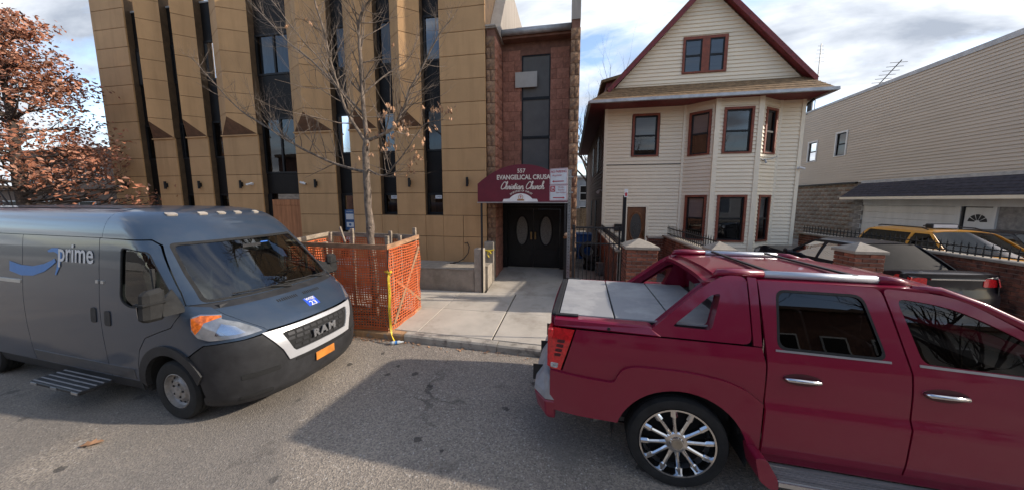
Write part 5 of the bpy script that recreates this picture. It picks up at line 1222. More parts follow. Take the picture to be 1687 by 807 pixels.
        rr = MB(); rr.tube([(.69, y0, 1.966), (1.50, y0 - s * .005, 1.962)], .033, 8); rl = rr.build('roof_rail', 'railsilver', P, True); 
        rl.scale = (1, 1, 1)
        MB().tube([(.29, y0, 1.93), (.33, y0, 1.958), (.42, y0, 1.966), (.685, y0, 1.966)], [.012, .036, .04, .036], 8).build('rail_end', RP, rl, True); MB().tube([(1.505, y0 - s * .005, 1.962), (1.64, y0 - s * .01, 1.952), (1.80, y0 - s * .03, 1.922)], [.036, .034, .008], 8).build('rail_end', RP, rl, True)
        wheel(P, 0, s * .83, .428, .275, s, 'chrome', .322); wheel(P, 3.3, s * .83, .428, .275, s, 'chrome', .322)
        for wx in (0, 3.3): liner(P, wx, .40, .56, s * .60, s * .95)
    # roof, glass, cab back
    def rz(x, y): return 1.918 + .05 * (1 - min(1, abs(y) / .775) ** 3.2) - .05 * sm(1.6, 2.05, x) - .012 * sm(.7, .38, x)
    roof = surf('roof', fillet([(.40, -.778), (1.86, -.772, .12), (1.985, -.60, .2), (1.985, .60, .2), (1.86, .772, .12), (.40, .778), (.33, .7, .1), (.33, -.7, .1)], 0), Map(lambda u, v: (u, v, rz(u, v)), 1), RP, P, rim=.05, step=.08)
    for x in (.75, 1.35): MB().bar((x, -.71, 1.985), (x + .02, .71, 1.985), .035, .018).build('crossbar', 'iron', P)
    surf('spoiler', fillet([(.22, -.72), (.41, -.78), (.41, .78), (.22, .72)], .03), Map(lambda u, v: (u, v, rz(u, v) - .012 - .25 * max(0, .42 - u) * .6), 1), RP, P, rim=.045)
    surf('windshield', fillet([(-.80, 0), (.80, 0), (.70, 1), (-.70, 1)], .05), Map(lambda u, v: (lerp(2.93, 1.97, v) - .12 * (u / .8) ** 2 , u, lerp(1.27, 1.885, v)), 1), 'carglass', P, rim=0, step=.12)
    for s in (-1, 1): MB().tube([(2.86, s * .90, 1.28), (2.40, s * .845, 1.63), (2.08, s * .795, 1.81), (1.86, s * .752, 1.905), (1.7, s * .74, 1.915)], [.04, .04, .038, .034, .02], 8).build('windshield_pillar', RP, P, True)
    surf('rear_glass', fillet([(-.72, 0), (.72, 0), (.64, 1), (-.64, 1)], .04), Map(lambda u, v: (lerp(.50, .44, v), u, lerp(1.47, 1.90, v)), -1), 'tint', P, rim=0, step=.2)
    MB().box(.44, .52, -.76, .76, 1.44, 1.475).build('rear_glass_sill', 'plastic', P)
    hz = lambda x, y: 1.27 + .03 * (1 - (y / .9) ** 2) - .14 * sm(3.2, 4.45, x) - .03 * sm(.6, .9, abs(y))
    surf('hood', fillet([(2.80, -.86), (4.30, -.80, .2), (4.36, 0, .1), (4.30, .80, .2), (2.80, .86)], 0), Map(lambda u, v: (u, v, hz(u, v)), 1), RP, P, rim=.03, step=.12)
    fr = surf('front_bumper', fillet([(-.90, .42), (.90, .42), (.90, .78), (-.90, .78)], .06), Map(lambda u, v: (4.46 - .14 * (u / .9) ** 4, u, v), 1), RP, P, rim=.25)
    gr = surf('grille', fillet([(-.50, .80), (.50, .80), (.56, 1.12), (-.56, 1.12)], .04), Map(lambda u, v: (4.42 - .05 * (u / .6) ** 2, u, v), 1), 'chrome', P, rim=.2)
    for k in range(4): MB().box(4.425, 4.44, -.46, .46, .84 + k * .07, .87 + k * .07).build('grille_slat', 'dark_in', gr)
    MB().box(3.9, 4.2, -.78, .78, .45, 1.02).build('nose_core', 'dark_in', P)
    # bed cover, tub and tailgate
    for x0, x1 in ((-1.085, -.565), (-.55, -.03), (-.015, .44)):
        MB().box(x0, x1, -.795, .795, 1.472, 1.492).build('bed_cover', 'bed_cover', P, bevel=.004)
    MB().box(-1.1, .44, -.8, .8, 1.45, 1.47).build('cover_frame', 'rubber', P); MB().box(-1.09, .46, -.80, .80, .62, 1.449).build('bed_tub', 'dark_in', P)
    surf('tailgate', fillet([(-.77, .78), (.77, .78), (.77, 1.46), (-.77, 1.46)], .03), Map(lambda u, v: (-1.17 - .015 * (1 - (u / .8) ** 2), u, v), -1), RP, P, rim=.07)
    MB().box(-1.165, -1.095, -.79, .79, 1.462, 1.49).build('tailgate_cap', 'plastic', P, bevel=.008)
    # rear bumper: silver step pads over a body coloured lower valance
    def plan(d, yy): return [(-1.10, -yy), (-1.20 - d * .3, -yy), (-1.33 - d, -yy + .16), (-1.36 - d, -.35), (-1.36 - d, .35), (-1.33 - d, yy - .16), (-1.20 - d * .3, yy), (-1.10, yy)]
    lo, hi = plan(-.02, .955), plan(.0, .965)
    def loft(levels):
        mb = MB(); n = len(levels[0][1]); vs = []
        for z, pl in levels: vs += [(x, y, z) for x, y in pl]
        fs = [tuple(range(n))[::-1], tuple((len(levels) - 1) * n + k for k in range(n))]
        for i in range(len(levels) - 1): fs += [(i * n + k, i * n + (k + 1) % n, (i + 1) * n + (k + 1) % n, (i + 1) * n + k) for k in range(n)]
        return mb.add(vs, fs)
    loft([(.46, plan(-.10, .93)), (.50, plan(-.03, .95)), (.66, plan(.0, .965))]).build('rear_bumper', RP, P, bevel=.012)
    pd = loft([(.665, plan(.0, .962)), (.73, plan(-.005, .955)), (.86, plan(-.09, .93)), (.88, plan(-.12, .92))]).build('bumper_pad', 'padgrey', P, bevel=.008)
    for y in (-.62, 0, .62): MB().box(-1.372, -1.20, y - .006, y + .006, .668, .84).build('pad_groove', 'iron', pd)
    MB().tube([(-.2, -.62, .42), (-.62, -.70, .42), (-.74, -.74, .41)], .045, 12, False).tube([(-.62, -.70, .42), (-.738, -.739, .411)], .038, 12, False).build('exhaust_pipe', 'galv', P, True)
    MB().box(-1.0, 4.2, -.62, .62, .36, .6).build('chassis', 'dark_in', P)
    MB().box(-.5, -.35, -.8, .8, .5, .9).box(.62, 2.75, -.90, .90, .44, .56).build('floor_pan', 'dark_in', P)
    MB().box(.5, .56, -.88, .88, .56, 1.45).build('cab_back', 'dark_in', P)
    for y in (-.45, .45): seat(P, 1.9, y, .68, 'seat_tan'); seat(P, .95, y, .70, 'seat_tan')
    ds = MB().box(2.45, 2.9, -.85, .85, .95, 1.24).build('dashboard', 'plastic', P, bevel=.03)
    MB().lathe([(.175, -.012), (.19, 0), (.175, .012), (.165, 0), (.175, -.012)], 24, 'x', (2.32, .42, 1.22)).build('steering_wheel', 'plastic', P)
    return P
M['tint2'] = glass('front door glass', (0.10, 0.10, 0.11), 1.0, 1.52)
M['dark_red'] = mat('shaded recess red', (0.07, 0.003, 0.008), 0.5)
M['stepgrey'] = mat('ribbed step aluminium', (0.30, 0.28, 0.27), 0.55, metal=0.35, nscale=5, amt=0.25, streak=(0.3, 3, 1))
M['railsilver'] = mat('silver roof rail', (0.52, 0.53, 0.56), 0.4, metal=0.4, amt=0.06)
M['padgrey'] = mat('grey bumper pad', (0.30, 0.29, 0.29), 0.6, nscale=6, amt=0.2)
M['seat_tan'] = mat('grey beige leather', (0.15, 0.13, 0.11), 0.6)
pickup()

# ------------------------------------------------------------------ delivery van
def van():
    V = empty('delivery_van', (-4.46, 3.64, 0), R(-4.0), 'dark grey blue high roof delivery van lettered prime with blue arrow', 'van')
    F = pchip([.2, .35, .6, .85, 1.0, 1.10, 1.18, 1.28, 1.36, 1.42, 1.6, 1.85, 2.08, 2.2, 2.33, 2.42, 2.48, 2.51], [1.02, 1.12, 1.16, 1.15, 1.11, 1.04, .96, .83, .72, .62, .42, .14, -.11, -.23, -.38, -.53, -.72, -.95])
    D = pchip([.2, .6, 1.0, 1.2, 1.42, 1.6, 2.08, 2.3, 2.51], [.70, .80, .82, .74, .62, .52, .42, .44, .5])
    HW = pchip([.2, .35, .6, 1.0, 1.3, 1.6, 2.08, 2.22, 2.35, 2.44, 2.49, 2.51], [.94, .985, 1.01, 1.02, 1.012, .985, .935, .91, .865, .79, .68, .56])
    n = 2.5
    def S(q, z):
        f, d, h = F(z), D(z), HW(z); sg = -1 if q < 0 else 1; a = abs(q)
        if a <= 1:
            th = a * PI / 2; return (f - d + d * max(0, math.cos(th)) ** (2 / n), sg * h * math.sin(th) ** (2 / n), z)
        return (f - d - (a - 1), sg * h, z)
    def qy(y, z):
        t = min(1, abs(y) / HW(z)); return math.copysign(math.asin(t ** (n / 2)) / (PI / 2), y)
    def qx(x, z):
        f, d = F(z), D(z)
        if x <= f - d: return 1 + (f - d - x)
        return math.acos(min(1, (x - f + d) / d) ** (n / 2)) / (PI / 2)
    def side(x, z, off=0):
        f, d, h = F(z), D(z), HW(z)
        if x <= f - d: return h + off
        return h * max(0, 1 - ((x - f + d) / d) ** n) ** (1 / n) + off
    SMp = lambda s, off=0: Map(lambda u, v: (u, s * side(u, v, off), v), -s)
    QM = Map(S, 1)
    def ol(pts, s=-1, step=.05):
        """mixed outline: ('x',x,z) on the side s, ('y',y,z) across the front"""
        o = []
        for i, p in enumerate(pts):
            q = pts[(i + 1) % len(pts)]
            k = 1
            if p[0] == q[0]: k = max(1, int(math.hypot(p[1] - q[1], p[2] - q[2]) / step))
            for j in range(k):
                t = j / k; a, z = lerp(p[1], q[1], t), lerp(p[2], q[2], t)
                o.append((s * qx(a, z) if p[0] == 'x' else qy(a if s < 0 else -a, z), z))
        return o
    VP = 'van_paint'
    for s in (-1, 1):
        m = SMp(s)
        surf('side_panel', [(-4.85, .40), (-2.775, .40), (-2.775, 2.145), (-4.85, 2.145)], m, VP, V, rim=.02, step=.2, stepv=.1)
        sd = surf('sliding_door', [(-2.765, .40), (-1.145, .40), (-1.145, 2.145), (-2.765, 2.145)], m, VP, V, rim=.02, step=.2, stepv=.1)
        for hx in (-1.32,):
            surf('handle', fillet([(hx, 1.10), (hx + .10, 1.10), (hx + .11, 1.29), (hx + .01, 1.29)], .035), SMp(s, .008), 'plastic', sd, rim=.012)
        door = [(-1.135, .40), (-.60, .40), (-.57, .62), (-.50, .83), (-.36, 1.0), (-.10, 1.10), (.10, 1.17), (.24, 1.32), (.26, 1.42), (.17, 1.56), (-.27, 2.07), (-.36, 2.13), (-1.135, 2.145)]
        win = fillet([(-.76, 1.42, .15), (-.60, 1.34, .08), (.10, 1.37, .06), (.17, 1.46, .04), (.06, 1.60), (-.30, 2.01, .06), (-.74, 2.05)], .06)
        dr = surf('front_door', fillet(door, .02), m, VP, V, holes=[win], rim=.025, step=.08)
        surf('window', [(lerp(-.35, x, 1.03), lerp(1.7, z, 1.03)) for x, z in win], SMp(s, -.018), 'vanglass', dr, rim=0)
        surf('window_seal', win, SMp(s, .001), 'rubber', dr, holes=[[(lerp(-.36, x, .955), lerp(1.7, z, .955)) for x, z in win]], rim=.012)
        MB().box(-.17, -.14, min(s * .965, s * .99), max(s * .965, s * .99), 1.36, 1.83).build('window_divider', 'rubber', dr)
        surf('handle', fillet([(-1.06, 1.08), (-.95, 1.08), (-.94, 1.27), (-1.05, 1.27)], .035), SMp(s, .008), 'plastic', dr, rim=.012)
        # fender between door, arch, bumper, hood
        arch = [('x', x, z) for x, z in arch_pts(0, .37, .475, 178, 62, 16)]
        fen = [('x', -.59, .40), ('x', -.50, .37)] + arch + [('x', .34, .86), ('x', .55, 1.0), ('x', .75, 1.02), ('y', -.80, 1.025), ('y', -.66, 1.045), ('y', -.60, 1.065), ('y', -.62, 1.10), ('y', -.72, 1.20), ('y', -.80, 1.30), ('y', -.835, 1.385), ('x', .268, 1.42), ('x', .25, 1.32), ('x', .11, 1.165), ('x', -.09, 1.095), ('x', -.35, .995), ('x', -.49, .825), ('x', -.56, .62)]
        surf('front_fender', ol(fen, s), QM, VP, V, rim=.02, step=.05)
        # headlamp on the corner
        hl = [('x', .38, 1.30), ('x', .42, 1.16), ('x', .50, 1.085), ('x', .62, 1.05), ('y', -.84, 1.05), ('y', -.64, 1.075), ('y', -.66, 1.11), ('y', -.76, 1.205), ('y', -.84, 1.255), ('x', .60, 1.30), ('x', .45, 1.325)]
        Q1 = Map(lambda q, z: tuple(Vector(S(q, z)) + nrm(q, z) * .012), 1)
        def nrm(q, z, e=.004):
            du = Vector(S(q + e, z)) - Vector(S(q - e, z)); dv = Vector(S(q, z + e)) - Vector(S(q, z - e)); c = du.cross(dv); return c.normalized() if c.length > 1e-12 else Vector((1, 0, 0))
        h = surf('headlamp', ol(hl, s), Q1, 'headglass', V, rim=.025, step=.04)
        Q2 = Map(lambda q, z: tuple(Vector(S(q, z)) + nrm(q, z) * .0145), 1)
        surf('turn_signal', ol([('x', .39, 1.285), ('x', .425, 1.18), ('x', .47, 1.125), ('x', .50, 1.16), ('x', .52, 1.235), ('x', .62, 1.275), ('x', .60, 1.292), ('x', .46, 1.312)], s), Q2, 'lens_amber', h, rim=.004, step=.04)
        surf('lamp_bowl', ol([('x', .66, 1.10), ('y', -.83, 1.085), ('y', -.76, 1.09), ('y', -.80, 1.17), ('y', -.85, 1.20), ('x', .66, 1.21)], s), Q2, 'chrome', h, rim=.004, step=.03)
        # wheel arch flare
        fl = [('x', x, z) for x, z in arch_pts(0, .37, .57, 174, 28, 20)] + [('x', x, z) for x, z in arch_pts(0, .37, .462, 20, 180, 22)]
        Q3 = Map(lambda q, z: tuple(Vector(S(q, z)) + nrm(q, z) * .020), 1)
        surf('arch_flare', ol(fl, s, .03), Q3, 'plastic', V, rim=.05, step=.05)
        # upper side above the door line, rocker, trims
        surf('upper_side', [(-4.85, 2.152), (-1.10, 2.152), (-1.10, 2.506), (-4.85, 2.506)], m, VP, V, rim=.01, step=.15, stepv=.03)
        surf('rocker', [(-4.85, .27), (-.62, .27), (-.60, .392), (-4.85, .392)], SMp(s, -.005), 'plastic', V, rim=.03, step=.3)
        surf('rub_strip', fillet([(-2.74, .42), (-.66, .42), (-.66, .56), (-2.74, .56)], .01), SMp(s, .004), 'van_lower', V, rim=.006, step=.3)
        surf('door_track', [(-4.6, 1.50), (-2.80, 1.50), (-2.80, 1.545), (-4.6, 1.545)], SMp(s, .012), 'silver', V, rim=.012, step=.3)
        for k, (hx, hz) in enumerate(((-1.19, 1.60), (-1.09, 1.60))): surf('hinge', [(hx, hz), (hx + .05, hz), (hx + .05, hz + .035), (hx, hz + .035)], SMp(s, .012), 'silver', V, rim=.012)
        # mirror
        mr = MB().add([(.12, s * 1.09, 1.32), (.24, s * 1.09, 1.32), (.25, s * 1.27, 1.33), (.13, s * 1.30, 1.33), (.15, s * 1.08, 1.68), (.24, s * 1.08, 1.67), (.25, s * 1.25, 1.65), (.15, s * 1.28, 1.66)], [(3, 2, 1, 0), (4, 5, 6, 7), (0, 1, 5, 4), (1, 2, 6, 5), (2, 3, 7, 6), (3, 0, 4, 7)]).build('mirror', 'rubber', V, bevel=.035)
        mr.data.polygons.foreach_set('use_smooth', [False] * len(mr.data.polygons))
        MB().add([(.10, s * .93, 1.36), (.30, s * .93, 1.36), (.26, s * 1.14, 1.36), (.15, s * 1.14, 1.36), (.06, s * .93, 1.62), (.16, s * .93, 1.52), (.22, s * 1.12, 1.50), (.15, s * 1.12, 1.50)], [(3, 2, 1, 0), (4, 5, 6, 7), (0, 1, 5, 4), (1, 2, 6, 5), (2, 3, 7, 6), (3, 0, 4, 7)]).build('mirror_arm', 'rubber', mr); MB().box(.118, .125, min(s * 1.12, s * 1.27), max(s * 1.12, s * 1.27), 1.38, 1.50).build('mirror_glass', 'mirror', mr); MB().box(.10, .26, min(s * 1.075, s * 1.285), max(s * 1.075, s * 1.285), 1.515, 1.53).build('mirror_split', 'dark_in', mr)
        wheel(V, 0, s * .875, .365, .235, s, 'steel', .215); wheel(V, -4.04, s * .875, .365, .235, s, 'steel', .215)
    # bumper, grille surround, grille
    bot = []
    b = [('x', .455, .37), ('x', .44, .30)]
    near = [('x', .40, .235), ('x', .44, .34), ('x', .475, .37), ('x', .455, .52), ('x', .40, .65), ('x', .355, .85), ('x', .56, .99), ('x', .76, 1.01), ('y', -.80, 1.015), ('y', -.62, 1.035)]
    pn = ol(near, -1)[:-1]; pn = [p for p in pn]
    half = []
    for i in range(len(near) - 1):
        p, q = near[i], near[i + 1]; k = max(1, int(math.hypot(p[1] - q[1], p[2] - q[2]) / .05)) if p[0] == q[0] else 1
        for j in range(k):
            t = j / k; a, z = lerp(p[1], q[1], t), lerp(p[2], q[2], t); half.append((-qx(a, z) if p[0] == 'x' else qy(a, z), z))
    half.append((qy(-.62, 1.035), 1.035))
    full = half + [(-q, z) for q, z in reversed(half)]
    surf('front_bumper', full, QM, 'plastic', V, rim=.03, step=.05)
    def nrm(q, z, e=.004):
        du = Vector(S(q + e, z)) - Vector(S(q - e, z)); dv = Vector(S(q, z + e)) - Vector(S(q, z - e)); c = du.cross(dv); return c.normalized() if c.length > 1e-12 else Vector((1, 0, 0))
    def QO(off): return Map(lambda q, z: tuple(Vector(S(q, z)) + nrm(q, z) * off), 1)
    def yl(pts, step=.04): return [(qy(y, z), z) for y, z in dens(pts, step)]
    so = [(-.66, 1.045), (-.52, .80), (-.47, .655), (.47, .655), (.52, .80), (.66, 1.045)]
    gi = [(-.50, .985), (-.42, .775), (-.39, .735), (.39, .735), (.42, .775), (.50, .985), (.46, 1.0), (-.46, 1.0)]
    sr = surf('grille_surround', yl(so), QO(.018), 'vansilver', V, holes=[yl(gi)], rim=.025, step=.05)
    gr = surf('grille', yl(gi), QO(.004), 'dark_in', V, rim=0, step=.06)
    for r in range(4):
        z = .765 + r * .058; w_ = .40 + r * .028
        k = -w_ + (.04 if r % 2 else 0)
        while k < w_ - .06:
            surf('grille_cell', yl(fillet([(k, z), (k + .075, z), (k + .075, z + .036), (k, z + .036)], .012), .03), QO(.009), 'plastic', gr, rim=.006, step=.1, holes=[]); k += .095
    tx = text('emblem', 'RAM', .135, (1.19, 0, .865), (PI / 2, 0, PI / 2), 'silver', V, ext=.006, bold=.006, space=1.25, sx=1.15)
    lp = surf('lower_intake', yl(fillet([(-.40, .60), (.40, .60), (.40, .632), (-.40, .632)], .006)), QO(.006), 'dark_in', V, rim=.004)
    for s in (-1, 1):
        for z0, z1, y0, y1 in ((.56, .63, .56, .86), (.30, .37, .62, .86)):
            surf('bumper_slot', yl(fillet([(s * y0, z0 + .01), (s * y1, z0), (s * y1, z1 - .01), (s * y0, z1)][::s], .015)), QO(.005), 'dark_in', V, rim=.004)
    # licence plate (blurred orange rectangle in the photograph)
    pl = MB().box(1.165, 1.178, -.15, .15, .475, .585).build('licence_plate', 'plate', V, bevel=.004)
    # hood, cowl, windshield, cab shell
    hd = [(-.60, 1.07), (.60, 1.07), (.615, 1.10), (.715, 1.20), (.795, 1.30), (.825, 1.365), (-.825, 1.365), (-.795, 1.30), (-.715, 1.20), (-.615, 1.10)]
    hood = surf('hood', yl(hd), QM, VP, V, rim=.02, step=.05, stepv=.03)
    surf('cowl', yl([(-.93, 1.35), (.93, 1.35), (.93, 1.43), (-.93, 1.43)]), QO(-.01), 'plastic', V, rim=0, step=.06, stepv=.02)
    for y0, y1 in ((-.30, -.02), (.06, .34)):
        for k in range(10): y = lerp(y0, y1, k / 10); surf('hood_vent', yl([(y, 1.30), (y + .014, 1.30), (y + .014, 1.328), (y, 1.328)]), QO(.003), 'dark_in', hood, rim=.002, step=.2)
    M_ = surf('sticker', yl([(-.02, 1.165), (.155, 1.165), (.155, 1.255), (-.02, 1.255)]), QO(.003), 'stickerblue', hood, rim=0)
    P0 = Vector(S(qy(.068, 1.21), 1.21)); n0 = nrm(qy(.068, 1.21), 1.21)
    tang = (Vector(S(qy(.068, 1.25), 1.25)) - Vector(S(qy(.068, 1.17), 1.17))).normalized(); rot = Matrix((Vector((0, 1, 0)), tang, Vector((0, 1, 0)).cross(tang))).transposed().to_euler()
    for st, sz, dv, mt in (('WISE', .062, .045, 'sign_white'), ('23', .105, -.035, 'sign_white')):
        t = text('sticker_text', st, sz, tuple(P0 + n0 * .006 + tang * dv), rot, mt, hood, ext=.0008, bold=.0015)
    ws = [(-.83, 1.435), (.83, 1.435), (.80, 1.75), (.735, 2.075), (-.735, 2.075), (-.80, 1.75)]
    surf('windshield', yl(fillet(ws, .05)), QO(-.006), 'windglass', V, rim=0, step=.05)
    ws_in = [(-.86, 1.43), (.86, 1.43), (.83, 1.75), (.765, 2.09), (-.765, 2.09), (-.83, 1.75)]
    shl = [('x', .272, 1.425), ('x', .18, 1.565), ('x', -.26, 2.075), ('x', -.37, 2.145), ('x', -1.095, 2.15), ('x', -1.095, 2.508)]
    hs = []
    for i in range(len(shl) - 1):
        p, q = shl[i], shl[i + 1]; k = max(1, int(math.hypot(p[1] - q[1], p[2] - q[2]) / .05))
        for j in range(k): a, z = lerp(p[1], q[1], j / k), lerp(p[2], q[2], j / k); hs.append((-qx(a, z), z))
    hs.append((-qx(-1.095, 2.508), 2.508))
    outl = hs + [(-q, z) for q, z in reversed(hs)]
    bottom = [(qy(y, 1.425), 1.425) for y in np.linspace(.84, -.84, 20)]
    surf('cab_shell', outl + bottom, QM, VP, V, holes=[yl(fillet(ws_in, .05))], rim=.02, step=.05, stepv=.035)
    surf('windshield_seal', yl(fillet(ws_in, .05)), QO(.001), 'rubber', V, holes=[yl(fillet([(-.825, 1.455), (.825, 1.455), (.80, 1.75), (.74, 2.062), (-.74, 2.062), (-.80, 1.75)], .05))], rim=.008, step=.06)
    rt = [(-4.85, -.66), (-1.36, -.66), (-1.16, -.60), (-1.02, -.48), (-.93, -.28), (-.90, 0), (-.93, .28), (-1.02, .48), (-1.16, .60), (-1.36, .66), (-4.85, .66)]
    surf('roof', rt, Map(lambda u, v: (u, v, 2.503 + .022 * (1 - (v / .66) ** 2) * sm(-.88, -1.3, u)), 1), VP, V, rim=.0, step=.2)
    # marker lights on the forehead
    for y in (-.52, -.22, .0, .22, .52):
        q = qy(y, 2.40); a = Vector(S(q, 2.40)); nn = nrm(q, 2.40)
        surf('marker_lamp', yl(fillet([(y - .05, 2.405), (y + .05, 2.405), (y + .045, 2.432), (y - .045, 2.432)], .012), .03), QO(.018), 'markerlens', V, rim=.018, step=.1)
    # wipers
    for y0, y1 in ((-.62, .02), (-.02, .62)):
        pts = [Vector(S(qy(lerp(y0, y1, t), lerp(1.47, 1.455, t)), lerp(1.475, 1.45, t))) + Vector((.02, 0, .01)) for t in [k / 8 for k in range(9)]]
        w = MB().tube(pts, .009, 6).build('wiper', 'rubber', V); MB().tube([pts[-1] + Vector((.04, 0, -.035)), pts[5] + Vector((.015, 0, .012)), pts[4]], [.014, .01, .008], 6).build('wiper_arm', 'rubber', w)
    # markings on the near side and far side
    for s in (-1,):
        def bl(pts): return [(x, z) for x, z in pts]
        up = [(-2.90, 1.805), (-2.62, 1.768), (-2.35, 1.765), (-2.10, 1.80), (-1.93, 1.845), (-1.865, 1.868)]
        lo_ = [(-1.835, 1.83), (-1.93, 1.785), (-2.10, 1.715), (-2.35, 1.66), (-2.62, 1.65), (-2.90, 1.69)]
        surf('arrow_smile', [(x - .17, 1.80 + (z - 1.80) * 1.2 - .02) for x, z in up + lo_], SMp(s, .005), 'primeblue', V, rim=0, step=.2)
        hd_ = [(-2.02, 1.955), (-1.93, 1.985), (-1.80, 1.99), (-1.715, 1.972), (-1.712, 1.90), (-1.75, 1.79), (-1.835, 1.685), (-1.862, 1.69), (-1.815, 1.79), (-1.79, 1.875), (-1.80, 1.925), (-1.875, 1.945), (-2.0, 1.938)]
        surf('arrow_head', [(x - .17, 1.80 + (z - 1.80) * 1.15 - .02) for x, z in hd_], SMp(s, .005), 'primeblue', V, rim=0, step=.2)
        text('lettering', 'prime', .335, (-1.60, -(HW(1.93)) - .006, 1.935), (PI / 2 - .104, 0, 0), 'sign_white', V, ext=.001, bold=.004, sx=.92)
    surf('arrow_smile', [(-2.9, 1.79), (-2.4, 1.78), (-1.85, 1.86), (-1.83, 1.83), (-2.4, 1.70), (-2.9, 1.70)], SMp(1, .005), 'primeblue', V, rim=0, step=.3)
    # side step, underside, rear, interior
    st = MB().box(-2.22, -1.20, -1.25, -.90, .275, .315).build('side_step', 'plastic', V, bevel=.008)
    for k in range(5): MB().box(-2.20, -1.22, -1.23 + .06 * k, -1.215 + .06 * k, .316, .322).build('tread_rib', 'padgrey', st)
    for x in (-2.18, -1.76, -1.34): MB().box(x, x + .12, -1.258, -1.251, .28, .31).build('reflector', 'silver', st)
    MB().box(-4.8, .75, -.7, .7, .26, .45).build('underbody', 'dark_in', V); MB().box(-4.85, -.6, -.93, .93, .40, .47).build('floor', 'dark_in', V)
    for s in (-1, 1):
        liner(V, 0, .37, .48, s * .62, s * .97); liner(V, -4.04, .37, .48, s * .62, s * .97)
    MB().prism([(-1.01, .42), (1.01, .42), (1.01, 1.4), (.93, 2.2), (.78, 2.46), (-.78, 2.46), (-.93, 2.2), (-1.01, 1.4)], -4.87, -4.83, 'x').build('rear_doors', VP, V)
    MB().prism([(-.96, .47), (.96, .47), (.96, 1.4), (.86, 2.1), (-.86, 2.1), (-.96, 1.4)], -1.22, -1.18, 'x').build('bulkhead', 'seat', V)
    MB().box(-1.18, -.45, -.80, .80, 2.12, 2.15).build('headliner', 'seat', V)
    MB().add([(.10, -.93, 1.0), (.62, -.80, 1.0), (.62, .80, 1.0), (.10, .93, 1.0), (.12, -.90, 1.36), (.52, -.78, 1.40), (.52, .78, 1.40), (.12, .90, 1.36)], [(3, 2, 1, 0), (4, 5, 6, 7), (0, 1, 5, 4), (1, 2, 6, 5), (2, 3, 7, 6), (3, 0, 4, 7)]).build('dashboard', 'plastic', V)
    MB().box(.11, .6, -.95, .95, .5, 1.0).build('firewall', 'dark_in', V)
    for y in (-.48, .48): seat(V, -.55, y, .98)
    swl = MB().lathe([(.18, -.012), (.195, 0), (.18, .012), (.168, 0), (.18, -.012)], 26, 'z').bar((-.17, 0, 0), (.17, 0, 0), .04, .02).bar((0, -.17, 0), (0, 0, 0), .04, .02).build('steering_wheel', 'plastic', V); swl.location = (.02, .46, 1.47); swl.rotation_euler = (0, R(-38), 0)
    mi = MB().box(-.02, .01, -.12, .12, 1.93, 2.0).build('rear_view_mirror', 'plastic', V)
    MB().box(-.25, -.1, .02, .35, 1.88, 2.03).build('cab_screen', 'plastic', V); MB().box(-.098, -.095, .2, .30, 1.985, 2.0).build('screen_glow', 'screenlit', V)
    return V
M['rearglass'] = mat('dusty sedan rear glass', (0.034, 0.031, 0.029), 0.7, spec=0.05, nscale=3, amt=0.2)
M['vanglass'] = glass('van side glass', (0.50, 0.53, 0.52), 1.0, 1.5)
M['windglass'] = glass('windshield glass', (0.36, 0.41, 0.40), 1.0, 1.8)
M['headglass'] = mat('headlamp lens', (0.30, 0.31, 0.33), 0.1, nscale=4, amt=0.35, coat=0.8, metal=0.5)
M['van_lower'] = paint('van lower paint', (0.034, 0.037, 0.042), 0.55, 0.1, dusty=0.2)
M['vansilver'] = mat('silver plastic', (0.52, 0.52, 0.53), 0.35, metal=0.35, amt=0.06)
M['plate'] = mat('orange licence plate', (0.62, 0.22, 0.035), 0.5, nscale=6, amt=0.3)
M['stickerblue'] = mat('blue sticker', (0.02, 0.08, 0.52), 0.5, amt=0.05)
M['primeblue'] = mat('blue vinyl arrow', (0.045, 0.20, 0.52), 0.45, amt=0.08)
M['markerlens'] = mat('pale marker lens', (0.42, 0.37, 0.31), 0.3)
M['mirror'] = mat('mirror glass', (0.5, 0.5, 0.5), 0.04, metal=1.0, amt=0.02)
M['screenlit'] = mat('lit blue screen', (0.05, 0.1, 0.4), 0.4, emit=((0.15, 0.35, 1.0), 1.2))
van()

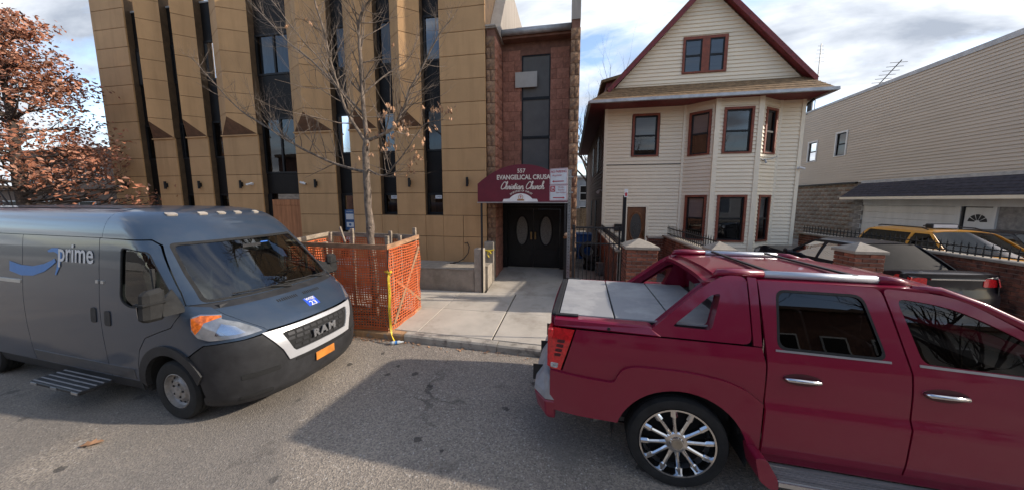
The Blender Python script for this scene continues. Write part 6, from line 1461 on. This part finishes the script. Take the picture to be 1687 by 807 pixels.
# ------------------------------------------------------------------ simpler parked cars
def simple_car(name, loc, rz, lab, cat, pm, wb, ro, fo, hwid, belt, roofz, x_cowl, x_rf, x_rr, x_tr, hood_f, tail_z, rw, win_split, deck=True, glassm='tint', rails=False, wheel_style='alloy', group=None):
    """x forward from the rear axle; belt height, roof height, cowl/roof/tail stations"""
    C = empty(name, loc, rz, lab, cat, group)
    xr, xf = -ro, wb + fo
    yz = pchip([.2, .45, .75, belt, belt + .06, roofz - .06, roofz], [hwid - .06, hwid - .02, hwid, hwid - .05, hwid - .07, hwid - .27, hwid - .33])
    def ys(x, z): return yz(z) - .14 * sm(xf - .6, xf + .05, x) ** 1.3 - .12 * sm(xr + .55, xr - .05, x) ** 1.3
    top = pchip([xr, xr + .12, x_tr, (x_tr + x_cowl) / 2, x_cowl, xf - .35, xf], [tail_z - .10, tail_z, belt + .0, belt, belt, hood_f, hood_f - .14])
    for s in (-1, 1):
        m = Map(lambda u, v, s=s: (u, s * ys(u, v), v), -s)
        r = rw + .055
        ra = arch_pts(0, rw, r, 188, -8, 18); fa = arch_pts(wb, rw, r, 188, -8, 18)
        def topline(a, b): return [(x, top(x)) for x in np.linspace(a, b, 10)]
        b0 = .26
        xs_ = [xr + .02, win_split - .42, win_split, x_cowl - .10, xf - .02]
        q = [(xr, .42), (xr + .12, b0 + .06), (-r - .05, b0)] + ra + [(r + .02, b0)]
        xd = max(r + .06, win_split - .95)
        surf('rear_quarter', [(xr, .42), (xr + .1, b0 + .08), (-r, b0 + .06)] + arch_pts(0, rw, r, 190, 0, 18) + [(xd, b0 + .02), (xd, belt - .002)] + [p for p in reversed(topline(xr + .005, xd - .02))], m, pm, C, rim=.02, step=.12)
        d1 = surf('rear_door', fillet([(xd + .006, b0), (win_split - .004, b0), (win_split - .004, belt), (xd + .006, belt)], .01), m, pm, C, rim=.02, step=.12)
        xfd = min(x_cowl - .02, wb - r - .05)
        d2 = surf('front_door', fillet([(win_split + .004, b0), (xfd - .004, b0), (xfd - .004, belt), (win_split + .004, belt)], .01), m, pm, C, rim=.02, step=.12)
        surf('front_fender', [(xfd + .004, b0 + .02)] + arch_pts(wb, rw, r, 180, -8, 18) + [(xf - .15, b0 + .05), (xf, .42)] + topline(xf - .005, xfd + .01), m, pm, C, rim=.02, step=.12)
        for d, hx in ((d1, xd + .12), (d2, win_split + .1)): surf('handle', fillet([(hx, belt - .16), (hx + .2, belt - .16), (hx + .2, belt - .12), (hx, belt - .12)], .015), Map(lambda u, v, s=s: (u, s * (ys(u, v) + .02), v), -s), pm, d, rim=.02)
        gh = fillet([(x_tr + .02, belt + .004), (x_cowl, belt + .004), (x_rf + .05, roofz - .05, .12), (x_rr - .03, roofz - .05, .12)], 0)
        zt = roofz - .10
        def ed(z, back): # slanted glass edges
            t = (z - belt) / (roofz - .05 - belt); return lerp(x_tr + .02, x_rr - .03, t) + .09 if back else lerp(x_cowl, x_rf + .05, t) - .09
        zb_ = belt + .03
        w1 = fillet([(ed(zb_, 1) + .03, zb_), (win_split - .03, zb_), (win_split - .05, zt), (ed(zt, 1), zt)], .03); w2 = fillet([(win_split + .03, zb_), (ed(zb_, 0), zb_), (ed(zt, 0), zt), (win_split + .03, zt)], .03)
        g_ = surf('window_frame', gh, m, pm, C, holes=[w1, w2], rim=.02, step=.1)
        for wnd in (w1, w2): surf('window', wnd, Map(lambda u, v, s=s: (u, s * (ys(u, v) - .012), v), -s), glassm, g_, rim=0, step=.12)
        # lamps
        surf('tail_lamp', fillet([(xr - .005, tail_z - .26), (xr + .26, tail_z - .20), (xr + .22, tail_z - .07), (xr - .005, tail_z - .08)], .03), Map(lambda u, v, s=s: (u, s * (ys(u, v) + .006), v), -s), 'lens_red', C, rim=.02, step=.06)
        surf('tail_lamp', fillet([(s * (hwid - .42), tail_z - .25), (s * (hwid - .13), tail_z - .26), (s * (hwid - .13), tail_z - .08), (s * (hwid - .42), tail_z - .10)][::s], .03), Map(lambda u, v: (xr - .03 + .10 * (abs(u) / hwid) ** 3, u, v), -1), 'lens_red', C, rim=.02, step=.06)
        surf('headlamp', fillet([(xf - .42, hood_f - .16), (xf - .01, hood_f - .28), (xf - .01, hood_f - .18), (xf - .40, hood_f - .06)], .03), Map(lambda u, v, s=s: (u, s * (ys(u, v) + .006), v), -s), 'lens_clear', C, rim=.02, step=.08)
        mr = MB().box(x_cowl - .32, x_cowl - .18, min(s * (hwid + .0), s * (hwid + .19)), max(s * (hwid), s * (hwid + .19)), belt + .02, belt + .15).build('mirror', pm, C, bevel=.03); MB().bar((x_cowl - .22, s * (hwid - .08), belt + .04), (x_cowl - .24, s * (hwid + .04), belt + .07), .06).build('mirror_arm', 'plastic', mr)
        wheel(C, 0, s * (hwid - .12), rw, .215, s, wheel_style, rw * .66); wheel(C, wb, s * (hwid - .12), rw, .215, s, wheel_style, rw * .66)
        if rails: MB().tube([(x_rr + .15, s * (hwid - .36), roofz + .02), (x_rr + .25, s * (hwid - .36), roofz + .05), (x_rf - .3, s * (hwid - .36), roofz + .05), (x_rf - .15, s * (hwid - .36), roofz + .01)], .018, 6).build('roof_rail', 'plastic', C)
    rh = hwid - .30
    surf('roof', fillet([(x_rr - .02, -rh), (x_rf + .03, -rh), (x_rf + .03, rh), (x_rr - .02, rh)], .12), Map(lambda u, v: (u, v, roofz - .045 + .05 * (1 - (v / rh) ** 4) - .02 * sm(x_rr + .25, x_rr - .05, u) - .02 * sm(x_rf - .3, x_rf + .1, u)), 1), pm, C, rim=.03, step=.12)
    def across(xa, za, xb, zb, wa, wb_, nm, mm, sg, bow=.08, par=C, rim=0):
        return surf(nm, fillet([(-1, 0), (1, 0), (1, 1), (-1, 1)], .05), Map(lambda u, v: (lerp(xa, xb, v) - sg * bow * u * u, u * lerp(wa, wb_, v), lerp(za, zb, v)), sg), mm, par, rim=rim, step=.15)
    across(x_cowl + .06, belt - .01, x_rf + .06, roofz - .035, hwid - .14, rh - .03, 'windshield', 'carglass', 1)
    across(x_tr - .03, belt - .0, x_rr - .05, roofz - .035, hwid - .16, rh - .03, 'rear_window', 'rearglass' if deck else glassm, -1)
    hw_ = hwid - .10
    surf('hood', fillet([(x_cowl + .02, -hw_), (xf - .12, -hw_ + .1, .2), (xf - .02, 0, .1), (xf - .12, hw_ - .1, .2), (x_cowl + .02, hw_)], 0), Map(lambda u, v: (u, v, top(u) + .035 * (1 - (v / hw_) ** 2)), 1), pm, C, rim=.03, step=.15)
    if deck: surf('trunk_lid', fillet([(xr + .0, -hw_ + .04), (x_tr - .02, -hw_ + .02), (x_tr - .02, hw_ - .02), (xr + .0, hw_ - .04)], .04), Map(lambda u, v: (u, v, top(u) + .03 * (1 - (v / hw_) ** 2)), 1), pm, C, rim=.03, step=.12)
    surf('front_bumper', fillet([(-hwid + .08, .25), (hwid - .08, .25), (hwid - .1, hood_f - .16), (-hwid + .1, hood_f - .16)], .06), Map(lambda u, v: (xf + .03 - .16 * (abs(u) / hwid) ** 3, u, v), 1), pm, C, rim=.1, step=.15)
    rb = surf('rear_bumper', fillet([(-hwid + .06, .3), (hwid - .06, .3), (hwid - .08, tail_z - .02), (-hwid + .08, tail_z - .02)], .05), Map(lambda u, v: (xr - .02 + .10 * (abs(u) / hwid) ** 3 - .05 * sm(.72, .6, v), u, v), -1), pm, C, rim=.1, step=.12)
    if deck: MB().box(xr - .05, xr - .02, -.45, .45, tail_z - .12, tail_z - .095).build('chrome_strip', 'chrome', rb)
    MB().box(xr + .1, xf - .2, -hwid + .25, hwid - .25, .2, .4).build('underbody', 'dark_in', C); MB().box(x_tr + .1, x_cowl, -hwid + .12, hwid - .12, .4, belt - .25).build('cabin_floor', 'dark_in', C)
    for y in (-.38, .38): seat(C, win_split + .25, y, .5); (seat(C, win_split - .45, y, .34) if not deck else MB().box(win_split - .75, win_split - .6, y - .3, y + .3, .4, .85).build('rear_seat', 'seat', C, bevel=.03))
    return C
simple_car('black_sedan', (7.13, 8.18, .20), R(90 + 5), 'black sedan parked nose in on the driveway beside the house', 'car', 'black_paint', 2.60, 1.02, .78, .90, .95, 1.46, 1.90, 1.25, .22, -.36, .98, 1.04, .325, .95)
tx_ = simple_car('yellow_taxi', (10.12, 11.35, .20), R(-90 - 1), 'yellow taxi wagon facing the street in front of the garage door', 'taxi', 'taxi_paint', 2.66, .95, .92, .925, 1.04, 1.62, 2.05, 1.30, -.40, -.78, 1.02, 1.02, .35, .92, deck=False, rails=True)
sg = MB().box(.75, .93, -.30, .30, 1.64, 1.77).build('roof_sign', 'iron', tx_, bevel=.02); MB().box(.932, .936, -.26, .26, 1.66, 1.75).build('sign_panel', 'sign_white', sg); MB().box(.744, .748, -.26, .26, 1.66, 1.75).build('sign_panel', 'sign_white', sg)
simple_car('dark_hatchback', (12.75, 12.2, .20), R(-90), 'dark car half hidden behind the yellow taxi at the frame edge', 'car', 'black_paint', 2.6, .85, .85, .88, .98, 1.52, 1.95, 1.25, -.1, -.6, 1.0, 1.0, .32, .9, deck=False)
# ------------------------------------------------------------------ tree pit fence with orange netting
pf = empty('tree_pit_fence', (-4.38, 5.75, .15), 0, 'timber tree guard wrapped in orange safety netting behind the van', 'tree guard')
FX0, FX1, FY0, FY1, FT = -1.10, 1.06, -.58, .55, 1.66
def plank(a, b, w, h, m='lumber', n='rail'): return MB().bar(a, b, w, h).build(n, m, pf, bevel=.004)
random.seed(12)
for x, y, h in ((FX0, FY0, 1.66), (FX1 - .02, FY0 + .05, 1.80), (FX0, FY1, 1.72), (FX1 - .02, FY1, 1.86), (-.25, FY0 + .04, 1.66), (-.5, FY1 - .02, 1.82), (.45, FY1, 1.78), (.72, FY1 - .1, 1.7)):
    plank((x, y, -.1), (x + random.uniform(-.015, .015), y, h), .07, .055, 'lumber', 'post')
plank((FX0, FY0 - .045, FT - .04), (FX1 + .02, FY0 - .045, FT - .06), .035, .085, 'lumber_dirty'); plank((FX1 + .035, FY0 - .06, FT - .06), (FX1 + .035, FY1 + .05, FT), .035, .085, 'lumber_dirty')
plank((FX0, FY1 + .045, FT + .02), (FX1, FY1 + .045, FT - .01), .035, .10); plank((FX0 - .035, FY0, FT - .03), (FX0 - .035, FY1, FT + .03), .035, .085)
plank((FX1 + .03, FY0 - .03, .02), (FX1 + .03, FY1 + .05, .03), .04, .09, 'lumber_dirty'); plank((FX0, FY0 - .04, .02), (FX1, FY0 - .04, .02), .04, .09, 'lumber_dirty')
plank((FX1 + .06, FY0 + .05, .10), (FX1 + .06, FY1, 1.45), .02, .07, 'lumber_dirty', 'brace'); plank((FX1 + .055, FY0 + .15, .95), (FX1 + .055, FY1, .25), .02, .06, 'lumber_dirty', 'brace')
plank((-.35, .1, 1.55), (-.62, .3, 1.86), .03, .08, 'lumber', 'loose_plank')
def netting(A, B, z0, z1, n, sp=.05, w=.017, seed=0, amp=.03):
    A, B = Vector(A), Vector(B); d = (B - A); L = d.length; d.normalize(); nn = Vector((d.y, -d.x, 0)); mb = MB()
    def P(u, z):
        k = mnoise.noise(Vector((u * 2.2 + seed * 7, z * 2.0, seed))) * amp * 2 + mnoise.noise(Vector((u * 7 + seed, z * 6, seed + 3))) * amp * .5
        k += .015
        du = mnoise.noise(Vector((u * 3, z * 3, seed + 9))) * .012; dz = mnoise.noise(Vector((u * 3 + 5, z * 3, seed + 4))) * .014
        return A + d * max(0, min(L, u + du)) + nn * k + Vector((0, 0, z + dz))
    u = 0.0
    while u <= L + 1e-6:
        K = 14; pts = [P(u, lerp(z0, z1, t / K)) for t in range(K + 1)]
        vs = [p + d * (q * w / 2) for p in pts for q in (-1, 1)]; mb.add(vs, [(2 * t, 2 * t + 1, 2 * t + 3, 2 * t + 2) for t in range(K)]); u += sp
    z = z0
    while z <= z1 + 1e-6:
        K = max(6, int(L / .1)); pts = [P(lerp(0, L, t / K), z) for t in range(K + 1)]
        vs = [p + Vector((0, 0, q * w / 2)) + nn * .003 for p in pts for q in (-1, 1)]; mb.add(vs, [(2 * t, 2 * t + 1, 2 * t + 3, 2 * t + 2) for t in range(K)]); z += sp * .92
    return mb.build(n, 'netting', pf)
netting((FX1 + .045, FY0 - .02, 0), (FX1 + .045, FY1 + .05, 0), .03, 1.58, 'netting_side', .062, .019, 1)
netting((FX0, FY0 - .07, 0), (FX1 + .04, FY0 - .07, 0), .03, 1.57, 'netting_front', .055, .019, 2); netting((FX0 - .01, FY0 - .045, 0), (-.3, FY0 - .045, 0), .02, 1.3, 'netting_fold', .06, .019, 5, .04)
netting((FX1, FY1 + .07, 0), (FX0, FY1 + .07, 0), .03, 1.6, 'netting_back', .055, .019, 3); netting((FX0 - .045, FY1, 0), (FX0 - .045, FY0, 0), .03, 1.58, 'netting_side', .06, .019, 4)
# planting bed
pm_ = MB(); nx, ny = 14, 8
for j in range(ny + 1):
    for i in range(nx + 1):
        u, v = i / nx, j / ny; pm_.v.append((lerp(-5.46, -3.34, u), lerp(5.19, 6.28, v), .15 + (.0 if i in (0, nx) or j in (0, ny) else .04 + .05 * mnoise.noise(Vector((u * 5, v * 5, 1))))))
pm_.f = [(j * (nx + 1) + i, j * (nx + 1) + i + 1, (j + 1) * (nx + 1) + i + 1, (j + 1) * (nx + 1) + i) for j in range(ny) for i in range(nx)]
tag(pm_.build('planting_bed', 'soil', None, True), kind='structure')
# caution tape
tpe = empty('caution_tape', (-3.27, 5.12, 1.3), 0, 'yellow caution tape hanging from the corner of the orange netting to the curb', 'tape')
path = [(0, 0, -.02), (.01, -.03, -.15), (.03, -.04, -.4), (.015, -.05, -.7), (.03, -.06, -.95), (.05, -.08, -1.08), (.12, -.17, -1.16), (.2, -.2, -1.27)]
mb = MB(); vs = []
for k, p in enumerate(path):
    a = .6 + .5 * math.sin(k * 1.3) + (.9 if k > 5 else 0); vs += [(p[0] - .022 * math.cos(a), p[1] - .022 * math.sin(a), p[2]), (p[0] + .022 * math.cos(a), p[1] + .022 * math.sin(a), p[2])]
mb.add(vs, [(2 * k, 2 * k + 1, 2 * k + 3, 2 * k + 2) for k in range(len(path) - 1)]); mb.build('ribbon', 'tape', tpe, True)
MB().tube([(-.06, .04, .0), (-.02, -.03, .0), (.04, -.02, -.02), (.03, .03, .0)], .02, 6).tube([(.0, -.03, .0), (.07, -.05, -.06)], [.02, .008], 5).tube([(0, -.03, .0), (-.06, -.05, .01)], [.016, .006], 5).build('knot', 'tape', tpe)
for k, z in enumerate((-.32, -.78)): text('tape_text', 'CAUTION', .045, (.026, -.046 - .012 * k, z), (PI / 2, PI / 2, R(15)), 'iron', tpe, ext=.0005)
bt = empty('plastic_bottle', (-3.06, 4.93, .035), R(25), 'crushed clear plastic bottle with blue label lying at the curb', 'bottle')
M['pet'] = mat('clear plastic', (0.55, 0.60, 0.62), 0.15, coat=0.3)
MB().lathe([(.001, -.1), (.03, -.1), (.033, -.05), (.028, 0), (.033, .05), (.014, .09), (.013, .11), (.001, .11)], 14, 'x').build('body', 'pet', bt, True); MB().lathe([(.034, -.02), (.030, 0), (.034, .02)], 14, 'x').build('label', 'primeblue', bt); MB().lathe([(.015, .11), (.015, .125), (.001, .125)], 12, 'x').build('cap', 'sign_white', bt)
lf = MB(); pts = [(0, -.09), (.025, -.06), (.05, -.05), (.03, -.02), (.065, .01), (.03, .03), (.035, .07), (0, .1), (-.03, .065), (-.03, .03), (-.06, .01), (-.03, -.02), (-.05, -.05), (-.02, -.06)]
for x, y in pts: lf.v.append((x, y, .008 + .35 * abs(x) + .05 * abs(y)))
lf.v.append((0, 0, .006)); lf.f = [(k, (k + 1) % 14, 14) for k in range(14)]
leaf_me = lf.mesh('leaf'); leaf_me.materials.append(M['leaf_tan'])
rlf = bpy.data.objects.new('fallen_leaf', leaf_me); COL.objects.link(rlf); rlf.location = (-5.0, 2.18, 0); rlf.rotation_euler = (0, 0, R(-55)); rlf.scale = (1.0, 1.0, 1); tag(rlf, 'single brown oak leaf lying on the road in front of the van', 'leaf')

# ------------------------------------------------------------------ trees
def grow(mb, p, d, L, r, depth, rng, tips, up=.12, droop=0.0, n=5, spread=.7):
    pts = [Vector(p)]; rad = [r]; dd = Vector(d).normalized(); K = 5 if depth > 0 else 4
    for k in range(K):
        dd = (dd + Vector((rng.uniform(-1, 1), rng.uniform(-1, 1), rng.uniform(-1, 1))) * .16 + Vector((0, 0, up * .5))).normalized()
        pts.append(pts[-1] + dd * (L / K)); rad.append(r * (1 - .72 * (k + 1) / K))
    mb.tube(pts, rad, n if depth > 0 else 3, False)
    tips.append((pts[-1], dd, depth)); 
    if depth <= 0: return
    for k in range(rng.randint(2, 4)):
        i = rng.randint(1, K); ax = Vector((rng.uniform(-1, 1), rng.uniform(-1, 1), rng.uniform(-.3, .9))).normalized()
        nd = (dd + ax * spread).normalized(); grow(mb, pts[i], nd, L * rng.uniform(.45, .75), rad[i] * .62, depth - 1, rng, tips, up, droop, n, spread)
LIMBS = {'trunk': [(-4.02, 5.75, .1), (-4.0, 5.75, .9), (-4.04, 5.75, 1.84), (-4.06, 5.75, 2.61), (-4.06, 5.75, 3.34), (-4.02, 5.75, 3.82)],
    'leader': [(-4.02, 5.75, 3.80), (-4.08, 5.78, 4.69), (-4.10, 5.81, 5.46), (-4.07, 5.75, 5.92), (-3.95, 5.70, 6.13), (-3.64, 5.65, 6.39), (-3.45, 5.65, 6.70)],
    'left1': [(-4.02, 5.75, 3.76), (-4.26, 5.60, 4.24), (-4.38, 5.50, 4.72), (-4.45, 5.45, 5.14), (-4.49, 5.35, 5.67), (-4.60, 5.30, 6.21), (-4.68, 5.25, 6.68)],
    'left2': [(-4.05, 5.75, 4.29), (-4.84, 5.95, 5.03), (-5.44, 6.05, 5.55), (-6.12, 6.20, 6.05), (-6.60, 6.25, 6.52), (-7.25, 6.35, 7.11), (-7.71, 6.40, 7.57)],
    'low': [(-4.06, 5.75, 3.17), (-4.85, 5.85, 3.37), (-5.44, 5.65, 3.67), (-5.85, 5.55, 3.94), (-6.40, 5.55, 4.24), (-6.84, 5.50, 4.57), (-7.32, 5.45, 5.11), (-7.61, 5.40, 5.47)],
    'right': [(-4.02, 5.75, 3.79), (-3.53, 5.85, 4.01), (-3.30, 5.90, 4.37), (-3.14, 5.95, 4.80), (-2.85, 6.00, 5.27), (-2.58, 6.10, 5.82), (-2.28, 6.15, 6.16)],
    'right2': [(-4.06, 5.75, 3.25), (-3.62, 5.65, 3.09), (-3.29, 5.55, 3.30), (-2.92, 5.45, 3.62), (-2.62, 5.45, 3.98), (-2.24, 5.40, 4.03)],
    'mid': [(-4.06, 5.76, 4.17), (-4.24, 5.35, 4.63), (-4.43, 5.15, 5.09), (-4.75, 5.05, 5.48), (-5.06, 4.95, 5.95), (-5.40, 4.90, 6.35)],
    'back': [(-4.08, 5.77, 4.68), (-3.78, 6.25, 5.26), (-3.44, 6.45, 5.56), (-3.22, 6.55, 6.07)]}
LR = {'trunk': (.082, .062), 'leader': (.046, .012), 'left1': (.036, .010), 'left2': (.026, .007), 'low': (.030, .006), 'right': (.036, .008), 'right2': (.020, .006), 'mid': (.018, .005), 'back': (.018, .005)}
st_ = empty('street_tree', (-4.02, 5.75, .15), 0, 'bare young street tree with a few tan leaves inside the orange fence', 'tree')
rng = random.Random(21); twg = MB(); tips = []
for nm, pts in LIMBS.items():
    V_ = [Vector(p) - Vector(st_.location) for p in pts]; sp = []
    for i in range(len(V_) - 1):
        a, b, c, d = V_[max(i - 1, 0)], V_[i], V_[i + 1], V_[min(i + 2, len(V_) - 1)]
        for k in range(4):
            t = k / 4; sp.append(.5 * ((2 * b) + (-a + c) * t + (2 * a - 5 * b + 4 * c - d) * t * t + (-a + 3 * b - 3 * c + d) * t ** 3) + Vector((rng.uniform(-1, 1), rng.uniform(-1, 1), 0)) * .008)
    sp.append(V_[-1]); n_ = len(sp); r0, r1 = LR[nm]
    rad = [lerp(r0, r1, (i / (n_ - 1)) ** .8) * (1 + .06 * rng.uniform(-1, 1)) for i in range(n_)]
    if nm == 'trunk': rad[5] *= 1.15; rad[9] *= 1.2; rad[-1] *= 1.15
    MB().tube(sp, rad, 12 if nm == 'trunk' else 8).build('trunk' if nm == 'trunk' else 'limb', 'bark', st_, True)
    if nm == 'trunk':
        for k in (5, 9): MB().tube([sp[k] + Vector((.03, -.05, 0)), sp[k] + Vector((.06, -.085, .03))], [.032, .018], 8).build('branch_stub', 'bark', st_)
        continue
    for i in range(3, n_):
        for q in range(1 if rng.random() < .35 else 2):
            d = (sp[i] - sp[i - 1]).normalized(); ax = Vector((rng.uniform(-1, 1), rng.uniform(-.7, .7), rng.uniform(-.35, 1))).normalized()
            L = lerp(1.15, .35, i / n_) * rng.uniform(.6, 1.2) * (.7 if nm in ('right2', 'back') else 1)
            grow(twg, sp[i], (d * .6 + ax).normalized(), L, max(.004, rad[i] * .42), 2, rng, tips, up=.10, spread=.75)
twg.build('twigs', 'bark', st_, True)
# dry leaves on the lower right twigs, a few elsewhere
lv = [t for t in tips if t[0].x > .25 and t[0].z < 4.2]; ot = [t for t in tips if t not in lv]
rng.shuffle(lv); rng.shuffle(ot)
for p, d, dp in lv[:85] + ot[:12]:
    for q in range(rng.choice([1, 1, 2])):
        o = bpy.data.objects.new('leaf', leaf_me); COL.objects.link(o); o.parent = st_; o.location = p + Vector((rng.gauss(0, .03), rng.gauss(0, .03), -.05)); s = rng.uniform(.35, .68)
        o.rotation_euler = (rng.uniform(.9, 2.2), rng.uniform(-.5, .5), rng.uniform(0, 6.28)); o.scale = (s, s, s)
# autumn oak on the left
oak = empty('oak_tree', (-16.5, 6.7, .15), 0, 'rust brown autumn oak at the left behind the van', 'tree')
rng = random.Random(5); tk = MB(); tips = []
tk.tube([(0, 0, 0), (.05, .02, 1.5), (-.05, 0, 3.0), (.02, .05, 5.0), (.0, 0, 6.6), (.0, 0, 7.6)], [.2, .16, .13, .09, .05, .015], 10)
for k in range(84):
    z = 1.6 + 6.0 * rng.random() ** 1.25; a = rng.uniform(0, 6.28); rad = 3.5 if z < 2.3 else lerp(2.1, .7, (z - 2.3) / 5.2)
    grow(tk, (0, 0, z), (math.cos(a), math.sin(a), .22), rad * .8, .04, 2, rng, tips, up=.06, spread=.65)
tk.build('trunk', 'bark_dk', oak, True)
c1, c2 = MB(), MB()
for p, d, dp in tips:
    if p.length < 1: continue
    m_ = 15 if dp < 2 else 19; rr = .17 if dp < 2 else .26
    for q in range(m_):
        if rng.random() < .2: continue
        c = p + Vector((rng.gauss(0, rr), rng.gauss(0, rr), rng.gauss(-.02, rr * .7))); s = rng.uniform(.034, .078)
        u = Vector((rng.uniform(-1, 1), rng.uniform(-1, 1), rng.uniform(-1, .4))).normalized(); w = u.cross(Vector((rng.uniform(-1, 1), rng.uniform(-1, 1), rng.uniform(-1, 1)))).normalized(); nn = u.cross(w) * s * .25
        (c1 if rng.random() < .6 else c2).add([c - u * s, c + w * s * .55 + nn, c + u * s * 1.1, c - w * s * .55 + nn], [(0, 1, 2, 3)])
c1.build('crown', 'oak', oak); c2.build('crown_pale', 'oak2', oak)
print('oak leaves', len(c1.f) + len(c2.f), 'tips', len(tips))
def bare_tree(loc, h, seed, lab, m='bark_dk', depth=3, group=None):
    o = empty('bare_tree', loc, 0, lab, 'tree', group); r = random.Random(seed); mb = MB(); tp_ = []
    mb.tube([(0, 0, 0), (.1, 0, h * .2), (0, .1, h * .4), (.05, 0, h * .6)], [h * .022, h * .017, h * .014, h * .008], 8); mb.build('trunk', m, o, True)
    cr = MB()
    for k in range(13):
        z = r.uniform(.25, .6) * h; a = r.uniform(0, 6.28); grow(cr, (.03, .02, z), (math.cos(a) * .7, math.sin(a) * .7, .9), h * r.uniform(.25, .42), h * .008, depth, r, tp_, up=.14, spread=.6)
    cr.build('branches', m, o); return o
bare_tree((1.6, 29, 0), 12.5, 3, 'bare tree rising far behind the gap between tower and house')

# ------------------------------------------------------------------ parking sign
sp_ = empty('parking_sign', (.0, 5.42, .14), 0, 'galvanised street pole with white and red parking signs by the canopy', 'sign')
pole = MB().box(-.022, .022, .0, .006, 0, 2.98).box(-.028, -.022, -.018, .006, 0, 2.98).box(.022, .028, -.018, .006, 0, 2.98).build('pole', 'galv', sp_)
hb = MB()
for k in range(58): hb.box(-.005, .005, -.003, -.001, .12 + k * .05, .13 + k * .05)
hb.build('pole_holes', 'iron', pole)
pa = empty('sign_panel_mount', (0, 0, 0))
bpy.data.objects.remove(pa)
ANG = R(-24); SX = -.185
def signpart(n, mb, m, par=sp_, y=0.0):
    o = mb.build(n, m, par); 
    if par is sp_: o.location = (SX, -.06, 0); o.rotation_euler = (0, 0, ANG)
    return o
Z0, ZM, Z1 = 2.46, 2.725, 3.0
up_ = signpart('sign_panel', MB().prism(fillet([(-.165, ZM + .004), (.165, ZM + .004), (.165, Z1), (-.165, Z1)], .015), -.004, 0, 'y'), 'sign_white'); lo2 = signpart('sign_panel', MB().prism(fillet([(-.165, Z0), (.165, Z0), (.165, ZM), (-.165, ZM)], .015), -.004, 0, 'y'), 'sign_white')
def border(par, z0, z1):
    w = .005; MB().box(-.158, .158, -.006, -.0045, z0 + .006, z0 + .006 + w).box(-.158, .158, -.006, -.0045, z1 - .006 - w, z1 - .006).box(-.158, -.158 + w, -.006, -.0045, z0 + .012, z1 - .012).box(.158 - w, .158, -.006, -.0045, z0 + .012, z1 - .012).build('border', 'sign_red', par)
border(up_, ZM + .004, Z1); border(lo2, Z0, ZM)
text('sign_text', 'NO PARKING', .058, (-.0, -.0065, Z1 - .055), FZ, 'sign_red', up_, ext=.0005, sx=.82, bold=.0008); text('sign_text', 'Anytime', .052, (-.03, -.0065, Z1 - .115), FZ, 'sign_red', up_, ext=.0005)
def arrow(par, z, s): MB().prism([(-.12 * s, z), (-.085 * s, z + .02), (-.085 * s, z + .008), (.10 * s, z + .008), (.10 * s, z - .008), (-.085 * s, z - .008), (-.085 * s, z - .02)], -.007, -.0046, 'y').build('arrow', 'sign_red', par)
arrow(up_, ZM + .06, 1); arrow(lo2, Z0 + .05, -1)
MB().prism(fillet([(-.15, ZM - .115), (-.06, ZM - .115), (-.06, ZM - .02), (-.15, ZM - .02)], .01), -.0068, -.0046, 'y').build('symbol_tile', 'sign_red', lo2)
text('symbol_letter', 'P', .07, (-.105, -.008, ZM - .068), FZ, 'sign_white', lo2, ext=.0005); MB().lathe([(.028, -.0085), (.034, -.0085), (.034, -.007)], 20, 'y', (-.105, 0, ZM - .068)).build('symbol_ring', 'sign_white', lo2)
for k, s_ in enumerate(('Monday', 'Thursday', '9am-10:30am')): text('sign_text', s_, .032, (.05, -.0065, ZM - .04 - .045 * k), FZ, 'sign_red', lo2, ext=.0004)
for z in (2.6, 2.86): MB().box(-.04, .06, -.03, .012, z - .012, z + .012).build('clamp', 'galv', sp_)

# ------------------------------------------------------------------ the other side of the street (behind the camera; seen in glass and paint)
M['opp_brick'] = mat('opposite brick', (0.17, 0.085, 0.06), 0.95, nscale=3, amt=0.25); M['opp_pale'] = mat('opposite pale siding', (0.40, 0.37, 0.33), 0.9, nscale=2, amt=0.1)
for k, (x0, x1, y, h, m_, lb) in enumerate(((-34, -22, -14, 7.6, 'opp_brick', 'red brick row house across the street, leftmost'), (-21.5, -13, -14.5, 7.0, 'opp_pale', 'pale sided house across the street left of the brick one'), (-12.5, -3, -14, 7.8, 'opp_brick', 'red brick house across the street behind the van'), (-2.4, 6, -14.5, 7.0, 'opp_pale', 'pale sided house directly across from the church'), (6.6, 15, -14, 8.0, 'opp_brick', 'red brick house across the street from the pickup'), (15.6, 26, -14.5, 7.2, 'opp_pale', 'pale sided house across the street at the right'))):
    o = empty('row_house', ((x0 + x1) / 2, y, 0), PI, lb, 'house', 'row houses across the street'); w = (x1 - x0) / 2
    MB().box(-w, w, 0, 9, 0, h).build('wall', m_, o); MB().box(-w - .1, w + .1, -.35, 9, h + .003, h + .35).build('cornice', 'bldg_far', o)
    for i in range(4):
        for j in range(2):
            if j == 0 and i == 1: part_box('door', 'doorwood', o, -w + (i + .5) * w / 2 - .5, -w + (i + .5) * w / 2 + .5, -.04, -.003, .3, 2.6); continue
            wx = -w + (i + .5) * w / 2; f = part_box('window', 'doorwhite', o, wx - .55, wx + .55, -.06, -.003, 1.2 + 3.1 * j, 2.9 + 3.1 * j); part_box('pane', 'spandrel', f, wx - .47, wx + .47, -.07, -.062, 1.28 + 3.1 * j, 2.82 + 3.1 * j)
tag(MB().box(-60, 60, -14, -7.5, -.05, .13).build('far_sidewalk', 'curb'), kind='structure')
for k, (x, y, h) in enumerate(((-9.5, -8.6, 9.5), (-1.2, -8.8, 8.5), (4.8, -8.5, 9.5), (12, -8.7, 9))): bare_tree((x, y, .13), h, 30 + k, ['bare street tree across the road behind the van', 'bare street tree across the road from the church', 'bare street tree across the road from the pickup', 'bare street tree across the road from the taxi'][k], group='bare trees across the street')
